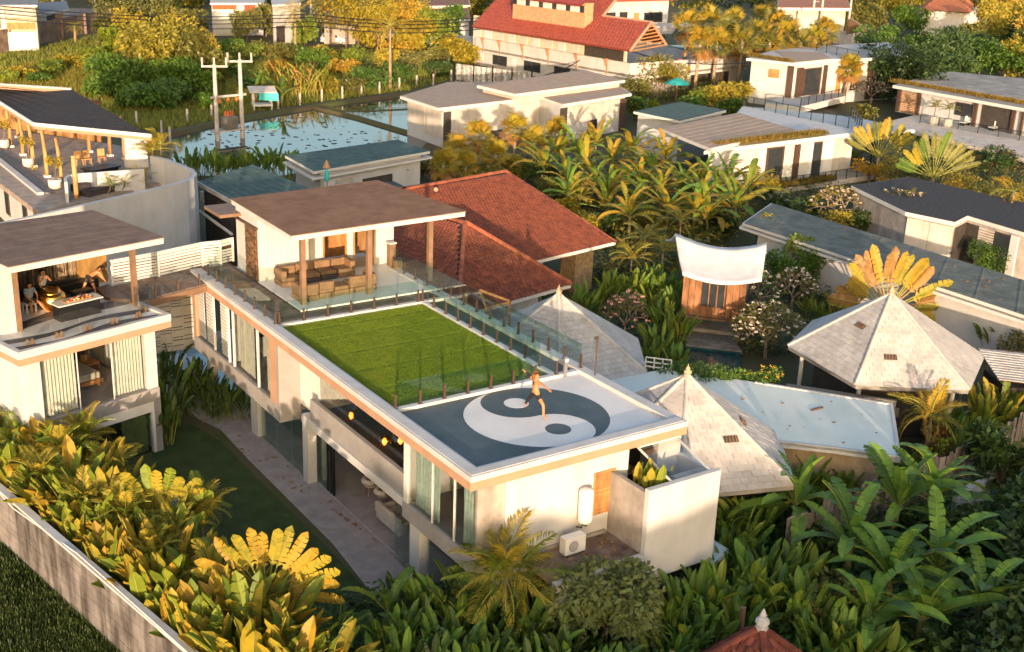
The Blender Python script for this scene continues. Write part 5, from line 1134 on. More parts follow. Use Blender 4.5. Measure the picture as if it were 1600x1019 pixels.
# ================================================================ hotel with the big red roof
HO = thing('red_roof_hotel', 'big white hotel with a steep red tiled roof, dormer row and planted balcony wall', 'hotel', (92, 125, 0))
eL, eR = at(738, 41, 6.4), at(985, 79, 6.4); gk = at(1018, 35, 9.6); up = gk-eR
M_hred = mat('hotel_red_tile', (.27, .058, .034), .7, .15, 2, .3, 8)
tL = eL+up*2.6; tR = eR+up
f = [[eL, eR, tR, eL+up]]
u2 = (eL+up).lerp(tR, .72)
f2 = [[eL+up, u2, u2+up*1.6, eL+up*2.6]]
mb = MB()
for q in f+f2: mb.poly(q); mb.poly([p-Vector((0, 0, .2)) for p in reversed(q)])
bk = Vector((up.x, up.y, -up.z)); mb.poly([tR, eL+up, eL+up+bk, tR+bk])
mb.build('roof', M_hred, HO); tiles(HO, f+f2, .62, .75, M_hred, 'pan', cap=0)
mb = MB(); mb.tube([eR, gk], .2, 6); mb.tube([gk, at(1041, 70, 6.4)], .2, 6); mb.tube([u2, u2+up*1.6], .2, 6); mb.tube([tR, u2], .2, 6); mb.build('verge_board', M_beige, HO)
for k in range(7): a = eR.lerp(gk, k/7); mb = MB(); mb.tube([a+Vector((.2, .1, -.1)), at(1041, 70, 6.4).lerp(gk, k/7)], .09, 4); mb.build('rafter', mat('orange_timber', (.5, .25, .09), .7), HO)
d1 = eL.lerp(eR, .22)+up*.62; d2 = eL.lerp(eR, .68)+up*.62
mb = MB(); c = (d1+d2)/2; dx = (d2-d1); mb.cbox(c+Vector((0, 0, 1.2)), dx.length, 1.6, 3.4, rz=math.atan2(dx.y, dx.x)); mb.build('dormer_wall', mat('terracotta_render', (.50, .24, .13), .85), HO)
fr_ = Vector((dx.y, -dx.x, 0)).normalized()
for k in range(16):
    q = d1.lerp(d2, (k+.5)/16)+fr_*.85+Vector((0, 0, 2.1)); mb = MB(); mb.cbox(q, dx.length/16*.8, .1, .9, rz=math.atan2(dx.y, dx.x)); mb.build('dormer_window', M_white_clean if k % 3 else M_pane, HO)
dr = [d1+fr_*1.6+Vector((0, 0, 2.7)), d2+fr_*1.6+Vector((0, 0, 2.7)), d2-fr_*1.5+Vector((0, 0, 4.8)), d1-fr_*1.5+Vector((0, 0, 4.8))]
mb = MB(); mb.poly(dr); mb.poly([p-Vector((0, 0, .2)) for p in reversed(dr)]); mb.build('dormer_roof', mat('maroon_tile', (.26, .05, .045), .7, .15, 2), HO)
b0 = [at(743, 57, 4.3), at(985, 98, 4.3), at(1070, 93, 4.3), at(1168, 84, 4.3)]
mb = MB(); wallstrip(mb, [Vector((p.x, p.y, 0)) for p in b0], .4, 2.1, 4.2); mb.build('balcony_wall', M_white, HO)
mb = MB(); mb.prism([b0[0][:2], b0[1][:2], b0[2][:2], b0[3][:2], (b0[3]+Vector((10, 22, 0)))[:2], (b0[0]+Vector((6, 16, 0)))[:2]], 2.4, 2.7); mb.build('balcony_floor', M_concrete, HO)
ub = [p+Vector((1.2, 2.6, 0)) for p in b0[:2]]
mb = MB(); wallstrip(mb, [Vector((p.x, p.y, 0)) for p in ub], .3, 2.7, 7.2); mb.build('upper_wall', mat('cream_wall', (.58, .47, .35), .8, .1), HO)
facade(HO, ub[0], ub[1], [(k/12+.01, k/12+.055, 3, 6.3, 'white' if k % 2 else 'curtain') for k in range(9)]+[(.76, .99, 2.8, 6.2, 'dark')])
lb = [p+Vector((.4, .9, 0)) for p in b0]
mb = MB(); wallstrip(mb, [Vector((p.x, p.y, 0)) for p in lb], .3, 0, 2.5); mb.build('lower_wall', M_white, HO)
facade(HO, lb[0], lb[1], [(.14, .24, .6, 2.1, 'win'), (.36, .47, .6, 2.1, 'win'), (.56, .66, .6, 2.1, 'win'), (.28, .3, 0, 2.4, 'white'), (.05, .07, 0, 2.4, 'white')]); facade(HO, lb[2], lb[3], [(.15, .75, .1, 2.2, 'dark')])
for k, t_ in enumerate((.05, .17, .33, .5, .68, .86)):
    p = b0[0].lerp(b0[1], t_); mb = MB(); mb.lathe(p-Vector((0, .1, 1.0)), [(.12, 0), (.2, .5), (.34, .9), (.3, 1.0)], 8); mb.build('flower_pot', mat('terracotta', (.45, .16, .07), .8), HO)
    mb = MB(); mb.cbox(p-Vector((-.05, .3, 1.3)), .16, .3, 1.6); mb.build('pilaster', M_beige, HO)
for k, t_ in enumerate((.1, .4, .68, .9)):
    p = b0[1].lerp(b0[3], t_); mb = MB(); mb.lathe(p-Vector((0, .1, 1.0)), [(.12, 0), (.2, .5), (.34, .9), (.3, 1.0)], 8); mb.build('flower_pot', MATS['terracotta'], HO)
h3 = [at(938, 8, 8.5), at(1010, -4, 8.5), at(1065, 10, 8.5), at(1062, 42, 5.0)]
a, b = at(960, 60, 0), at(1062, 55, 0)
mb = MB(); p = at(1000, 38, 6.0); mb.cbox(p+Vector((2, 8, -1.0)), 15, 8, 8.5, rz=rad(5)); mb.build('rear_wing', M_white, HO)
mb = MB(); mb.cbox(p+Vector((2, 8, 3.6)), 17, 10, .5, rz=rad(5)); mb.build('rear_roof', M_hred, HO)
facade(HO, p+Vector((-5.5, 3.4, 0)), p+Vector((9.2, 4.6, 0)), [(.02, .22, 4.8, 7.6, 'win'), (.28, .4, 4.8, 7.6, 'win'), (.5, .58, 4.2, 7.4, 'timber'), (.66, .95, 5.8, 7.4, 'win')])
mb = MB(); q = at(1050, 44, 5.0); mb.cbox(q, 10, 4, 1.2, rz=rad(10)); mb.build('side_balcony', M_white, HO)
mb = MB(); q = at(1100, 75, 2.8); mb.prism([(q.x-5, q.y-2), (q.x+7, q.y-3), (q.x+8, q.y+4), (q.x-4, q.y+4)], 2.72, 2.9); mb.build('pool_water', M_tealwater, HO)
us = thing('sunshade', 'bright green sunshade on the hotel pool terrace', 'parasol', tuple(at(1103, 78, 2.7)))
q = at(1103, 70, 4.8); mb = MB(); mb.lathe(q, [(1.8, 0), (1.0, .4), (.05, .7)], 8); mb.build('canopy', mat('lime_cloth', (.25, .42, .06), .8), us); mb = MB(); mb.tube([q+Vector((0, 0, .5)), Vector((q.x, q.y, 2.7))], .05, 5); mb.build('pole', M_teak, us)
ua = thing('sunshade', 'teal sunshade below the curved hotel balcony wall', 'parasol', tuple(at(1058, 140, 0)))
q = at(1058, 131, 2.3); mb = MB(); mb.lathe(q, [(1.7, 0), (1.0, .45), (.05, .8)], 8); mb.build('canopy', mat('teal_cloth', (.02, .26, .25), .8), ua); mb = MB(); mb.tube([q+Vector((0, 0, .5)), Vector((q.x, q.y, 0))], .05, 5); mb.build('pole', M_teak, ua)
sfn = thing('metal_sheet_fence', 'rusty pale corrugated metal fence on a stone footing in front of the hotel', 'fence', tuple(at(760, 130, 0)))
a, b = at(711, 124, .9), at(830, 140, .9); d = Vector((b.x-a.x, b.y-a.y, 0)); an = math.atan2(d.y, d.x); n = 30
mb = MB(); mb.box(-.16, .16, -.03, .03, 0, 2.1); shm = mb.mesh('sheet', mat('rusty_sheet', (.42, .40, .38), .6, .3, 3, rnd=.15, streak=.45))
for k in range(n): inst(shm, 'sheet', sfn, Vector((a.x, a.y, .9))+d*((k+.5)/n), (0, 0, an+(.35 if k % 2 else -.35)), (d.length/n/.32, 1, 1))
mb = MB(); mb.cbox(((a.x+b.x)/2, (a.y+b.y)/2, .45), d.length, .5, .9, rz=an); mb.build('stone_footing', mat('rubble', (.17, .15, .13), .95, .4, 3, .8, 6), sfn)
for k in range(5): p = Vector((a.x, a.y, 0))+d*(k/4); mb = MB(); mb.cbox(p+Vector((-.1, -.15, 1.7)), .12, .12, 3.4); mb.build('post', M_black, sfn)
bfn = thing('picket_fence', 'grey bamboo picket fence between the bushes left of the teal sunshade', 'fence', tuple(at(1030, 155, 0)))
a, b = at(985, 158, 0), at(1056, 150, 0); mb = MB(); mb.box(-.12, .12, -.04, .04, 0, 1.8); km = mb.mesh('picket', M_plank)
for k in range(24): inst(km, 'picket', bfn, a.lerp(b, k/23), (0, 0, .3), (1, 1, R.uniform(.85, 1.1)))
# ================================================================ poles, transformer, posts, stall, van
def pole(label, base, h, arm_az, group='white concrete power poles'):
    t = thing('power_pole', label, 'pole', tuple(base), group); mb = MB(); mb.tube([base, base+Vector((0, 0, h))], [.24, .18], 8); mb.build('shaft', M_poleM, t)
    ca, sa = math.cos(arm_az), math.sin(arm_az); dv = Vector((ca, sa, 0))
    mb = MB(); mb.cbox(base+Vector((0, 0, h-.2)), 2.5, .16, .18, rz=arm_az); mb.build('crossarm', M_poleM, t)
    for s in (-1.15, 0, 1.15): mb = MB(); p = base+dv*s+Vector((0, 0, h-.1)); mb.tube([p, p+Vector((0, 0, .75))], .10, 6); mb.build('insulator', M_poleM, t)
    return t
M_poleM = mat('pale_concrete_pole', (.45, .40, .36), .9, .15, 2)
az = rad(-20)
pA = at(340, 221, 0); pB = at(379, 216, 0)
pole('left one of the two white concrete power poles carrying the transformer', pA, 7.6, az); pole('right one of the two white concrete power poles carrying the transformer', pB, 7.9, az)
tf = thing('transformer', 'grey box transformer with red insulators on a platform between two power poles', 'transformer', tuple((pA+pB)/2+Vector((0, 0, .9))))
c = (pA+pB)/2; d = pB-pA; an = math.atan2(d.y, d.x)
mb = MB(); mb.cbox(c+Vector((0, 0, 1.0)), d.length+1, .9, .15, rz=an); mb.build('platform', M_poleM, tf)
mb = MB(); mb.cbox(c+Vector((0, 0, 1.75)), 1.5, .9, 1.2, rz=an); mb.build('tank', mat('transformer_grey', (.16, .15, .13), .6, .1), tf)
for k in range(6): mb = MB(); q = c+Vector((math.cos(an), math.sin(an), 0))*(-.62+k*.25)+Vector((.1, -.47, 1.7)); mb.cbox(q, .04, .12, .95, rz=an); mb.build('cooling_fin', MATS['transformer_grey'], tf)
M_ins = mat('red_insulator', (.5, .09, .04), .5)
for k in range(4): q = c+Vector((math.cos(an), math.sin(an), 0))*(-.45+k*.3)+Vector((0, 0, 2.35)); mb = MB(); mb.lathe(q, [(.05, 0), (.1, .15), (.06, .25), (.1, .35), (.03, .6)], 6); mb.build('insulator', M_ins, tf)
mb = MB(); mb.cbox(c+Vector((0, 0, 4.4)), d.length+1.2, .14, .22, rz=an); mb.build('upper_beam', M_poleM, tf)
for k in range(3): q = c+d*(-.36+k*.34)+Vector((0, 0, 3.75)); mb = MB(); mb.lathe(q, [(.05, 0), (.2, .1), (.2, .4), (.06, .5)], 8); mb.build('fuse_drum', mat('orange_fuse', (.55, .17, .05), .6), tf)
pole('white concrete power pole in front of the red hotel balcony', at(940, 118, 0), 6.3, rad(80))
for k, (u, v, h) in enumerate(((487, 62, 11), (504, 66, 8.5), (1322, 68, 11), (1264, 78, 9), (1278, 70, 10))):
    p = at(u, v, 0); t = thing('street_pole', ['tall pale street pole left of the white van', 'thin brown street pole right beside the white van', 'thick pale pole rising above the upper right roof deck', 'slender pale pole among the fan palms, the left of a pair', 'slender pale pole among the fan palms, the right of a pair'][k], 'pole', tuple(p)); mb = MB(); mb.tube([p, p+Vector((0, 0, h))], [.26, .18], 8); mb.build('shaft', M_poleM if k != 1 else M_timber, t)
    mb = MB(); mb.cbox(p+Vector((.4, 0, h-.3)), 1.6, .1, .1); mb.build('bracket', M_poleM, t)
# overhead wires
wi = thing('power_cable', 'dark power cables sagging along the road in front of the shops', 'cable', tuple(at(200, 30, 5)))
for k, (z0, off) in enumerate(((7.6, 0), (7.1, .3), (6.6, -.2), (5.9, .1))):
    a = at(-40, 24, 6); b = at(487, 40, 6); c = at(760, 44, 6); pts = []
    for i in range(13): s = i/12; p = a.lerp(b, s); pts.append((p.x, p.y+off, z0-1.0*math.sin(math.pi*s)))
    for i in range(1, 9): s = i/8; p = b.lerp(c, s); pts.append((p.x, p.y+off, z0-.8*math.sin(math.pi*s)))
    mb = MB(); mb.tube(pts, .06, 4); mb.build('wire', M_black, wi)
w2 = thing('power_cable', 'thick dark cable hanging from the pole in front of the red hotel', 'cable', tuple(at(900, 100, 4)))
p = at(940, 118, 0)+Vector((0, 0, 5.0))
for e, s in ((at(850, 118, 3.2), .8), (at(1165, 99, 5), 1.3)):
    pts = [p.lerp(e, i/10)-Vector((0, 0, s*math.sin(math.pi*i/10))) for i in range(11)]; mb = MB(); mb.tube(pts, .07, 4); mb.build('wire', M_black, w2)
fpx = [(253, 212), (293, 193), (331, 186), (435, 171), (469, 166), (503, 160), (535, 155), (565, 150), (593, 147), (624, 140), (651, 136), (677, 134), (705, 127), (214, 197), (266, 222)]
for k, (u, v) in enumerate(sorted(fpx)):
    p = at(u, v, 0); t = thing('fence_post', '%s white concrete fence post along the flooded field, counted from the left' % ORD[k], 'post', tuple(p), 'white concrete fence posts along the flooded field')
    mb = MB(); mb.cbox(p+Vector((0, 0, .75)), .16, .16, 1.5, rz=.3); mb.build('shaft', M_poleM, t); mb = MB(); mb.cbox(p+Vector((0, 0, 1.53)), .12, .12, .08, rz=.3); mb.build('cap', M_poleM, t)
sl = thing('market_stall', 'small roadside shelter with a turquoise tarpaulin beside the flooded field', 'stall', tuple(at(410, 172, 0)))
c = at(410, 172, 0); an = rad(-15); sM = Matrix.Translation(c) @ Matrix.Rotation(an, 4, 'Z')
for x in (-1.0, 1.0):
    for y in (-.7, .7): mb = MB(sM); mb.box(x-.07, x+.07, y-.07, y+.07, 0, 2.2); mb.build('post', M_poleM, sl)
mb = MB(sM); mb.prism([(-1.5, -1.1), (1.6, -1.1), (1.6, 1.1), (-1.5, 1.1)], [2.1, 2.1, 2.5, 2.5], [2.2, 2.2, 2.6, 2.6]); mb.build('roof', M_stained, sl)
mb = MB(sM); mb.prism([(-.5, -1.3), (1.7, -1.3), (1.7, -1.24), (-.5, -1.24)], [1.35, 1.2, 1.2, 1.35], 2.1); mb.build('tarpaulin', mat('turquoise_tarp', (.06, .45, .45), .6), sl)
mb = MB(sM); mb.box(-1.1, 1.1, -.8, .8, .55, .75); mb.build('bench', M_white_clean, sl)
def car(label, c, an, colr):
    t = thing('parked_van', label, 'van', tuple(c)); Mx = Matrix.Translation(c) @ Matrix.Rotation(an, 4, 'Z')
    pr = [(-2.1, .35), (2.1, .35), (2.15, .85), (1.35, 1.0), (.75, 1.55), (-1.7, 1.6), (-2.1, 1.05)]
    mb = MB(Mx); n = len(pr); mb.add([(x, -.82, z) for x, z in pr]+[(x, .82, z) for x, z in pr], [tuple(range(n-1, -1, -1)), tuple(range(n, 2*n))]+[(i, (i+1) % n, n+(i+1) % n, n+i) for i in range(n)]); mb.build('body', colr, t, bevel=.06)
    for s in (-1, 1):
        for x0, x1 in ((-1.6, -.8), (-.7, .1), (.2, .85)): mb = MB(Mx); mb.add([(x0, s*.835, 1.05), (x1, s*.835, 1.05), (x1-.12, s*.835, 1.48), (x0+.05, s*.835, 1.48)], [(0, 1, 2, 3), (3, 2, 1, 0)]); mb.build('side_window', M_pane, t)
    mb = MB(Mx); mb.add([(-2.12, -.7, 1.1), (-2.12, .7, 1.1), (-1.76, .66, 1.53), (-1.76, -.66, 1.53)], [(0, 1, 2, 3), (3, 2, 1, 0)]); mb.build('rear_window', M_pane, t)
    for x in (-1.3, 1.35):
        for s in (-.78, .78):
            mb = MB(); mb.lathe((0, 0, -.1), [(.3, 0), (.33, .03), (.33, .17), (.3, .2)], 14); Mw = Mx @ Matrix.Translation((x, s, .33)) @ Matrix.Rotation(rad(90), 4, 'X'); mb.v = [Mw @ p for p in mb.v]; w = mb.build('wheel', M_black, t)
            mb = MB(); mb.lathe((0, 0, -.12), [(.18, 0), (.18, .24)], 10); mb.v = [Mw @ p for p in mb.v]; mb.build('rim', M_steel, w)
    for s in (-.62, .62): mb = MB(Mx); mb.box(-2.16, -2.1, s-.14, s+.14, .8, 1.0); mb.build('tail_light', MATS['red_insulator'], t)
M_steel = MATS['steel']
car('white van parked on the road by the pale concrete wall', at(520, 68, .03), rad(-25), M_white_clean)
# ================================================================ houses along the road
def shop(name, label, cat, px, z, m, roofm, items=(), front=(0, 1)):
    t = thing(name, label, cat, tuple(at(*px[0], 0))); P_ = slab(t, px, z, roofm, .3); w, I = body(t, P_, z-.28, m, .05); facade(t, I[front[0]], I[front[1]], items); return t, I
M_greyr = mat('grey_sheet_roof', (.22, .21, .21), .8, .12)
t, I = shop('roadside_house', 'two-storey house with orange striped balcony wall at the upper left corner', 'house', [(-60, 8), (58, 8), (62, -14), (-60, -16)], 6.8, mat('cream_render', (.50, .38, .26), .85, .1), M_greyr, [(.5, .55, 3, 6.4, 'white'), (.57, .97, 3.2, 4.2, 'timber'), (.57, .97, 5.0, 6.2, 'curtain'), (.1, .48, 3.4, 6, 'dark'), (.55, .99, .1, 2.8, 'white')])
t, I = shop('roadside_house', 'low white house wing with timber doors behind the brown wall', 'house', [(55, 22), (108, 14), (104, 2), (58, 4)], 3.6, M_white, M_greyr, [(.3, .55, .1, 3, 'dark'), (.56, .8, .1, 3, 'timber')])
cp = thing('arched_carport', 'white arched canopy roof of a carport near the upper left corner', 'carport', tuple(at(130, 32, 0)))
a0, a1 = at(97, 14, 4), at(128, 30, 3); mb = MB(); b0_ = at(153, 14, 4.3); dv = (b0_-a0)
n = 8; vs = []
for i in range(n+1):
    s = i/n; z_ = 2.8+1.9*math.sin(math.pi*(.12+.76*s)); p = at(97+56*s, 33-9*s, 0); q = p+Vector((4.5, 9, 0)); vs += [(p.x, p.y, z_), (q.x, q.y, z_)]
mb.add(vs, [(2*i, 2*i+2, 2*i+3, 2*i+1) for i in range(n)]); o = mb.build('canopy', mat('cream_canopy', (.55, .50, .43), .7), cp, smooth=True); s_ = o.modifiers.new('thickness', 'SOLIDIFY'); s_.thickness = .15
for u, v in ((100, 35), (150, 26)): p = at(u, v, 0); mb = MB(); mb.tube([p, p+Vector((0, 0, 3.4))], .12, 6); mb.build('post', M_white_clean, cp)
bw = thing('boundary_wall', 'brown sunlit boundary wall crossing the upper left corner', 'wall', tuple(at(60, 70, 0)))
wl = [at(-40, 90, 0), at(18, 80, 0), at(58, 70, 0), at(133, 53, 0), at(172, 44, 0)]
M_bw = mat('brown_wall', (.25, .17, .12), .9, .2, 1, .3, 10, streak=.4)
mb = MB(); wallstrip(mb, [Vector((p.x, p.y, 0)) for p in wl], .25, 0, 3.3); mb.build('wall_face', M_bw, bw)
for k in range(9): s = k/8*4; i = min(3, int(s)); p = wl[i].lerp(wl[i+1], s-i); mb = MB(); mb.cbox(p+Vector((.05, -.1, 1.75)), .4, .4, 3.5); mb.build('pier', M_bw, bw)
t, I = shop('shop', 'white shop with a red fascia band and a red banner at the top edge', 'shop', [(328, 5), (412, 5), (418, -14), (330, -16)], 5.6, M_white, M_white, [(.04, .45, 3.9, 5.2, 'white'), (.08, .4, .2, 3.4, 'curtain'), (.5, .7, .2, 3.2, 'dark')])
A, B = I[0], I[1]; d = B-A; an = math.atan2(d.y, d.x); nn = Vector((d.y, -d.x, 0)).normalized()
mb = MB(); q = A.lerp(B, .24); mb.cbox((q.x+nn.x*.2, q.y+nn.y*.2, 5.0), d.length*.46, .2, 1.0, rz=an); mb.build('fascia_band', mat('orange_red_sign', (.6, .09, .03), .5), t)
mb = MB(); q = A.lerp(B, .74); mb.cbox((q.x+nn.x*.3, q.y+nn.y*.3, 3.6), 1.9, .1, 4.0, rz=an); bn = mb.build('banner', mat('red_banner', (.5, .03, .03), .6), t)
mb = MB(); q = A.lerp(B, .74); mb.lathe((0, 0, 0), [(.3, -.9), (.5, -.3), (.3, .2), (.38, .5), (.1, .9)], 8); mb.v = [Vector((q.x+nn.x*.36+p.x*math.cos(an), q.y+nn.y*.36+p.x*math.sin(an)+p.y*.06, 3.6+p.z)) for p in mb.v]; mb.build('banner_emblem', M_white_clean, bn)
t, I = shop('shop', 'tall white shop wall between the red banner and the pale pole', 'shop', [(425, 8), (470, 5), (468, -14), (422, -14)], 6.5, M_white, M_white, [(.1, .4, .2, 3, 'dark'), (.5, .9, 3.5, 5.5, 'pale')])
t, I = shop('white_kiosk', 'small white kiosk with a dark sign strip beside the road', 'kiosk', [(442, 42), (470, 42), (470, 32), (444, 32)], 2.6, M_white, M_white_clean, [(.1, .5, 1.7, 2.2, 'dark'), (.55, .95, .4, 1.9, 'pale')])
t, I = shop('concrete_building', 'pale concrete garage wall behind the white van', 'garage', [(505, 30), (556, 30), (552, 16), (512, 14)], 4.2, M_concrete, M_greyr, [(.1, .9, 2.9, 3.3, 'pale')])
t, I = shop('roadside_house', 'white house with a brown roof left of the red hotel', 'house', [(655, 33), (735, 30), (730, 2), (668, 4)], 3.8, M_white, mat('brown_tile_roof', (.26, .11, .06), .8, .2), [(.05, .3, .3, 2.4, 'dark'), (.5, .75, .8, 2.4, 'pale')])
t, I = shop('roadside_house', 'long low orange-roofed house at the top edge left of the hotel', 'house', [(560, 12), (735, 8), (730, -10), (565, -8)], 4.4, mat('cream_wall', (.5, .4, .3)), MATS['brown_tile_roof'], [(.1, .4, .3, 2.6, 'dark')])
t, I = shop('orange_gate', 'orange painted gate between pale posts by the road', 'gate', [(672, 58), (692, 57), (692, 54), (673, 55)], 2.2, mat('orange_gate_paint', (.6, .2, .04), .7), MATS['orange_gate_paint'], [(0, .1, 0, 2.4, 'white'), (.9, 1, 0, 2.4, 'white')])
t, I = shop('market_tent', 'pale blue market tent roof on the roadside', 'tent', [(598, 55), (622, 52), (620, 48), (600, 50)], 2.4, M_white, mat('pale_blue_tarp', (.35, .55, .6), .6), [(.1, .9, .2, 1.8, 'dark')])
oh = thing('orange_roof_house', 'white house with an orange tiled roof above the dark trees, upper right', 'house', tuple(at(1480, 30, 0)))
z = 6.2; c0, c1, c2, c3 = at(1440, 16, z), at(1518, 20, z), at(1522, -2, z), at(1450, -4, z); top = (c0+c1+c2+c3)/4+Vector((0, 0, 2.6)); f = [[c0, c1, top+Vector((3, 0, 0)), top-Vector((3, 0, 0))], [c1, c2, top+Vector((3, 0, 0)), top+Vector((3, 0, 0))], [c3, c0, top-Vector((3, 0, 0)), top-Vector((3, 0, 0))], [c2, c3, top-Vector((3, 0, 0)), top+Vector((3, 0, 0))]]
sheath(oh, f, MATS['terracotta']); tiles(oh, f, .8, .9, mat('orange_tile', (.48, .16, .06), .8, .15), 'pan', cap=0); body(oh, [c0, c1, c2, c3], 6.1, M_white, .06)
for k, px in enumerate(((1528, 22), (1514, 26))): q = at(*px, 5); mb = MB(); mb.cbox(q, 6, 3, 2.5); mb.build(('porch', 'porch_wall')[k], M_white, oh)
b2 = thing('orange_roof_house', 'house with a wide orange-brown roof on a tall pale column at the top edge', 'house', tuple(at(1270, 25, 0)))
P_ = slab(b2, [(1215, 12), (1330, 13), (1320, -10), (1215, -10)], 7.0, mat('orange_brown_roof', (.45, .17, .08), .8, .2), .5); body(b2, P_, 6.4, M_stained, .12)
ug = thing('grey_gable_shed', 'weathered grey shingled gable roof behind the fan palms', 'shed', tuple(at(1340, 50, 0)))
q = [at(1322, 52, 3.4), at(1358, 46, 3.4), at(1330, 28, 6.4), at(1325, 30, 6.4)]; mb = MB(); mb.poly(q); mb.build('roof', MATS['grey_sheet_roof'], ug); mb = MB(); mb.poly([p-Vector((0, 0, .2)) for p in q]); mb.build('underside', M_timber, ug); mb = MB(); c = (q[0]+q[1])/2; mb.cbox(Vector((c.x, c.y+1, 1.6)), 4, 3, 3.2); mb.build('wall', M_stained, ug)
# ================================================================ vegetation
L_sungold = leafmat('sunlit_golden_leaf', (.37, .28, .026), (.19, .18, .020), .38)  # yellowish leaf with the low evening sun worked into its colour
L_lime = leafmat('lime_leaf', (.19, .235, .022), (.09, .135, .014), .35)
L_green = leafmat('green_leaf', (.088, .165, .020), (.040, .085, .013), .3)
L_shadedark = leafmat('shaded_dark_leaf', (.045, .085, .017), (.020, .040, .009), .2)  # foliage out of the sun: its shade is put into the colour
L_dry = leafmat('dry_leaf', (.36, .19, .06), (.20, .10, .03), .3)
L_ban = leafmat('banana_leaf', (.155, .27, .035), (.07, .15, .022), .35)
L_olive = leafmat('olive_leaf', (.16, .155, .032), (.075, .08, .018), .25)
L_sunamber = leafmat('sunlit_amber_leaf', (.40, .25, .024), (.25, .165, .018), .35)  # warm sunlight put into the leaf colour
M_bark = MATS['bark']; M_pseudo = mat('banana_stem', (.16, .17, .05), .7, .3, 3, .3, 15, col2=(.12, .075, .035)); M_palmtrunk = mat('palm_trunk', (.30, .22, .14), .9, .25, 4, .5, 12)
LC = {}
def leaf_paddle(L, W, stalk, bend, tear, m, seed, n=11, tip=.45):
    key = ('p', L, W, stalk, bend, tear, m.name, seed)
    if key in LC: return LC[key]
    r = random.Random(seed); mb = MB(); ctr = []; y = z = 0.0; a = 0.0
    for i in range(n+1):
        t = i/n; ctr.append((y, z)); a = -bend*(t**1.4); y += L/n*math.cos(a); z += L/n*math.sin(a)
    def wd(t):
        if t < stalk: return .012*L/1.0*.8
        s = (t-stalk)/(1-stalk); return max(.004, W/2*min(1, s/.12)**.7*(1-max(0, (s-(1-tip))/tip)**2.2)**.6)
    for i in range(n):
        (y0, z0), (y1, z1) = ctr[i], ctr[i+1]; w0, w1 = wd(i/n), wd((i+1)/n)
        for s in (-1, 1):
            f = .28; dz = r.uniform(-.35, .1)*tear; g = r.uniform(0, .5)*tear*(y1-y0); w0, w1 = (wd(i/n)*r.uniform(1-.3*tear, 1.03), wd((i+1)/n)*r.uniform(1-.3*tear, 1.03)) if tear > .3 else (w0, w1); sh = (y1-y0)*.35*(i/n > stalk)
            a_ = (0, y0, z0); b_ = (0, y1, z1); c_ = (s*w1, y1+sh-g, z1+w1*(f+dz)); d_ = (s*w0, y0+sh+g*.3, z0+w0*(f+dz*(.4 if not tear else 1)))
            mb.add([a_, b_, c_, d_], [(0, 1, 2, 3) if s > 0 else (3, 2, 1, 0)])
        rr_ = .011*L*(1-.6*i/n)
        mb.add([(-rr_, y0, z0-rr_), (rr_, y0, z0-rr_), (rr_*.9, y1, z1-rr_*.9), (-rr_*.9, y1, z1-rr_*.9), (0, y0, z0+rr_*.3), (0, y1, z1+rr_*.3)], [(0, 1, 2, 3), (0, 3, 5, 4), (2, 1, 4, 5)], 1)
    rib = leafmat(m.name+'_rib', (.30, .30, .06), (.2, .22, .04), .1)
    me = mb.mesh('leaf', [m, rib], None, True); LC[key] = me; return me
def leaf_frond(L, W, nl, bend, m, seed, lw=.035, droop=.5):
    key = ('f', L, W, nl, bend, m.name, seed)
    if key in LC: return LC[key]
    r = random.Random(seed); mb = MB(); ctr = []; n = 10; y = z = 0.0
    for i in range(n+1):
        t = i/n; ctr.append((y, z)); a = -bend*(t**1.3); y += L/n*math.cos(a); z += L/n*math.sin(a)
    def pt(t):
        q = min(n-1e-4, t*n); i = int(q); k = q-i; return (ctr[i][0]+(ctr[i+1][0]-ctr[i][0])*k, ctr[i][1]+(ctr[i+1][1]-ctr[i][1])*k)
    mb.tube([(0, *c) for c in ctr], [.022*L/2*(1-.7*i/n)+.004 for i in range(n+1)], 4, 1)
    for i in range(nl):
        t = .16+.84*i/(nl-1); y0, z0 = pt(t); s0 = W*(math.sin(math.pi*min(1, (.18+.82*t)))**.6*.85+.12)
        for s in (-1, 1):
            l = s0*r.uniform(.85, 1.1); fw = .45+.5*t+r.uniform(-.1, .1); up = .25+r.uniform(-.15, .15); ca = math.cos(fw); sa = math.sin(fw)
            p0 = Vector((0, y0, z0)); p1 = p0+Vector((s*ca*l*.55, sa*l*.55, l*.55*up)); p2 = p0+Vector((s*ca*l*.95, sa*l*.95, l*(.5*up-droop*.55)))
            wv = Vector((-s*sa, ca, 0))*lw*(.6+.4*l); mb.add([p0, p1+wv, p1-wv, p2], [(0, 2, 1), (1, 2, 3)] if s > 0 else [(0, 1, 2), (2, 1, 3)])
    rib = leafmat(m.name+'_rib', (.30, .30, .06), (.2, .22, .04), .1)
    me = mb.mesh('frond', [m, rib]); LC[key] = me; return me
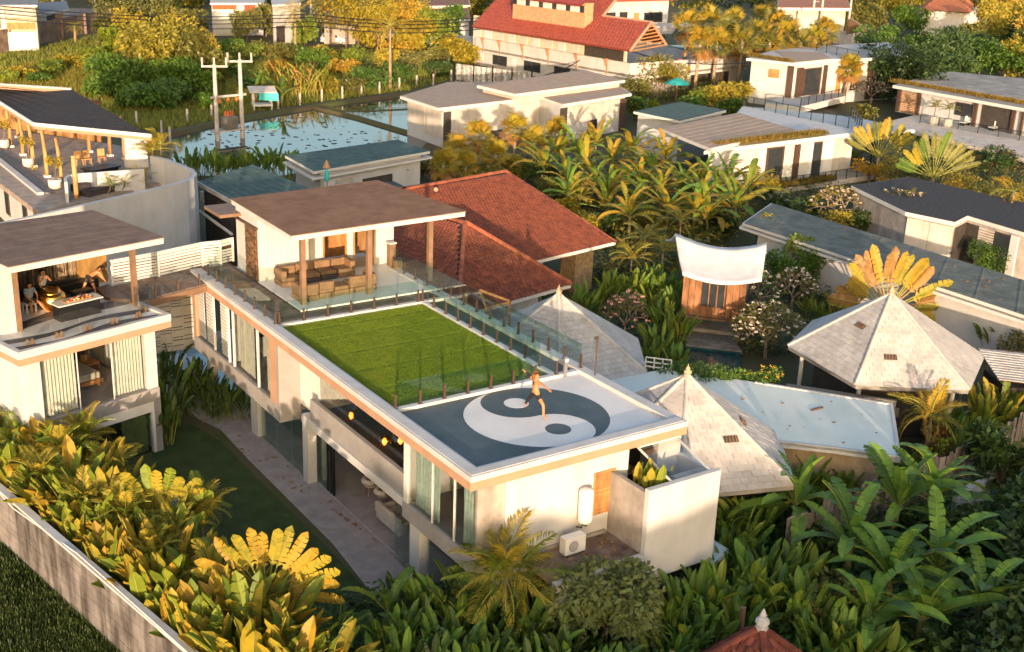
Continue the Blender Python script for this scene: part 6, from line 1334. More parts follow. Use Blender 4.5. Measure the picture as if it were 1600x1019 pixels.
def leaf_fan(Rr, pet, m, seed, nb=22, spread=290):
    key = ('n', Rr, pet, m.name, seed)
    if key in LC: return LC[key]
    r = random.Random(seed); mb = MB(); mb.tube([(0, 0, 0), (0, pet*.6, .05), (0, pet, 0)], [.022, .018, .014], 4, 1)
    c = Vector((0, pet, 0)); da = rad(spread)/nb
    for i in range(nb):
        a = -rad(spread)/2+da*(i+.5); d = Vector((math.sin(a), math.cos(a), 0)); e = Vector((d.y, -d.x, 0)); l = Rr*r.uniform(.88, 1.05); k = -.10+r.uniform(-.15, .05)
        p1 = c+d*l*.6; w = l*.6*math.tan(da/2)*.92; p2 = c+d*l+Vector((0, 0, l*k*1.8))
        mb.add([c, p1+e*w+Vector((0, 0, .02)), p1-e*w+Vector((0, 0, .02)), p2], [(0, 2, 1), (1, 2, 3)])
    rib = leafmat(m.name+'_rib', (.30, .30, .06), (.2, .22, .04), .1)
    me = mb.mesh('fan_leaf', [m, rib]); LC[key] = me; return me
def gpos(u, v, h=0):
    p = at(u, v, h); return Vector((p.x, p.y, 0))
def put(me, t, loc, el, az, roll=0, s=1.0, name='leaf'):
    """leaf grown from loc: el above horizontal, az compass"""
    q = (Euler((0, 0, az)).to_matrix() @ Euler((el, 0, 0)).to_matrix() @ Euler((0, roll, 0)).to_matrix()).to_euler()
    return inst(me, name, t, loc, q, s)
def heliconia(label, p, h, n=12, m=None, spread=.55, group=None, bends=(.25, .5, .9), els=(66, 86), name='heliconia_clump', wide=.14, mats=None, cat='plant'):
    t = thing(name, label, cat, tuple(p), group)
    ms = mats or [m or L_green]
    for i in range(int(n*1.5)):
        L = h*R.uniform(.72, 1.08); mm = R.choice(ms)
        me = leaf_paddle(1.0, wide*(1 if h > 1.6 else 1.2), .46, R.choice(bends), 0 if i % 4 else .7, mm, R.randint(0, 2))
        a = R.uniform(0, 6.28); rr0 = spread*math.sqrt(R.random()); o = p+Vector((rr0*math.cos(a), rr0*math.sin(a), .02))
        put(me, t, o, rad(R.uniform(*els)), a-math.pi/2+R.uniform(-.6, .6), R.uniform(-1.5, 1.5), L)
    return t
def banana(label, p, h, n=9, L=2.4, m=None, group='banana plants', lean=.2, ms=None, tear=.6, name='banana_plant', wd=.19, sid=None):
    t = thing(name, label, 'plant', tuple(p), group); top = p+Vector((R.uniform(-lean, lean), R.uniform(-lean, lean), h))
    mb = MB(); mb.tube([p, p.lerp(top, .5)+Vector((R.uniform(-.05, .05), 0, 0)), top], [.16, .13, .08], 8); mb.build('trunk', M_pseudo, t, smooth=True)
    a0 = R.uniform(0, 6.28)
    for i in range(n):
        mm = R.choice(ms or [m or L_ban]); f = i/n
        me = leaf_paddle(1.0, wd, .12, R.choice((.7, 1.1, 1.5)), tear if i % 3 else .25, mm, R.randint(0, 3), n=12, tip=.35)
        put(me, t, top-Vector((0, 0, .25*f)), rad(78-62*f+R.uniform(-8, 8)), a0+i*2.4+R.uniform(-.3, .3), R.uniform(-.4, .4), L*R.uniform(.75, 1.1))
    return t
def traveller(label, p, h, az, n=17, pet=1.5, L=1.7, ms=None, half=82, group='fan-shaped traveller palms', W=.15):
    t = thing('traveller_palm', label, 'palm', tuple(p), group); top = p+Vector((0, 0, h))
    mb = MB(); mb.tube([p, top], [.18, .16], 8); mb.build('trunk', M_palmtrunk, t, smooth=True)
    e = Vector((math.cos(az), math.sin(az), 0)); nrm = Vector((-e.y, e.x, 0))
    for i in range(n):
        th = rad(-half+2*half*i/(n-1)+R.uniform(-2, 2)); d = e*math.sin(th)+Vector((0, 0, 1))*math.cos(th)
        me = leaf_paddle(1.0, W, .44, R.choice((.12, .3, .5)), .55 if i % 3 else .2, R.choice(ms or [L_sungold]), R.randint(0, 3), n=14, tip=.22)
        zz = (nrm*R.choice((1, 1, 1, -1))+nrm*R.uniform(-.2, .2)).normalized(); x = d.cross(zz).normalized(); zz = x.cross(d)
        inst(me, 'leaf', t, top+d*.1+nrm*R.uniform(-.08, .08), Matrix((x, d, zz)).transposed().to_euler(), (pet+L)*R.uniform(.9, 1.06))
    return t
def palm(label, p, h, n=13, L=2.0, m=None, W=.42, nl=26, group='feather palms', trunk=.07, stems=1, name='feather_palm', el=(12, 78), ms=None):
    t = thing(name, label, 'palm', tuple(p), group)
    for s in range(stems):
        b = p+(Vector((R.uniform(-.4, .4), R.uniform(-.4, .4), 0)) if stems > 1 else Vector((0, 0, 0))); hh = h*(R.uniform(.55, 1.0) if s else 1); top = b+Vector((R.uniform(-.25, .25), R.uniform(-.25, .25), hh))
        if hh > .15: mb = MB(); mb.tube([b, b.lerp(top, .5)+Vector((.05, 0, 0)), top], [trunk*1.25, trunk, trunk*.85], 8); mb.build('trunk', M_palmtrunk, t, smooth=True)
        nn = n if stems == 1 else max(5, n//stems+3); a0 = R.uniform(0, 6.28)
        for i in range(nn):
            f = i/(nn-1); me = leaf_frond(1.0, W/2*1.0, nl, R.choice((.7, 1.1, 1.5)), R.choice(ms or [m or L_sungold]), R.randint(0, 2), lw=.016)
            put(me, t, top, rad(el[1]-(el[1]-el[0])*f+R.uniform(-8, 8)), a0+i*2.4, R.uniform(-.3, .3), L*R.uniform(.8, 1.1), 'frond')
    return t
def fanpalm(label, p, h, n=22, Rr=.75, pet=.8, ms=None, group='fan palms', trunk=.16, low=-45, fruit=False):
    t = thing('fan_palm', label, 'palm', tuple(p), group); top = p+Vector((R.uniform(-.3, .3), R.uniform(-.3, .3), h))
    if h > .3: mb = MB(); mb.tube([p, top], [trunk*1.2, trunk*.9], 8); mb.build('trunk', M_palmtrunk, t, smooth=True)
    a0 = R.uniform(0, 6.28)
    for i in range(n):
        f = i/(n-1); dry = f > .82 and low < -30
        me = leaf_fan(Rr, pet, L_dry if dry else R.choice(ms or [L_sungold, L_lime]), R.randint(0, 2)); put(me, t, top-Vector((0, 0, .3*f)), rad(80+(low-80)*f+R.uniform(-10, 10)), a0+i*2.4, R.uniform(-.5, .5), R.uniform(.85, 1.1), 'fan_leaf')
    if fruit:
        mb = MB()
        for k in range(5): a = R.uniform(0, 6.28); q = top+Vector((.5*math.cos(a), .5*math.sin(a), -.6)); mb.tube([top, q+Vector((0, 0, .3)), q-Vector((0, 0, .6))], [.03, .05, .16], 5)
        mb.build('fruit_stalk', mat('orange_fruit', (.42, .13, .03), .8, .3, 6), t)
    return t
def crown_mesh(rx, rz, n, ls, m, seed, lobes=9, hollow=.55, flowers=None):
    key = ('c', rx, rz, n, ls, m.name, seed, bool(flowers))
    if key in LC: return LC[key]
    r = random.Random(seed); mb = MB(); LB = []
    for k in range(lobes):
        a = r.uniform(0, 6.28); q = math.sqrt(r.random())*.62; LB.append((Vector((rx*q*math.cos(a), rx*q*math.sin(a), rz*r.uniform(-.55, .6))), r.uniform(.34, .58)))
    for i in range(n):
        c, s = LB[i % lobes]
        d = Vector((r.gauss(0, 1), r.gauss(0, 1), r.gauss(0, 1)*.9+.25)).normalized(); q = s*(hollow+(1-hollow)*r.random()**.6)*r.uniform(.85, 1.12)
        p = c+Vector((d.x*rx*q, d.y*rx*q, d.z*rz*q*1.05)); l = ls*r.uniform(.6, 1.25)
        g = (d+Vector((r.uniform(-.9, .9), r.uniform(-.9, .9), r.uniform(-.7, .5)))).normalized(); x = g.cross(Vector((r.random(), r.random(), r.random())).normalized()).normalized()
        mb.add([p-g*l*.5, p+x*l*.26, p+g*l*.5-Vector((0, 0, l*.12)), p-x*l*.26], [(0, 1, 2, 3)], 0)
        if flowers and r.random() < flowers[1] and d.z > -.2:
            q = p+d*ls*.4; fl = flowers[2]
            for k in range(3):
                o = q+Vector((r.uniform(-fl, fl), r.uniform(-fl, fl), r.uniform(-fl, fl)*.6)); u = Vector((fl*.5, 0, 0)); v = Vector((0, fl*.42, fl*.3)); mb.add([o-u, o-v, o+u, o+v], [(0, 1, 2, 3)], 1)
    me = mb.mesh('crown', [m]+([flowers[0]] if flowers else [])); LC[key] = me; return me
def tree(label, p, h, rx, rz, m=None, n=1500, ls=.3, cat='tree', name='leafy_tree', group=None, trunk=.14, seed=None, flowers=None, lobes=9):
    t = thing(name, label, cat, tuple(p), group); me = crown_mesh(rx, rz, n, ls, m or L_green, R.randint(0, 2) if seed is None else seed, lobes, flowers=flowers)
    c = p+Vector((0, 0, h-rz*.95))
    inst(me, 'crown', t, c, (0, 0, R.uniform(0, 6.28)), (R.uniform(.92, 1.08), R.uniform(.92, 1.08), R.uniform(.92, 1.06)))
    mb = MB(); mb.tube([p, p.lerp(c, .6)+Vector((.06, .04, 0)), c], [trunk, trunk*.8, trunk*.4], 7)
    if rx > .9:
        for k in range(5): a = k*1.26+R.uniform(-.3, .3); mb.tube([p.lerp(c, .55), c+Vector((rx*.5*math.cos(a), rx*.5*math.sin(a), rz*R.uniform(-.1, .4)))], [trunk*.5, trunk*.18], 5)
    mb.build('trunk', M_bark, t); return t
M_bloom_w = mat('pale_blossom', (.62, .50, .40), .8, .1); M_bloom_p = mat('pink_blossom', (.60, .28, .24), .8, .1); M_bloom_y = mat('yellow_blossom', (.65, .34, .03), .8, .1); M_bloom_r = mat('red_blossom', (.45, .05, .06), .8, .1)
M_plb = mat('plumeria_bark', (.27, .21, .16), .9, .2, 4)
def plumeria(label, p, h, rx, m=None, bloom=None, dens=.5, group='plumeria trees', levels=4):
    t = thing('plumeria_tree', label, 'tree', tuple(p), group); mb = MB(); tips = []
    def br(q, d, l, r_, lv):
        e = q+d*l; mb.tube([q, q.lerp(e, .5)+Vector((R.uniform(-.04, .04), R.uniform(-.04, .04), .03)), e], [r_, r_*.85, r_*.7], 5)
        if lv == 0: tips.append((e, d)); return
        a0 = R.uniform(0, 6.28)
        for k in range(3):
            a = a0+k*2.09; x = d.orthogonal().normalized(); y = d.cross(x); nd = (d*.75+(x*math.cos(a)+y*math.sin(a))*.75+Vector((0, 0, .12))).normalized(); br(e, nd, l*R.uniform(.68, .85), r_*.66, lv-1)
    br(p, Vector((R.uniform(-.1, .1), R.uniform(-.1, .1), 1)).normalized(), h*.34, .12, levels)
    hi = max(q.z for q, _ in tips)-p.z; s = h/hi; wmax = max(math.hypot(q.x-p.x, q.y-p.y) for q, _ in tips); sx = rx/wmax
    T = lambda v: Vector((p.x+(v.x-p.x)*sx, p.y+(v.y-p.y)*sx, p.z+(v.z-p.z)*s))
    mb.v = [T(v) for v in mb.v]; tips = [(T(q), d) for q, d in tips]; mb.build('trunk', M_plb, t, smooth=True)
    lb = MB(); fb = MB()
    for q, d in tips:
        nl = R.randint(8, 13) if R.random() < dens+.35 else 2
        for k in range(nl):
            a = R.uniform(0, 6.28); dd = (Vector((math.cos(a), math.sin(a), R.uniform(-.1, .7)))+d*.4).normalized(); l = R.uniform(.2, .38); x = dd.cross(Vector((0, 0, 1))).normalized()*l*.2
            lb.add([q, q+dd*l*.5+x, q+dd*l-Vector((0, 0, l*.2)), q+dd*l*.5-x], [(0, 1, 2, 3)])
        if R.random() < .55:
            for k in range(6): o = q+Vector((R.uniform(-.09, .09), R.uniform(-.09, .09), R.uniform(.04, .14))); u = Vector((.055, 0, 0)); v = Vector((0, .045, .035)); fb.add([o-u, o-v, o+u, o+v], [(0, 1, 2, 3)])
    lb.build('crown', m or L_olive, t)
    if fb.v: fb.build('blossoms', bloom or M_bloom_w, t, kind='stuff')
    return t
# ---------------- golden hedge between the block wall and the dark lawn
dW = (lw0-lw1).normalized(); nW = Vector((dW.y, -dW.x, 0))
if nW.x < 0: nW = -nW
for row, (off, hh, ct) in enumerate(((1.0, 2.9, 19), (1.75, 3.4, 19), (2.8, 3.2, 18))):
    for i in range(ct):
        s = (i+.5+.4*(row % 2))/ct*24.5-1.0
        p = lw1+dW*s+nW*(off+R.uniform(-.25, .25)); p.z = 0
        heliconia('%s golden heliconia clump from the near end, %s row behind the wall' % (ORD[i], ORD[row]), p, hh*R.uniform(.85, 1.12), 22, None, .6 if row else .35, 'golden heliconia hedge', bends=(.25, .5, .9) if row else (.08, .2), els=(66, 86) if row else (82, 89), mats=[L_sungold, L_sungold, L_sunamber, L_lime, L_lime], wide=.15)
for k, (u, v, h, L, lb) in enumerate(((40, 660, 2.6, 1.5, 'golden feather palm by the white villa wall at the left edge'), (90, 700, 2.6, 1.5, 'golden feather palm in front of the curtained bedroom window'), (175, 735, 2.4, 1.6, 'golden feather palm in the middle of the golden hedge'), (310, 800, 2.3, 1.6, 'golden feather palm next to the dark lawn, above the big leaf fan'), (240, 860, 2.3, 1.5, 'golden feather palm left of the big leaf fan'), (15, 700, 2.4, 1.4, 'golden feather palm touching the left edge of the photo'), (140, 790, 2.4, 1.5, 'golden feather palm close behind the middle of the block wall'), (200, 800, 2.5, 1.5, 'golden feather palm between the smaller leaf fan and the block wall'), (60, 745, 2.5, 1.5, 'golden feather palm behind the far end of the block wall'), (265, 835, 2.3, 1.5, 'golden feather palm with arching fronds left of the dark lawn'), (330, 900, 2.2, 1.5, 'golden feather palm half way between the big leaf fan and the wall'), (390, 970, 2.0, 1.4, 'golden feather palm under the big leaf fan near the bottom edge'), (130, 680, 2.5, 1.5, 'golden feather palm right below the grey spandrel of the terrace villa'))):
    palm(lb, gpos(u, v, h), h-.1, 15, L, None, .62, 34, 'golden palms in the hedge', .06, 1, ms=[L_sungold, L_lime, L_sungold])
traveller('big golden fan of split leaves standing in the hedge before the dark lawn', gpos(415, 915, 2.5), 2.1, math.atan2(-.56, .83), 17, 1.0, 1.5, [L_sungold, L_sunamber], 84, W=.15)
traveller('smaller golden fan of broad leaves at the lawn edge below the terrace villa', gpos(248, 800, 2.3), 1.9, math.atan2(-.5, .86), 9, .9, 1.35, [L_sungold, L_lime], 55, W=.19)
banana('banana plant with huge golden leaves in front of the bedroom curtain', gpos(112, 720, 2.2), 2.2, 8, 1.9, None, 'banana plants', ms=[L_sungold, L_lime], tear=.4, wd=.19)
mos = thing('mosaic_boulder', 'green and white mosaic boulder at the lawn corner by the terrace villa', 'boulder', tuple(gpos(282, 775, .4)))
mb = MB(); q = gpos(282, 775, .4); mb.lathe(q, [(.5, 0), (.6, .2), (.5, .5), (.25, .7), (.05, .72)], 12); mb.build('stone', mat('mosaic', (.35, .42, .40), .4, .4, 9, .3, 20, col2=(.03, .08, .06), contrast=(.46, .54)), mos, smooth=True)
# ---------------- shaded border below the near bedroom
for i, (u, v, h) in enumerate(((640, 935, 1.9), (680, 925, 2.3), (720, 945, 2.4), (760, 955, 2.3), (800, 960, 2.3), (840, 965, 2.2), (610, 975, 2.0), (660, 985, 2.1), (710, 1000, 2.1), (760, 1010, 2.1), (810, 1010, 2.0), (860, 1000, 2.0), (570, 1000, 1.9), (620, 1030, 2.0), (680, 1050, 2.1), (745, 1060, 2.1), (900, 1030, 2.0), (840, 1050, 2.0), (520, 1015, 1.8), (560, 1060, 1.9), (940, 1045, 2.0), (975, 1075, 2.0), (480, 1060, 1.8), (420, 1080, 1.9))):
    heliconia('%s deep green heliconia clump in the shaded bed below the near bedroom' % ORD[i], gpos(u, v, h*.65), h, 17, None, .6, 'deep green heliconia bed', mats=[L_green, L_green, L_shadedark, L_ban], wide=.135)
banana('single pale split banana leaf group standing before the terrace, left of the grey pillar', gpos(612, 960, 1.2), 1.3, 5, 1.9, None, 'banana plants', ms=[L_lime, L_green], tear=.5, wd=.19)
palm('golden crowned feather palm in front of the white front wall', gpos(790, 885, 2.9), 2.7, 24, 2.35, None, .66, 34, 'feather palms', .09, 1, ms=[L_sungold, L_lime, L_sungold], el=(-25, 80))
palm('low green feather palm at the bottom between the leaf fan and the green bed', gpos(535, 985, 1.6), 1.2, 13, 1.5, None, .6, 30, 'feather palms', .06, 2, ms=[L_green, L_shadedark])
palm('low dark feather palm at the bottom edge beneath the big leaf fan', gpos(470, 1010, 1.4), 1.0, 13, 1.4, None, .6, 30, 'feather palms', .06, 2, ms=[L_green, L_shadedark])
tree('round leafy shrub with pale pink blossom clusters under the service ledge', gpos(948, 958, 1.5), 3.1, 1.75, 1.5, leafmat('shrub_leaf', (.115, .145, .040), (.05, .07, .02), .3), 4600, .27, 'shrub', 'blossom_shrub', None, .1, 0, (M_bloom_w, .20, .08), 12)
for i, (x, y, h) in enumerate(((6.5, -.9, 2.4), (6.75, -1.05, 2.7), (7.0, -.9, 2.6), (7.3, -1.0, 2.4), (6.6, -.5, 2.5))):
    heliconia('%s golden leafed plant rising inside the white bathroom court, from the left' % ORD[i], Vector((x, y, 2.76)), h, 9, None, .15, 'plants inside the bathroom court', bends=(.03, .10), els=(85, 89), mats=[L_sungold, L_lime, L_green], wide=.13)
# ---------------- dark planting beside the terrace
for i, (u, v, h, s) in enumerate(((300, 600, 1.5, 1), (325, 605, 1.6, 1), (350, 615, 1.6, 1), (372, 630, 1.3, 1), (335, 640, 1.0, 1), (310, 625, 1.1, 1), (300, 585, 1.6, 1))):
    heliconia('%s dark pointed leaf clump in the hedge beside the pale path' % ORD[i], gpos(u, v, h*.6), h, 22, None, .55, 'dark hedge by the path', name='ginger_clump', mats=[L_shadedark, L_shadedark, L_green], wide=.11)
for i, (u, v, h) in enumerate(((252, 590, 2.6), (262, 620, 2.4), (255, 650, 2.2), (258, 560, 2.4))):
    heliconia('%s dark leafy clump growing up beside the right corner of the terrace villa' % ORD[i], gpos(u, v, h*.6), h, 15, None, .5, 'dark clumps at the villa corner', mats=[L_shadedark, L_green], wide=.125)
# ---------------- lower right jungle
k = 0
for (u, v, h) in ((1130, 800, 2.3), (1150, 830, 2.2), (1175, 800, 2.3), (1130, 860, 2.1), (1060, 950, 2.1), (1090, 930, 2.3), (1125, 930, 2.2), (1160, 920, 2.4), (1200, 905, 2.4), (1230, 930, 2.3), (1265, 945, 2.3), (1060, 990, 1.8), (1040, 1010, 1.7), (1100, 985, 2.0), (1150, 965, 2.0), (1190, 880, 2.2), (1300, 970, 2.1), (1330, 1000, 2.1), (1280, 1000, 2.0), (1370, 1020, 2.0), (1020, 1040, 1.7), (1240, 890, 2.2)):
    heliconia('%s green heliconia clump in the jungle right of the white court wall' % ORD[k], gpos(u, v, h*.65), h, 16, None, .55, 'green heliconia jungle', mats=[L_green, L_ban, L_lime, L_green], wide=.135); k += 1
for i, (u, v, h) in enumerate(((1235, 760, 2.1), (1262, 745, 2.2), (1290, 740, 2.2), (1318, 735, 2.2), (1345, 725, 2.3), (1372, 720, 2.3), (1255, 780, 1.9), (1310, 765, 2.0), (1390, 735, 1.9))):
    heliconia('%s green heliconia clump in front of the teal roof annexe' % ORD[i], gpos(u, v, h*.65), h, 15, None, .5, 'heliconia row before the teal roof', mats=[L_green, L_lime, L_ban], wide=.13)
tree('feathery yellow green shrub beside the pale pavilion eave', gpos(1200, 765, 1.6), 2.8, 1.2, 1.2, leafmat('fern_leaf', (.16, .19, .035), (.05, .075, .015), .3), 1800, .17, 'shrub', 'feathery_shrub', None, .06, 1)
tree('dry shrub full of withered blossoms at the bottom right', gpos(1290, 940, 1.2), 2.4, 1.5, 1.2, L_olive, 1300, .22, 'shrub', 'withered_shrub', None, .07, 2, (mat('withered_blossom', (.42, .30, .22), .9), .22, .12))
BN = [(1075+170, 790, 3.0, 2.5, 9, 'banana plant with one broad upright leaf beside the plank fence, left of the other bananas'), (1400, 790, 3.2, 2.4, 10, 'tall banana plant with leaves spread like a star before the plank fence'), (1455, 770, 3.6, 2.6, 10, 'tallest banana plant with drooping fringed leaves and a brown trunk'), (1330, 850, 2.8, 2.4, 9, 'banana plant with long arching leaves in the middle of the bottom right grove'), (1395, 900, 2.6, 2.4, 9, 'banana plant with bright upright leaves low in the bottom right grove'), (1470, 880, 3.0, 2.5, 9, 'banana plant with level leaves at the right of the bottom right grove'), (1440, 960, 2.3, 2.4, 8, 'banana plant with a big leaf sweeping along the bottom edge'), (1530, 940, 2.4, 2.2, 8, 'shaded banana plant near the bottom right corner'), (1590, 880, 2.2, 1.9, 8, 'small shaded banana plant touching the right edge'), (1360, 960, 2.2, 2.3, 8, 'banana plant half hidden behind the withered blossom shrub')]
for u, v, h, L, n, lb in BN: banana(lb, gpos(u, v, h*.62), h*.62, n+4, L*1.15, None, 'banana plants of the bottom right grove', .25, [L_ban, L_ban, L_green], .6, wd=.19)
for i, (u, v, h, r) in enumerate(((1570, 720, 3.4, 1.9), (1600, 790, 3.6, 2.0), (1550, 830, 2.6, 1.6), (1520, 830, 2.2, 1.5), (1590, 960, 2.6, 1.8), (1500, 1000, 2.0, 1.5), (1560, 1030, 2.4, 1.8), (1640, 870, 3.2, 2.0), (1430, 830, 1.6, 1.4), (1260, 850, 1.5, 1.3))):
    tree('%s dark shaded broadleaf tree in the lower right corner, counted from the top' % ORD[i], gpos(u, v, h*.6), h, r, h*.5, L_shadedark, 1500, .42, 'tree', 'dark_tree', 'dark trees of the lower right corner')
for i, (u, v, h) in enumerate(((1520, 655, 2.4), (1545, 645, 2.6), (1570, 635, 2.6), (1495, 670, 2.2), (1590, 620, 2.6))):
    heliconia('%s sunlit heliconia clump behind the plank fence, counted from the right' % ORD[i], gpos(u, v, h*.6), h, 15, None, .5, 'sunlit heliconias behind the plank fence', mats=[L_lime, L_sungold, L_ban], wide=.135)
palm('orange golden feather palm in front of the biggest pale pavilion', gpos(1455, 645, 2.6), 2.4, 16, 2.0, None, .6, 30, 'feather palms', .08, 1, ms=[L_sungold, L_sunamber], el=(-15, 70))
fanpalm('small dark fan palm beside the biggest pale pavilion roof', gpos(1392, 600, 2.4), 2.2, 18, .55, .45, [L_green, L_shadedark], 'fan palms', .09, -20)
tree('orange withered palm skirt below the orange palm', gpos(1470, 690, 1.0), 1.6, .9, .75, L_dry, 700, .3, 'shrub', 'withered_shrub', None, .06, 1)
# vines on the plank fence
vm = thing('vine', 'yellow green creeper hanging over the plank fence', 'vine', tuple(gpos(1480, 700, 2)))
for (u, v) in ((1440, 712), (1475, 700), (1500, 690), (1530, 700), (1420, 735), (1560, 670)):
    mb = MB(); q = at(u, v, 1.9); c = crown_mesh(.5, .45, 260, .13, L_lime, 1); inst(c, 'foliage', vm, q, (0, 0, R.uniform(0, 6)))
# ---------------- around the hut and pool
for i, (u, v, h) in enumerate(((905, 470, 2.0), (930, 460, 2.2), (955, 450, 2.3), (985, 445, 2.3), (1010, 440, 2.4), (1035, 440, 2.4), (1055, 450, 2.3), (1040, 490, 2.2), (1060, 510, 2.0), (1030, 530, 2.0), (1050, 555, 1.8), (1015, 545, 1.8), (1065, 470, 2.1), (885, 485, 1.6), (1020, 470, 2.0))):
    heliconia('%s lime green heliconia clump between the left pale pavilion and the hut' % ORD[i], gpos(u, v, h*.6), h, 17, None, .55, 'lime heliconias by the hut', mats=[L_lime, L_green, L_lime, L_ban], wide=.125)
for i, (u, v, h) in enumerate(((765, 480, 1.4), (790, 470, 1.4), (815, 465, 1.4), (840, 462, 1.5))):
    heliconia('%s small green clump under the gutter of the dark red roof' % ORD[i], gpos(u, v, h*.6), h, 10, None, .4, 'small clumps under the gutter', mats=[L_green, L_ban], wide=.14)
plumeria('grey branched plumeria with pink blossoms right of the left pale pavilion', gpos(975, 535, 0), 2.9, 1.6, L_olive, M_bloom_p, .35)
plumeria('spreading plumeria with many pale blossoms and bare branches right of the pool', gpos(1195, 560, 0), 3.2, 2.2, L_olive, M_bloom_w, .4, levels=5)
plumeria('taller plumeria growing against the right side of the hut', gpos(1165, 510, 0), 3.6, 1.9, L_green, M_bloom_w, .6)
plumeria('bare grey plumeria between the hut and the fan-shaped palm', gpos(1235, 490, 0), 2.8, 1.6, L_olive, M_bloom_w, .2)
for i, (u, v) in enumerate(((1055, 588), (1085, 592), (1115, 597), (1145, 598), (1175, 600), (1205, 600))):
    tree('%s piece of the flowering hedge with yellow blossoms along the teal roof, from the left' % ORD[i], gpos(u, v, 2.6), 3.35, .85, .65, L_green, 900, .15, 'hedge', 'flowering_hedge', 'flowering hedge along the teal roof', .05, None, (M_bloom_y, .05, .07))
for i, (u, v, h, r, m_) in enumerate(((1190, 365, 3.0, 1.0, L_sungold), (1240, 400, 3.3, 1.5, L_lime), (1215, 425, 2.4, 1.3, L_green), (1270, 420, 2.6, 1.3, L_green), (1250, 440, 2.0, 1.4, L_green))):
    tree('%s feathery bamboo-like shrub behind the white hut roof, from the left' % ORD[i], gpos(u, v, h*.6), h*1.15, r, h*.55, m_, 2000, .22, 'shrub', 'feathery_shrub', 'feathery shrubs behind the hut')
traveller('large orange golden fan of leaves with pale radiating stalks behind the biggest pavilion', gpos(1388, 470, 2.2), 1.6, math.atan2(-.45, .89), 25, 1.9, 1.9, [L_sunamber, L_sungold, L_dry], 100, W=.15)
for i, (u, v, h) in enumerate(((1270, 480, 1.8), (1300, 490, 1.8), (1320, 470, 1.7), (1500, 500, 1.9), (1525, 500, 2.0), (1555, 520, 2.2), (1580, 500, 2.4), (1600, 530, 2.2), (1565, 490, 2.2))):
    heliconia('%s heliconia clump along the wall behind the biggest pavilion, from the left' % ORD[i], gpos(u, v, h*.6), h, 13, None, .5, 'heliconias behind the biggest pavilion', mats=[L_green, L_lime, L_sungold], wide=.14)
tree('withered pale blossom shrub at the right edge above the lean-to roof', gpos(1585, 540, 1.4), 2.2, 1.0, 1.0, L_olive, 700, .2, 'shrub', 'withered_shrub', None, .05, 0, (MATS['withered_blossom'], .2, .1))
# ---------------- banana grove and palms behind the red roofs
GB = [(900, 240), (930, 225), (960, 255), (990, 240), (1015, 265), (1040, 250), (880, 275), (925, 285), (975, 290), (1060, 290), (1095, 285), (1120, 305), (1140, 285), (1000, 310), (1045, 325), (1085, 330), (1110, 340), (955, 325), (905, 310), (870, 240), (1150, 320), (945, 300), (1000, 285), (1075, 310), (915, 260), (1030, 300), (985, 335), (850, 260), (1165, 300), (1100, 310), (890, 300)]
for i, (u, v) in enumerate(GB):
    h = R.uniform(1.7, 2.7); banana('%s banana plant with ragged golden edged leaves in the grove behind the red roofs' % ORD[i], gpos(u, v, h), h, 14, R.uniform(2.8, 3.6), None, 'banana grove behind the red roofs', .3, [L_ban, L_lime, L_sungold, L_sunamber], .75, wd=.17)
for i, (u, v, h) in enumerate(((715, 225, 3.6), (745, 205, 4.2), (690, 250, 3.0), (805, 195, 4.2), (835, 215, 3.6), (775, 235, 3.0), (865, 200, 3.4), (730, 255, 2.4))):
    fanpalm('%s golden fan palm in front of the weathered white house, from the left' % ORD[(2, 3, 0, 6, 5, 4, 7, 1)[i]], gpos(u, v, h), h-.4, 24, .85, .9, [L_sungold, L_sunamber, L_sungold], 'golden fan palms before the white house', .14)
for i, (u, v, h, r) in enumerate(((700, 265, 2.2, 1.7), (760, 265, 2.4, 1.8), (810, 262, 2.6, 1.9), (850, 265, 3.0, 1.9), (870, 300, 3.0, 1.8), (910, 345, 2.6, 1.6), (940, 350, 2.4, 1.6), (985, 350, 2.6, 1.7), (1020, 345, 2.4, 1.6), (1130, 350, 1.8, 1.4), (660, 262, 1.8, 1.4), (890, 330, 2.4, 1.5))):
    tree('%s dense dark shrub under the palms behind the red roofs' % ORD[i], gpos(u, v, h*.6), h, r, h*.5, (L_shadedark, L_olive, L_sungold)[i % 3], 1500, .32, 'shrub', 'dense_shrub', 'dense shrubs behind the red roofs')
for i, (u, v, h) in enumerate(((1010, 365, 2.8), (1065, 335, 3.2), (1035, 385, 2.4), (985, 395, 2.2))):
    palm('%s brownish arching feather palm left above the white hut roof' % ORD[i], gpos(u, v, h), h-.4, 13, 1.9, None, .5, 26, 'arching palms by the hut', .07, 1, ms=[L_olive, L_sungold, L_sunamber], el=(0, 65))
def undergrowth(label_poly, n, h, ls, mats_):
    for m_ in mats_:
        mb = MB()
        for i in range(n//len(mats_)):
            u, v = inpoly(label_poly); p = at(u, v, 0); z = h*R.random(); a = R.uniform(0, 6.28); l = ls*R.uniform(.6, 1.3); d = Vector((math.cos(a), math.sin(a), R.uniform(-.2, .9))).normalized(); x = d.cross(Vector((0, 0, 1))).normalized()
            c = Vector((p.x+R.uniform(-.2, .2), p.y+R.uniform(-.2, .2), z)); mb.add([c-d*l*.5, c+x*l*.25, c+d*l*.5-Vector((0, 0, l*.12)), c-x*l*.25], [(0, 1, 2, 3)])
        o = mb.build('undergrowth', m_); o['kind'] = 'stuff'
undergrowth([(640, 285), (700, 255), (870, 260), (1010, 300), (1170, 330), (1160, 370), (1060, 430), (960, 450), (900, 440), (970, 380), (850, 320), (790, 275)], 9000, 1.5, .5, [L_shadedark, L_olive, L_sungold])
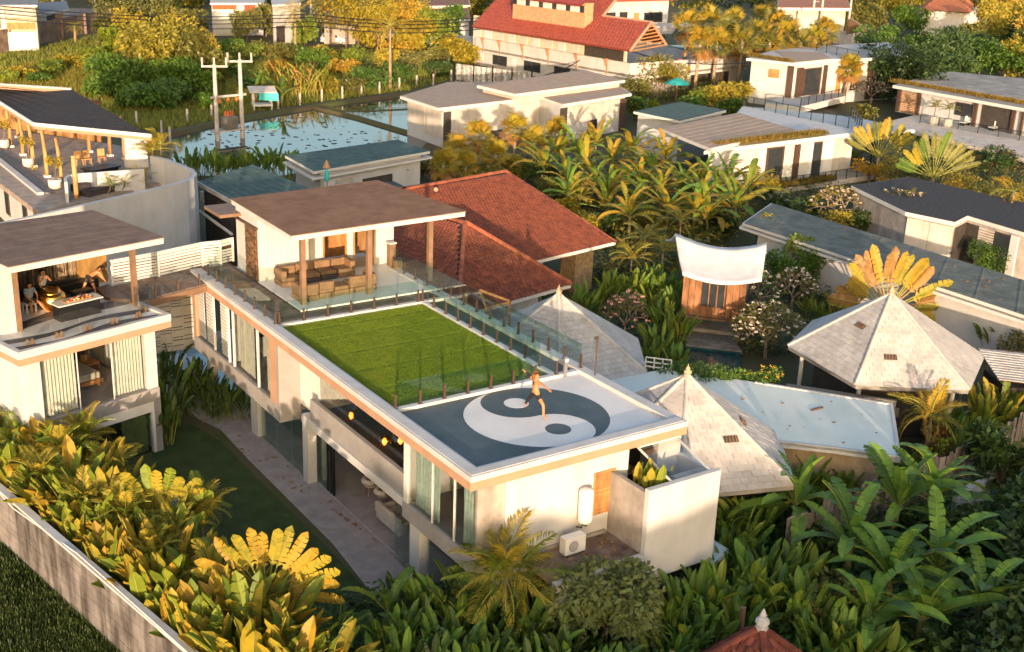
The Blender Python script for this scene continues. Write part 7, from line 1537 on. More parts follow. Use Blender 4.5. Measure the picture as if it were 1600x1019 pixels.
undergrowth([(1120, 780), (1240, 770), (1240, 830), (1480, 760), (1620, 700), (1660, 1060), (1000, 1060), (1010, 960), (1120, 890)], 14000, 1.0, .34, [L_shadedark, L_green, L_green])
undergrowth([(880, 500), (960, 440), (1080, 440), (1070, 570), (1010, 560)], 3000, .9, .3, [L_shadedark, L_green])
undergrowth([(1150, 440), (1210, 370), (1320, 440), (1300, 500), (1240, 560), (1160, 560)], 4000, .9, .3, [L_shadedark, L_olive])
undergrowth([(1170, 330), (1220, 290), (1330, 300), (1430, 350), (1420, 400), (1290, 350)], 3500, 1.0, .36, [L_shadedark, L_olive])
undergrowth([(1340, 260), (1440, 215), (1640, 270), (1640, 330), (1500, 320), (1400, 285)], 6000, 1.2, .42, [L_olive, L_sungold, L_shadedark])
undergrowth([(430, 1060), (520, 950), (620, 930), (760, 930), (990, 960), (1000, 1060)], 5000, .8, .3, [L_shadedark, L_green])
undergrowth([(985, 180), (1010, 130), (1100, 135), (1170, 150), (1165, 175), (1130, 165), (1060, 155), (1000, 172)], 3500, 1.5, .5, [L_olive, L_lime])
# ---------------- left: around the curved wall and between the roofs
palm('golden bamboo palm with many stems at the corner of the curved white wall', Vector((*at(238, 268, 5)[:2], 4.5)), 2.4, 26, 1.5, None, .5, 24, 'feather palms', .04, 7, ms=[L_sungold, L_sunamber, L_sungold], el=(20, 75))
for i, (u, v) in enumerate(((168, 288), (190, 283), (210, 280), (228, 276))):
    palm('%s low golden palm in the planter behind the curved wall, from the left' % ORD[i], Vector((*at(u, v, 5.2)[:2], 4.6)), .5, 11, 1.1, None, .5, 20, 'low palms in the curved planter', .05, 1, ms=[L_green if i == 0 else L_sungold, L_sungold], el=(5, 70))
palm('young golden palm standing between the curved wall and the house side', gpos(66, 310, 2.5), 3.2, 8, 1.7, None, .5, 24, 'feather palms', .07, 1, ms=[L_sungold, L_lime], el=(-15, 80))
for i in range(11):
    u = 292+i*16.5; heliconia('%s green heliconia clump on the near bank of the flooded field, from the left' % ORD[i], gpos(u, 262-(i % 3)*4, 1.2), R.uniform(2.2, 2.8), 15, None, .8, 'heliconias on the near pond bank', mats=[L_green, L_green, L_lime], wide=.125)
for i, (u, v, h) in enumerate(((590, 262, 2.6), (610, 268, 2.4), (565, 270, 2.2))):
    banana('%s banana plant beside the teal shingled house with white eaves' % ORD[i], gpos(u, v, h), h, 8, 2.0, None, 'bananas beside the teal roof', .2, [L_green, L_lime], .4, wd=.19)
# ---------------- right middle
traveller('golden fan-shaped palm beside the spiral stair of the planted roof villa', gpos(1375, 230, 3.2), 2.2, math.atan2(-.5, .85), 15, 1.6, 2.1, [L_sungold, L_olive, L_sunamber], 62, W=.13)
traveller('wide olive fan-shaped palm in the garden below the right veranda', gpos(1460, 265, 2.6), 1.8, math.atan2(-.45, .9), 17, 1.8, 2.2, [L_olive, L_olive, L_green, L_sungold], 70, W=.13)
palm('coconut palm with a curved trunk at the right edge by the slatted entrance', gpos(1580, 300, 4.0), 4.0, 13, 2.2, None, .7, 30, 'feather palms', .14, 1, ms=[L_sungold, L_sunamber], el=(-40, 60))
plumeria('plumeria in full pale bloom in front of the planted roof villa', gpos(1300, 360, 0), 3.4, 2.6, L_sungold, M_bloom_w, .8, levels=4)
plumeria('plumeria with a bare slanting trunk in front of the concrete house', gpos(1405, 375, 0), 4.0, 2.2, L_olive, M_bloom_w, .7, levels=4)
for i, (u, v, h, r) in enumerate(((1345, 345, 2.4, 1.4), (1225, 315, 2.0, 1.3), (1260, 325, 2.2, 1.3), (1190, 300, 1.8, 1.2))):
    tree('%s dark blossom shrub between the long grey roof and the planted roof villa' % ORD[i], gpos(u, v, h*.6), h, r, h*.5, L_shadedark, 1100, .26, 'shrub', 'blossom_shrub', 'dark shrubs behind the long grey roof', .06, None, (M_bloom_w, .03, .1))
tree('neat round green bush before the glass doors of the concrete house', gpos(1545, 405, 1.2), 2.5, 1.6, 1.25, L_green, 3000, .16, 'bush', 'round_bush', None, .08, 1)
tree('dark bush with red flowers below the right veranda', gpos(1550, 250, 2.0), 3.8, 2.6, 1.9, L_shadedark, 2000, .32, 'bush', 'red_flower_bush', None, .1, 2, (M_bloom_r, .03, .16))
for i, (u, v, h, r, m_) in enumerate(((1360, 262, 2.4, 2.0, L_sunamber), (1395, 262, 2.6, 2.2, L_sungold), (1425, 280, 2.4, 2.0, L_olive), (1500, 285, 2.6, 2.2, L_sungold), (1535, 300, 2.4, 2.0, L_olive), (1345, 240, 2.4, 1.8, L_lime), (1470, 300, 2.4, 2.0, L_sunamber), (1300, 345, 2.4, 1.8, L_sungold), (1200, 290, 2.4, 1.6, L_sungold), (1420, 305, 1.6, 1.5, L_sungold), (1460, 312, 1.6, 1.5, L_olive), (1500, 310, 1.7, 1.5, L_olive), (1390, 285, 1.5, 1.3, L_sunamber), (1520, 325, 1.4, 1.3, L_green), (1480, 320, 1.2, 1.2, L_lime), (1440, 290, 1.8, 1.4, L_olive))):
    tree('%s low golden shrub along the edge of the dark gravel roof' % ORD[i], gpos(u, v, h*.6), h, r, h*.5, m_, 1000, .24, 'shrub', 'low_shrub', 'low shrubs along the gravel roof')
for k, (u, v) in enumerate(((1443, 365), (1446, 388), (1418, 383))):
    t = fanpalm(['small spiky golden rosette on a stem against the concrete wall', 'low spiky green rosette at the foot of the concrete wall, the right one', 'low spiky green rosette at the foot of the concrete wall, the left one'][k], gpos(u, v, (1.7, .4, .4)[k]), (1.6, .2, .2)[k], 14, .5, .25, [(L_sungold, L_green, L_green)[k]], 'spiky rosettes at the concrete wall', .06, 0)
fanpalm('tall golden fan palm in front of the two-storey villa', gpos(1325, 100, 5.2), 4.6, 26, 1.2, 1.2, [L_sungold, L_sunamber], 'fan palms', .2)
fanpalm('short golden fan palm against the two-storey villa wall', gpos(1298, 115, 3.6), 3.0, 18, 1.0, 1.0, [L_sungold, L_olive], 'fan palms', .16)
plumeria('grey green plumeria below the glass roof deck of the two-storey villa', gpos(1360, 165, 0), 3.6, 3.0, L_olive, M_bloom_w, .8)
# planted roof edges
def roof_grass(t_name, label, pts, n, z):
    t = thing('roof_planting', label, 'planting', tuple(pts[0]+Vector((0, 0, .05)))); vs = []; fs = []
    for i in range(n):
        s = R.random()*(len(pts)-1); k = int(s); q = pts[k].lerp(pts[k+1], s-k)+Vector((R.uniform(-.5, .5), R.uniform(-.5, .5), 0)); a = R.uniform(0, 6.28); d = Vector((math.cos(a), math.sin(a), 0)); h = R.uniform(.2, .6)
        b = len(vs); vs += [q-d*.06, q+d*.06, q+Vector((-d.y, d.x, 0))*h*.6+Vector((0, 0, h))]; fs.append((b, b+1, b+2))
    mb = MB(); mb.add(vs, fs); mb.build('grass', leafmat('roof_grass', (.26, .17, .03), (.10, .09, .018), .3), t, kind='stuff')
    mb = MB()
    for a, b in zip(pts, pts[1:]): d = b-a; mb.cbox((a+b)/2+Vector((0, 0, .06)), d.length, 1.0, .12, rz=math.atan2(d.y, d.x))
    mb.build('soil_bed', M_earth, t)
roof_grass('g', 'golden grass strip planted along the front roof edge of the middle villa', [at(1118, 229, 4.45), at(1200, 219, 4.45), at(1285, 209, 4.45)], 3500, 4.5)
roof_grass('g', 'low hedge strip along the veranda foot of the planted roof villa', [at(1185, 295, .6), at(1250, 288, .6), at(1300, 280, .6)], 3000, .6)
roof_grass('g', 'golden grass strip on the roof edge of the two-storey villa', [at(1170, 88, 5.8), at(1235, 97, 5.8)], 1200, 5.8)
roof_grass('g', 'golden grass strip on the roof edge of the right veranda villa', [at(1395, 128, 4.2), at(1500, 146, 4.2), at(1600, 163, 4.2)], 4000, 4.2)
# ---------------- far trees
for i, (u, v, h) in enumerate(((1092, 55, 8), (1120, 60, 7), (1135, 45, 8), (1160, 55, 7.5), (1180, 45, 8), (1205, 55, 7.5), (1230, 45, 8), (1075, 30, 8.5), (1150, 30, 8.5), (1215, 30, 9), (1250, 60, 7), (1105, 25, 9), (1290, 40, 8), (1190, 20, 9), (1275, 55, 7))):
    fanpalm('%s tall golden fan palm in the grove right of the hotel' % ORD[i], gpos(u, v, h), h-1.0, 20, 1.5, 1.6, [L_sungold, L_sunamber, L_olive], 'tall fan palms beside the hotel', .22, -50, i % 2 == 0)
for i, (u, v, h, r, m_) in enumerate(((1020, 110, 5, 3.0, L_olive), (1000, 135, 4, 2.6, L_olive), (1045, 115, 4.4, 2.6, L_sungold), (990, 165, 3, 2, L_green), (1010, 165, 2.6, 1.8, L_lime), (1095, 150, 3.2, 2.2, L_lime), (1125, 145, 3.8, 2.4, L_sungold), (1150, 140, 4, 2.2, L_sungold), (1075, 160, 2.6, 1.8, L_green), (1140, 165, 2.4, 1.8, L_green), (1240, 140, 2.6, 1.6, L_green), (1350, 175, 2.2, 1.8, L_olive))):
    tree('%s bushy tree between the weathered white house and the two-storey villa' % ORD[i], gpos(u, v, h*.6), h, r, h*.5, m_, 1400, .42, 'tree', 'bushy_tree', 'bushy trees before the hotel')
k = 0
for (u, v, h, r, m_) in [(1370+R.uniform(-15, 15)+38*i, 62+14*math.sin(i)+18*j, 6.5+R.uniform(-1, 2), 4.0, R.choice((L_shadedark, L_shadedark, L_green))) for i in range(7) for j in range(3)]:
    tree('%s dense dark green tree in the wood above the right veranda villa' % ORD[k], gpos(u, v, h*.6), h, r, h*.52, m_, 1800, .6, 'tree', 'wood_tree', 'dark wood above the right villa'); k += 1
for i, (u, v, h, r, m_) in enumerate(((1545, 25, 9, 5, L_sungold), (1580, 40, 10, 5, L_sungold), (1600, 15, 11, 6, L_sunamber), (1525, 60, 7, 4, L_olive), (1590, 80, 8, 4, L_sungold), (1360, 18, 9, 5, L_olive), (1400, 12, 9, 5, L_sungold), (1340, 30, 7, 4, L_olive), (1420, 30, 7, 4, L_green), (1560, 5, 11, 6, L_sungold), (1510, 2, 11, 6, L_olive), (1620, 60, 9, 5, L_sunamber))):
    tree('%s golden lit tree at the upper right corner around the orange roofed house' % ORD[i], gpos(u, v, h*.6), h, r, h*.5, m_, 1800, .7, 'tree', 'golden_tree', 'golden trees of the upper right corner')
for i, (u, v, h, r, m_) in enumerate(((560, 25, 9, 5, L_sungold), (590, 35, 8, 4.5, L_sungold), (620, 25, 9, 5, L_sunamber), (645, 40, 7, 4, L_sungold), (680, 38, 7, 3.5, L_lime), (540, 5, 12, 7, L_olive), (515, 8, 11, 5, L_sunamber), (600, 8, 11, 6, L_sungold), (650, 10, 10, 5, L_sungold), (715, 70, 5, 3, L_sungold), (725, 85, 4, 3, L_sungold), (700, 30, 7, 3.5, L_green), (475, 45, 6, 2.2, L_lime), (415, 25, 6, 3.2, L_olive), (385, 30, 6, 3, L_olive), (300, 35, 6, 3, L_olive), (275, 30, 6, 3, L_sungold), (640, 60, 4, 3, L_sungold), (570, 55, 3.6, 2.6, L_sungold), (190, 12, 9, 4.5, L_olive), (205, 35, 7, 3, L_sungold), (170, 45, 5, 2.4, L_olive), (180, 60, 5, 2.6, L_lime), (240, 18, 8, 3.5, L_olive))):
    tree('%s roadside tree behind the far road between the shops and the hotel' % ORD[i], gpos(u, v, h*.6), h, r, h*.5, m_, 1500, .6, 'tree', 'roadside_tree', 'roadside trees')
for i, (u, v, h) in enumerate(((460, 10, 8), (610, 30, 9), (64, 32, 3.4), (115, 34, 3.2))):
    palm(['palm leaning over the shops left of the tall street pole', 'palm among the golden roadside trees', 'small palm against the white house wing', 'small palm beside the arched carport'][i], gpos(u, v, h), h-.8, 13, 3.2 if i < 2 else 1.8, None, .6, 22, 'roadside palms', .2, 1, ms=[L_sungold, L_sunamber], el=(-40, 60))
big = [(215, 75, 8.5, 5.5, L_sungold), (255, 62, 8, 5, L_sungold), (285, 85, 7, 4.5, L_olive), (190, 110, 5, 4.5, L_green), (235, 115, 5, 4.5, L_green), (280, 115, 5, 4.5, L_green), (315, 95, 5.5, 4, L_olive), (165, 125, 4, 3.8, L_green), (260, 140, 3.6, 3.6, L_green), (215, 145, 3.4, 3.6, L_green), (310, 130, 3.6, 3.4, L_green), (300, 70, 7, 4.2, L_sungold)]
for i, (u, v, h, r, m_) in enumerate(big):
    tree('%s leafy bush of the large overgrown thicket in the field, counted from its top' % ORD[i], gpos(u, v, h*.6), h, r, h*.52, m_, 2400, .55, 'bush', 'thicket_bush', 'large thicket in the field')
for i, (u, v, h, r, m_) in enumerate(((355, 75, 3.5, 3, L_green), (385, 80, 3.2, 2.8, L_lime), (420, 75, 3.4, 3, L_olive), (455, 78, 3, 2.8, L_olive), (490, 90, 3.8, 2.6, L_green), (510, 85, 3.6, 2.2, L_sungold), (555, 85, 4, 2.4, L_lime), (600, 90, 4, 2.6, L_sungold), (535, 100, 2.8, 2.4, L_sunamber), (580, 118, 3, 3, L_green), (625, 110, 3, 2.8, L_green), (650, 90, 3, 2.8, L_olive), (515, 130, 2.4, 2.4, L_sungold), (550, 130, 2.4, 2.4, L_olive), (680, 105, 2.6, 2.6, L_shadedark), (430, 100, 2.6, 2.6, L_sunamber), (690, 85, 3, 2.6, L_olive), (620, 75, 3, 2.6, L_sunamber), (350, 105, 3, 2.6, L_green), (330, 155, 2, 2, L_green), (140, 82, 2.6, 2.4, L_lime), (110, 95, 2.4, 2.4, L_sungold), (80, 105, 2.2, 2.2, L_lime), (40, 112, 2.2, 2.2, L_sungold), (10, 118, 2, 2, L_lime), (160, 95, 2.8, 2.4, L_lime), (390, 130, 1.8, 2, L_green), (60, 122, 1.6, 2, L_green))):
    tree('%s rounded scrub bush in the rough field before the road' % ORD[i], gpos(u, v, h*.6), h, r, h*.52, m_, 1100, .42, 'bush', 'scrub_bush', 'scrub bushes in the rough field')
rd = thing('reed_clump', 'tall golden reed clump with long arching blades beside the turquoise stall', 'reeds', tuple(gpos(480, 150, 0)))
for i in range(90):
    p = gpos(R.uniform(425, 505), R.uniform(140, 156), 0); me = leaf_paddle(1.0, .05, .05, R.choice((.6, 1.1)), 0, R.choice((L_sungold, L_lime, L_dry)), R.randint(0, 1), n=6); put(me, rd, p, rad(R.uniform(65, 88)), R.uniform(0, 6.28), 0, R.uniform(2.4, 4.6), 'blade')
for i, (u, v, h) in enumerate(((400, 140, 2.6), (412, 128, 3.6), (440, 145, 3.0))):
    banana('%s banana plant behind the turquoise stall' % ORD[i], gpos(u, v, h*.6), h*.5, 8, 2.6, None, 'bananas behind the stall', .2, [L_green, L_lime], .3)
# leaf litter on the flat roofs and decks
def litter(corners, z, n, m_):
    mb = MB(); P_ = [Vector(c) for c in corners]
    for i in range(n):
        a, b = R.random(), R.random(); q = P_[0].lerp(P_[1], a).lerp(P_[3].lerp(P_[2], a), b); q = Vector((q.x, q.y, z)); l = R.uniform(.06, .16); an = R.uniform(0, 6.28); d = Vector((math.cos(an), math.sin(an), .1))*l; e = Vector((-d.y, d.x, .05))*.4
        mb.add([q-d, q+e, q+d+Vector((0, 0, .02)), q-e], [(0, 1, 2, 3)])
    o = mb.build('leaf_litter', m_); o['kind'] = 'stuff'
z_ = 2.87; litter([at(1100, 600, z_), at(1390, 634, z_), at(1400, 708, z_), at(1215, 690, z_)], z_, 14, L_dry)
z_ = 3.24; litter([at(1215, 322, z_), at(1600, 445, z_), at(1590, 485, z_), at(1175, 345, z_)], z_, 90, L_dry)
litter([(2.3, -1.5, 0), (5.7, -1.5, 0), (5.7, .1, 0), (2.3, .1, 0)], 2.735, 60, L_dry)
litter([(1.0, 1.5, 0), (1.6, 5, 0), (-1.5, 20, 0), (.4, 20, 0)], .02, 50, L_dry)
# leaves of the potted plants built with the houses
for o in [o for o in COL.objects if o.get('_leaf')]:
    kd = o['_leaf']; del o['_leaf']; b = WLOC[o.name]
    if kd == 1: inst(crown_mesh(.55, .6, 300, .16, L_sungold, 0, 5), 'foliage', o, b+Vector((0, 0, 1.7)))
    else:
        for i in range(9): put(leaf_frond(1.0, .25, 18, 1.1, L_olive, i % 3, lw=.03), o, b+Vector((0, 0, 1.9)), rad(75-8*i), i*2.4, 0, 1.4, 'frond')
# far golden woods closing the view at the top edge
for m_, sd_ in ((L_sungold, 5), (L_olive, 6), (L_shadedark, 7)):
    mb = MB(); r = random.Random(sd_)
    for k in range(46):
        c = at(r.uniform(-60, 1660), r.uniform(-38, -8 if r.random() < .7 else 8), 0); rx = r.uniform(4, 8); hz = r.uniform(6, 11)
        for i in range(170):
            d = Vector((r.gauss(0, 1), r.gauss(0, 1), r.gauss(0, 1))).normalized(); q = c+Vector((d.x*rx, d.y*rx, hz*.5+d.z*hz*.5))*1.0; q = c+Vector((d.x*rx*r.uniform(.6, 1.1), d.y*rx*r.uniform(.6, 1.1), hz*.5+d.z*hz*.5)); g = (d+Vector((r.uniform(-1, 1), r.uniform(-1, 1), r.uniform(-.6, .6)))).normalized(); x = g.cross(Vector((.3, .2, .9))).normalized(); l = r.uniform(.8, 1.7)
            mb.add([q-g*l*.5, q+x*l*.35, q+g*l*.5, q-x*l*.35], [(0, 1, 2, 3)])
    for k in range(60):
        u0, u1, v0, v1 = r.choice(((150, 330, -8, 14), (715, 748, 8, 30), (1040, 1215, -8, 14), (690, 770, -14, 6), (50, 105, -14, -3), (1330, 1440, -6, 10), (412, 430, -4, 8)))
        c = at(r.uniform(u0, u1), r.uniform(v0, v1), 0); rx = r.uniform(2.5, 5); hz = r.uniform(4, 8)
        for i in range(150):
            d = Vector((r.gauss(0, 1), r.gauss(0, 1), r.gauss(0, 1))).normalized(); q = c+Vector((d.x*rx*r.uniform(.6, 1.1), d.y*rx*r.uniform(.6, 1.1), hz*.5+d.z*hz*.5)); g = (d+Vector((r.uniform(-1, 1), r.uniform(-1, 1), r.uniform(-.6, .6)))).normalized(); x = g.cross(Vector((.3, .2, .9))).normalized(); l = r.uniform(.6, 1.3)
            mb.add([q-g*l*.5, q+x*l*.35, q+g*l*.5, q-x*l*.35], [(0, 1, 2, 3)])
    o = mb.build('far_wood', m_); o['kind'] = 'stuff'
# dark wood outside the frame behind the viewpoint: the long evening shade on the near garden is its shadow
wood = MB(); sd = Vector((math.sin(rad(SUN_AZ)), math.cos(rad(SUN_AZ)), 0)); sp = Vector((sd.y, -sd.x, 0)); vs = []; fs = []
for i in range(12000):
    u = R.uniform(-3.2, 62); q = sp*u-sd*(58+R.uniform(0, 5)); top = 9.55+.2*math.sin(u*.9)+.12*math.sin(u*2.3+1); z = top*math.sqrt(R.random()); a = R.uniform(0, 6.28); l = R.uniform(.7, 1.2)
    d = Vector((math.cos(a), math.sin(a), R.uniform(-.5, .5))); e = Vector((-d.y, d.x, R.uniform(.4, 1.2))); c = Vector((q.x, q.y, z)); b = len(vs)
    vs += [c-d*l, c+e*l*.5, c+d*l, c-e*l*.5]; fs.append((b, b+1, b+2, b+3))
wood.add(vs, fs)
for k in range(22): u = -3+k*3; q = sp*u-sd*60.5; wood.tube([(q.x, q.y, 0), (q.x, q.y, 7)], [.3, .2], 6)
o = wood.build('tree_belt', L_shadedark); o['kind'] = 'stuff'
# ================================================================ people
M_skin = mat('tanned_skin', (.42, .19, .085), .5, .06, 8, spec=.3); M_hair = mat('dark_hair', (.018, .012, .009), .6, .2, 20); M_hairb = mat('auburn_hair', (.22, .075, .025), .6, .2, 20)
def skinned(name, verts, edges, radii, m, parent, root=0, sub=2):
    me = bpy.data.meshes.new(name); me.from_pydata([tuple(v) for v in verts], edges, []); me.materials.append(m)
    o = bpy.data.objects.new(name, me); COL.objects.link(o); o.parent = parent
    sk = o.modifiers.new('skin', 'SKIN'); sk.use_smooth_shade = True
    lay = me.skin_vertices[0].data if me.skin_vertices else None
    if lay is None:
        bpy.context.view_layer.objects.active = o; bpy.ops.mesh.customdata_skin_add(); lay = me.skin_vertices[0].data
    for i, r in enumerate(radii): lay[i].radius = (r, r) if not isinstance(r, tuple) else r
    lay[root].use_root = True
    s = o.modifiers.new('smooth', 'SUBSURF'); s.levels = 1; s.render_levels = sub
    return o
def person(label, origin, M, J, look, hair, hairm, clothes, skin=None):
    """J: joint name -> point in metres (local to the person, +y forward is free); the body is one skinned surface"""
    t = thing('person', label, 'person', tuple(origin))
    L = lambda v: M.to_3x3() @ Vector(v)
    V_ = {k: L(v) for k, v in J.items()}
    names = ['pelvis', 'waist', 'chest', 'neck', 'head', 'crown']; V_['crown'] = V_['head']+(V_['head']-V_['neck']).normalized()*.10
    rad_ = {'pelvis': (.145, .12), 'waist': (.115, .10), 'chest': (.15, .11), 'neck': .055, 'head': (.085, .10), 'crown': .07, 'hip': .095, 'knee': .062, 'ankle': .042, 'foot': .036, 'sho': .062, 'elb': .043, 'wri': .030, 'palm': (.036, .02)}
    vs = []; rs = []; idx = {}; ed = []
    def addv(k, p, r): idx[k] = len(vs); vs.append(p); rs.append(r)
    for k in names: addv(k, V_[k], rad_[k])
    for a, b in zip(names, names[1:]): ed.append((idx[a], idx[b]))
    for s in 'LR':
        for k, par in (('hip', 'pelvis'), ('knee', 'hip'+s), ('ankle', 'knee'+s), ('foot', 'ankle'+s), ('sho', 'chest'), ('elb', 'sho'+s), ('wri', 'elb'+s)):
            addv(k+s, V_[k+s], rad_[k]); ed.append((idx[par], idx[k+s]))
        d = (V_['wri'+s]-V_['elb'+s]).normalized(); pal = V_['wri'+s]+d*.07; addv('palm'+s, pal, rad_['palm']); ed.append((idx['wri'+s], idx['palm'+s]))
        x = d.cross(Vector((0, 0, 1))); x = x.normalized() if x.length > .1 else Vector((1, 0, 0)); dn = d.cross(x).normalized()*-1
        for q, (off, ln) in enumerate(((-.032, .066), (-.011, .078), (.011, .074), (.032, .056))):
            a = pal+d*.035+x*off; b = a+d*ln*.55-Vector((0, 0, .006)); c = b+d*ln*.45-Vector((0, 0, .014))
            for j, (p, r) in enumerate(((a, .0095), (b, .0085), (c, .007))): addv(f'f{s}{q}{j}', p, r); ed.append((idx['palm'+s] if j == 0 else idx[f'f{s}{q}{j-1}'], idx[f'f{s}{q}{j}']))
        b = pal+x*-.045+d*.01; c = b+x*-.018+d*.035; addv('th1'+s, b, .011); addv('th2'+s, c, .009); ed += [(idx['palm'+s], idx['th1'+s]), (idx['th1'+s], idx['th2'+s])]
    body_ = skinned('body', vs, ed, rs, skin or M_skin, t)
    hd = V_['head']; f = L(look).normalized(); up = (hd-V_['neck']).normalized(); sd_ = f.cross(up).normalized()
    for s in (-1, 1):
        mb = MB(); mb.lathe((0, 0, 0), [(.002, -.012), (.011, -.006), (.011, .006), (.002, .012)], 8); c = hd+f*.083+sd_*s*.033+up*.03; mb.v = [p+c+Vector(origin) for p in mb.v]; mb.build('eye', M_black, t)
        mb = MB(); c = hd+sd_*s*.093+up*.01; mb.lathe(c+Vector(origin), [(.004, -.03), (.014, -.01), (.016, .012), (.005, .03)], 7); mb.build('ear', skin or M_skin, t)
    mb = MB(); mb.tube([hd+f*.085+up*.03+Vector(origin), hd+f*.108-up*.005+Vector(origin), hd+f*.09-up*.012+Vector(origin)], [.009, .015, .008], 6); mb.build('nose', skin or M_skin, t)
    mb = MB(); mb.tube([hd+f*.088-up*.045-sd_*.025+Vector(origin), hd+f*.097-up*.046+Vector(origin), hd+f*.088-up*.045+sd_*.025+Vector(origin)], .007, 5); mb.build('mouth', mat('lips', (.35, .10, .07), .5), t)
    hv = [hd-f*.02+up*.03, hd-f*.03+up*.085, hd-f*.085+up*.0]+([hd-f*.11-up*.1, hd-f*.10-up*.24] if hair == 'long' else [])
    skinned('hair', hv, [(0, 1), (0, 2)]+([(2, 3), (3, 4)] if hair == 'long' else []), [.098, .07, .07]+([.05, .025] if hair == 'long' else []), hairm, t)
    if hair == 'curly':
        mb = MB(); r = random.Random(3)
        for k in range(40):
            d = Vector((r.gauss(0, 1), r.gauss(0, 1), r.gauss(0, 1)))
            if d.dot(f) > .8: continue
            c = hd+up*.06-f*.03+d.normalized()*.11+Vector(origin); mb.lathe(c, [(.005, -.03), (.032, 0), (.005, .03)], 6)
        mb.build('curls', hairm, t)
    for nm, m, chain in clothes:
        cv = []; cr = []; ce = []; ci = {}
        for seg in chain:
            for j, (k, tt, k2, r) in enumerate(seg):
                p = V_[k].lerp(V_[k2], tt); key = (k, tt, k2)
                if key not in ci: ci[key] = len(cv); cv.append(p); cr.append(r)
                if j: ce.append((prev, ci[key]))
                prev = ci[key]
        skinned(nm, cv, ce, cr, m, t)
    return t
def K(k, r, t=0, k2=None): return (k, t, k2 or k, r)
M_blackcloth = mat('black_sportswear', (.022, .020, .020), .7, .1)
I3 = Matrix.Identity(4)
JW = {'pelvis': (0, .02, .80), 'waist': (.0, .02, .95), 'chest': (.0, .03, 1.15), 'neck': (0, .02, 1.32), 'head': (0, 0, 1.44),
      'hipL': (-.01, -.10, .76), 'kneeL': (-.02, -.50, .50), 'ankleL': (0, -.52, .09), 'footL': (.02, -.70, .035), 'hipR': (.01, .13, .76), 'kneeR': (.02, .43, .44), 'ankleR': (.03, .70, .09), 'footR': (.15, .74, .035),
      'shoL': (0, -.16, 1.25), 'elbL': (.0, -.43, 1.22), 'wriL': (.02, -.68, 1.17), 'shoR': (0, .19, 1.25), 'elbR': (.0, .46, 1.30), 'wriR': (0, .72, 1.36)}
person('woman in black sportswear holding a wide yoga lunge with outstretched arms on the yin-yang roof', (4.87, 3.47, 6.165), I3, JW, (.5, -.85, .05), 'long', M_hairb,
       [('bra_top', M_blackcloth, [[K('chest', (.158, .118), -.25, 'waist'), K('chest', (.165, .125)), K('chest', (.16, .12), .25, 'neck')]]),
        ('leggings', M_blackcloth, [[K('pelvis', (.155, .13), .35, 'waist'), K('pelvis', (.155, .13)), K('hipL', .103), K('hipL', .086, .6, 'kneeL')], [K('pelvis', (.155, .13)), K('hipR', .103), K('kneeR', .070), K('ankleR', .049, .1, 'kneeR')]]),
        ('leg_strap', M_blackcloth, [[K('kneeL', .056, .5, 'ankleL'), K('kneeL', .054, .58, 'ankleL')]]), ('sleeve', M_blackcloth, [[K('elbR', .052, .6, 'shoR'), K('elbR', .050), K('wriR', .040, .25, 'elbR')]])])
B3 = MBv.to_3x3().to_4x4()
o1 = P2(MBv, 2.95, 4.5, 6.215)
JS = {'pelvis': (0, .02, .50), 'waist': (0, 0, .66), 'chest': (0, -.06, .88), 'neck': (0, -.10, 1.08), 'head': (0, -.14, 1.20),
      'hipL': (-.1, -.02, .50), 'kneeL': (-.16, -.44, .48), 'ankleL': (-.18, -.48, .09), 'footL': (-.2, -.66, .035), 'hipR': (.1, -.02, .50), 'kneeR': (.24, -.36, .46), 'ankleR': (.42, -.52, .09), 'footR': (.5, -.66, .035),
      'shoL': (-.19, -.06, 1.0), 'elbL': (-.25, -.24, .76), 'wriL': (-.12, -.42, .62), 'shoR': (.19, -.06, 1.0), 'elbR': (.25, -.24, .76), 'wriR': (.14, -.42, .62)}
person('seated man in a patterned blue short-sleeved shirt and shorts at the left of the terrace', o1, B3, JS, (.1, -1, .05), 'short', M_hair,
       [('shirt', mat('blue_pattern_shirt', (.12, .18, .24), .8, .4, 14, col2=(.32, .36, .38)), [[K('waist', (.165, .14), .4, 'pelvis'), K('waist', (.15, .13)), K('chest', (.185, .14)), K('neck', .075, .25, 'chest')], [K('chest', (.185, .14)), K('shoL', .085), K('elbL', .065, .35, 'shoL')], [K('chest', (.185, .14)), K('shoR', .085), K('elbR', .065, .35, 'shoR')]]),
        ('shorts', mat('olive_shorts', (.10, .085, .05), .85), [[K('pelvis', (.165, .14)), K('hipL', .11), K('kneeL', .085, .1, 'hipL')], [K('pelvis', (.165, .14)), K('hipR', .11), K('kneeR', .085, .1, 'hipR')]])])
o2 = P2(MBv, 3.95, 5.15, 6.215)
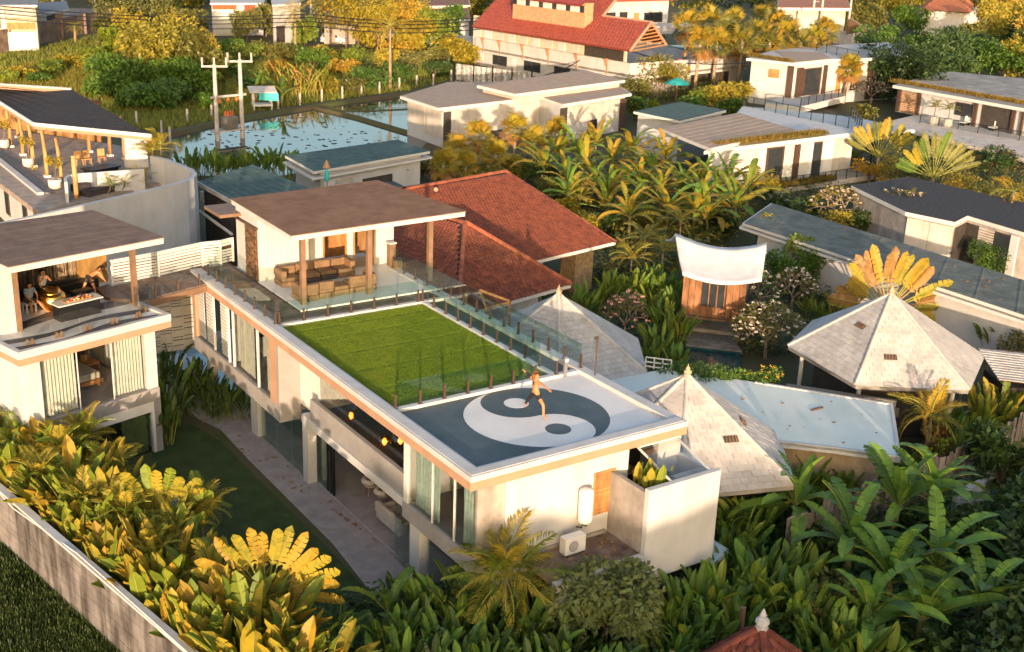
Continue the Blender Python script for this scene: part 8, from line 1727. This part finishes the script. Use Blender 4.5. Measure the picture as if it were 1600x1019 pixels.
JM = dict(JS); JM.update({'pelvis': (0, .02, .72), 'waist': (0, 0, .88), 'chest': (0, -.04, 1.10), 'neck': (0, -.07, 1.30), 'head': (0, -.1, 1.42), 'hipL': (-.1, 0, .70), 'hipR': (.1, 0, .70), 'kneeL': (-.15, -.34, .52), 'kneeR': (.15, -.34, .52), 'ankleL': (-.15, -.2, .09), 'ankleR': (.15, -.2, .09), 'footL': (-.17, -.38, .035), 'footR': (.17, -.38, .035),
      'shoL': (-.19, -.04, 1.22), 'elbL': (-.26, -.26, 1.04), 'wriL': (-.08, -.34, 1.22), 'shoR': (.19, -.04, 1.22), 'elbR': (.27, -.24, 1.02), 'wriR': (.10, -.34, 1.20)})
person('man in a white sleeveless shirt with raised hands behind the golden drum', o2, B3, JM, (.05, -1, -.1), 'short', M_hair,
       [('shirt', M_white_clean, [[K('waist', (.16, .135), .5, 'pelvis'), K('waist', (.145, .125)), K('chest', (.175, .135)), K('neck', .07, .2, 'chest')], [K('chest', (.175, .135)), K('shoL', .075)], [K('chest', (.175, .135)), K('shoR', .075)]]),
        ('trousers', M_blackcloth, [[K('pelvis', (.155, .13)), K('hipL', .105), K('kneeL', .075), K('ankleL', .055)], [K('pelvis', (.155, .13)), K('hipR', .105), K('kneeR', .075), K('ankleR', .055)]])])
o3 = P2(MBv, 5.95, 4.75, 6.215)
JB = {'pelvis': (0, 0, .86), 'waist': (.12, 0, .95), 'chest': (.32, 0, 1.06), 'neck': (.50, -.02, 1.12), 'head': (.62, -.03, 1.12),
      'hipL': (-.02, -.10, .84), 'kneeL': (.10, -.12, .47), 'ankleL': (.16, -.14, .09), 'footL': (.33, -.16, .035), 'hipR': (-.04, .10, .84), 'kneeR': (-.22, .08, .50), 'ankleR': (-.50, .08, .12), 'footR': (-.36, .06, .04),
      'shoL': (.40, -.18, 1.03), 'elbL': (.52, -.24, .78), 'wriL': (.66, -.18, .58), 'shoR': (.40, .18, 1.03), 'elbR': (.56, .2, .80), 'wriR': (.72, .12, .60)}
person('bare-chested man in dark shorts with big dark curly hair bending forward on the terrace', o3, B3, JB, (.8, -.3, -.45), 'curly', M_hair,
       [('shorts', M_blackcloth, [[K('pelvis', (.16, .135), .3, 'waist'), K('pelvis', (.16, .135)), K('hipL', .11), K('kneeL', .09, .25, 'hipL')], [K('pelvis', (.16, .135)), K('hipR', .11), K('kneeR', .09, .25, 'hipR')]])])
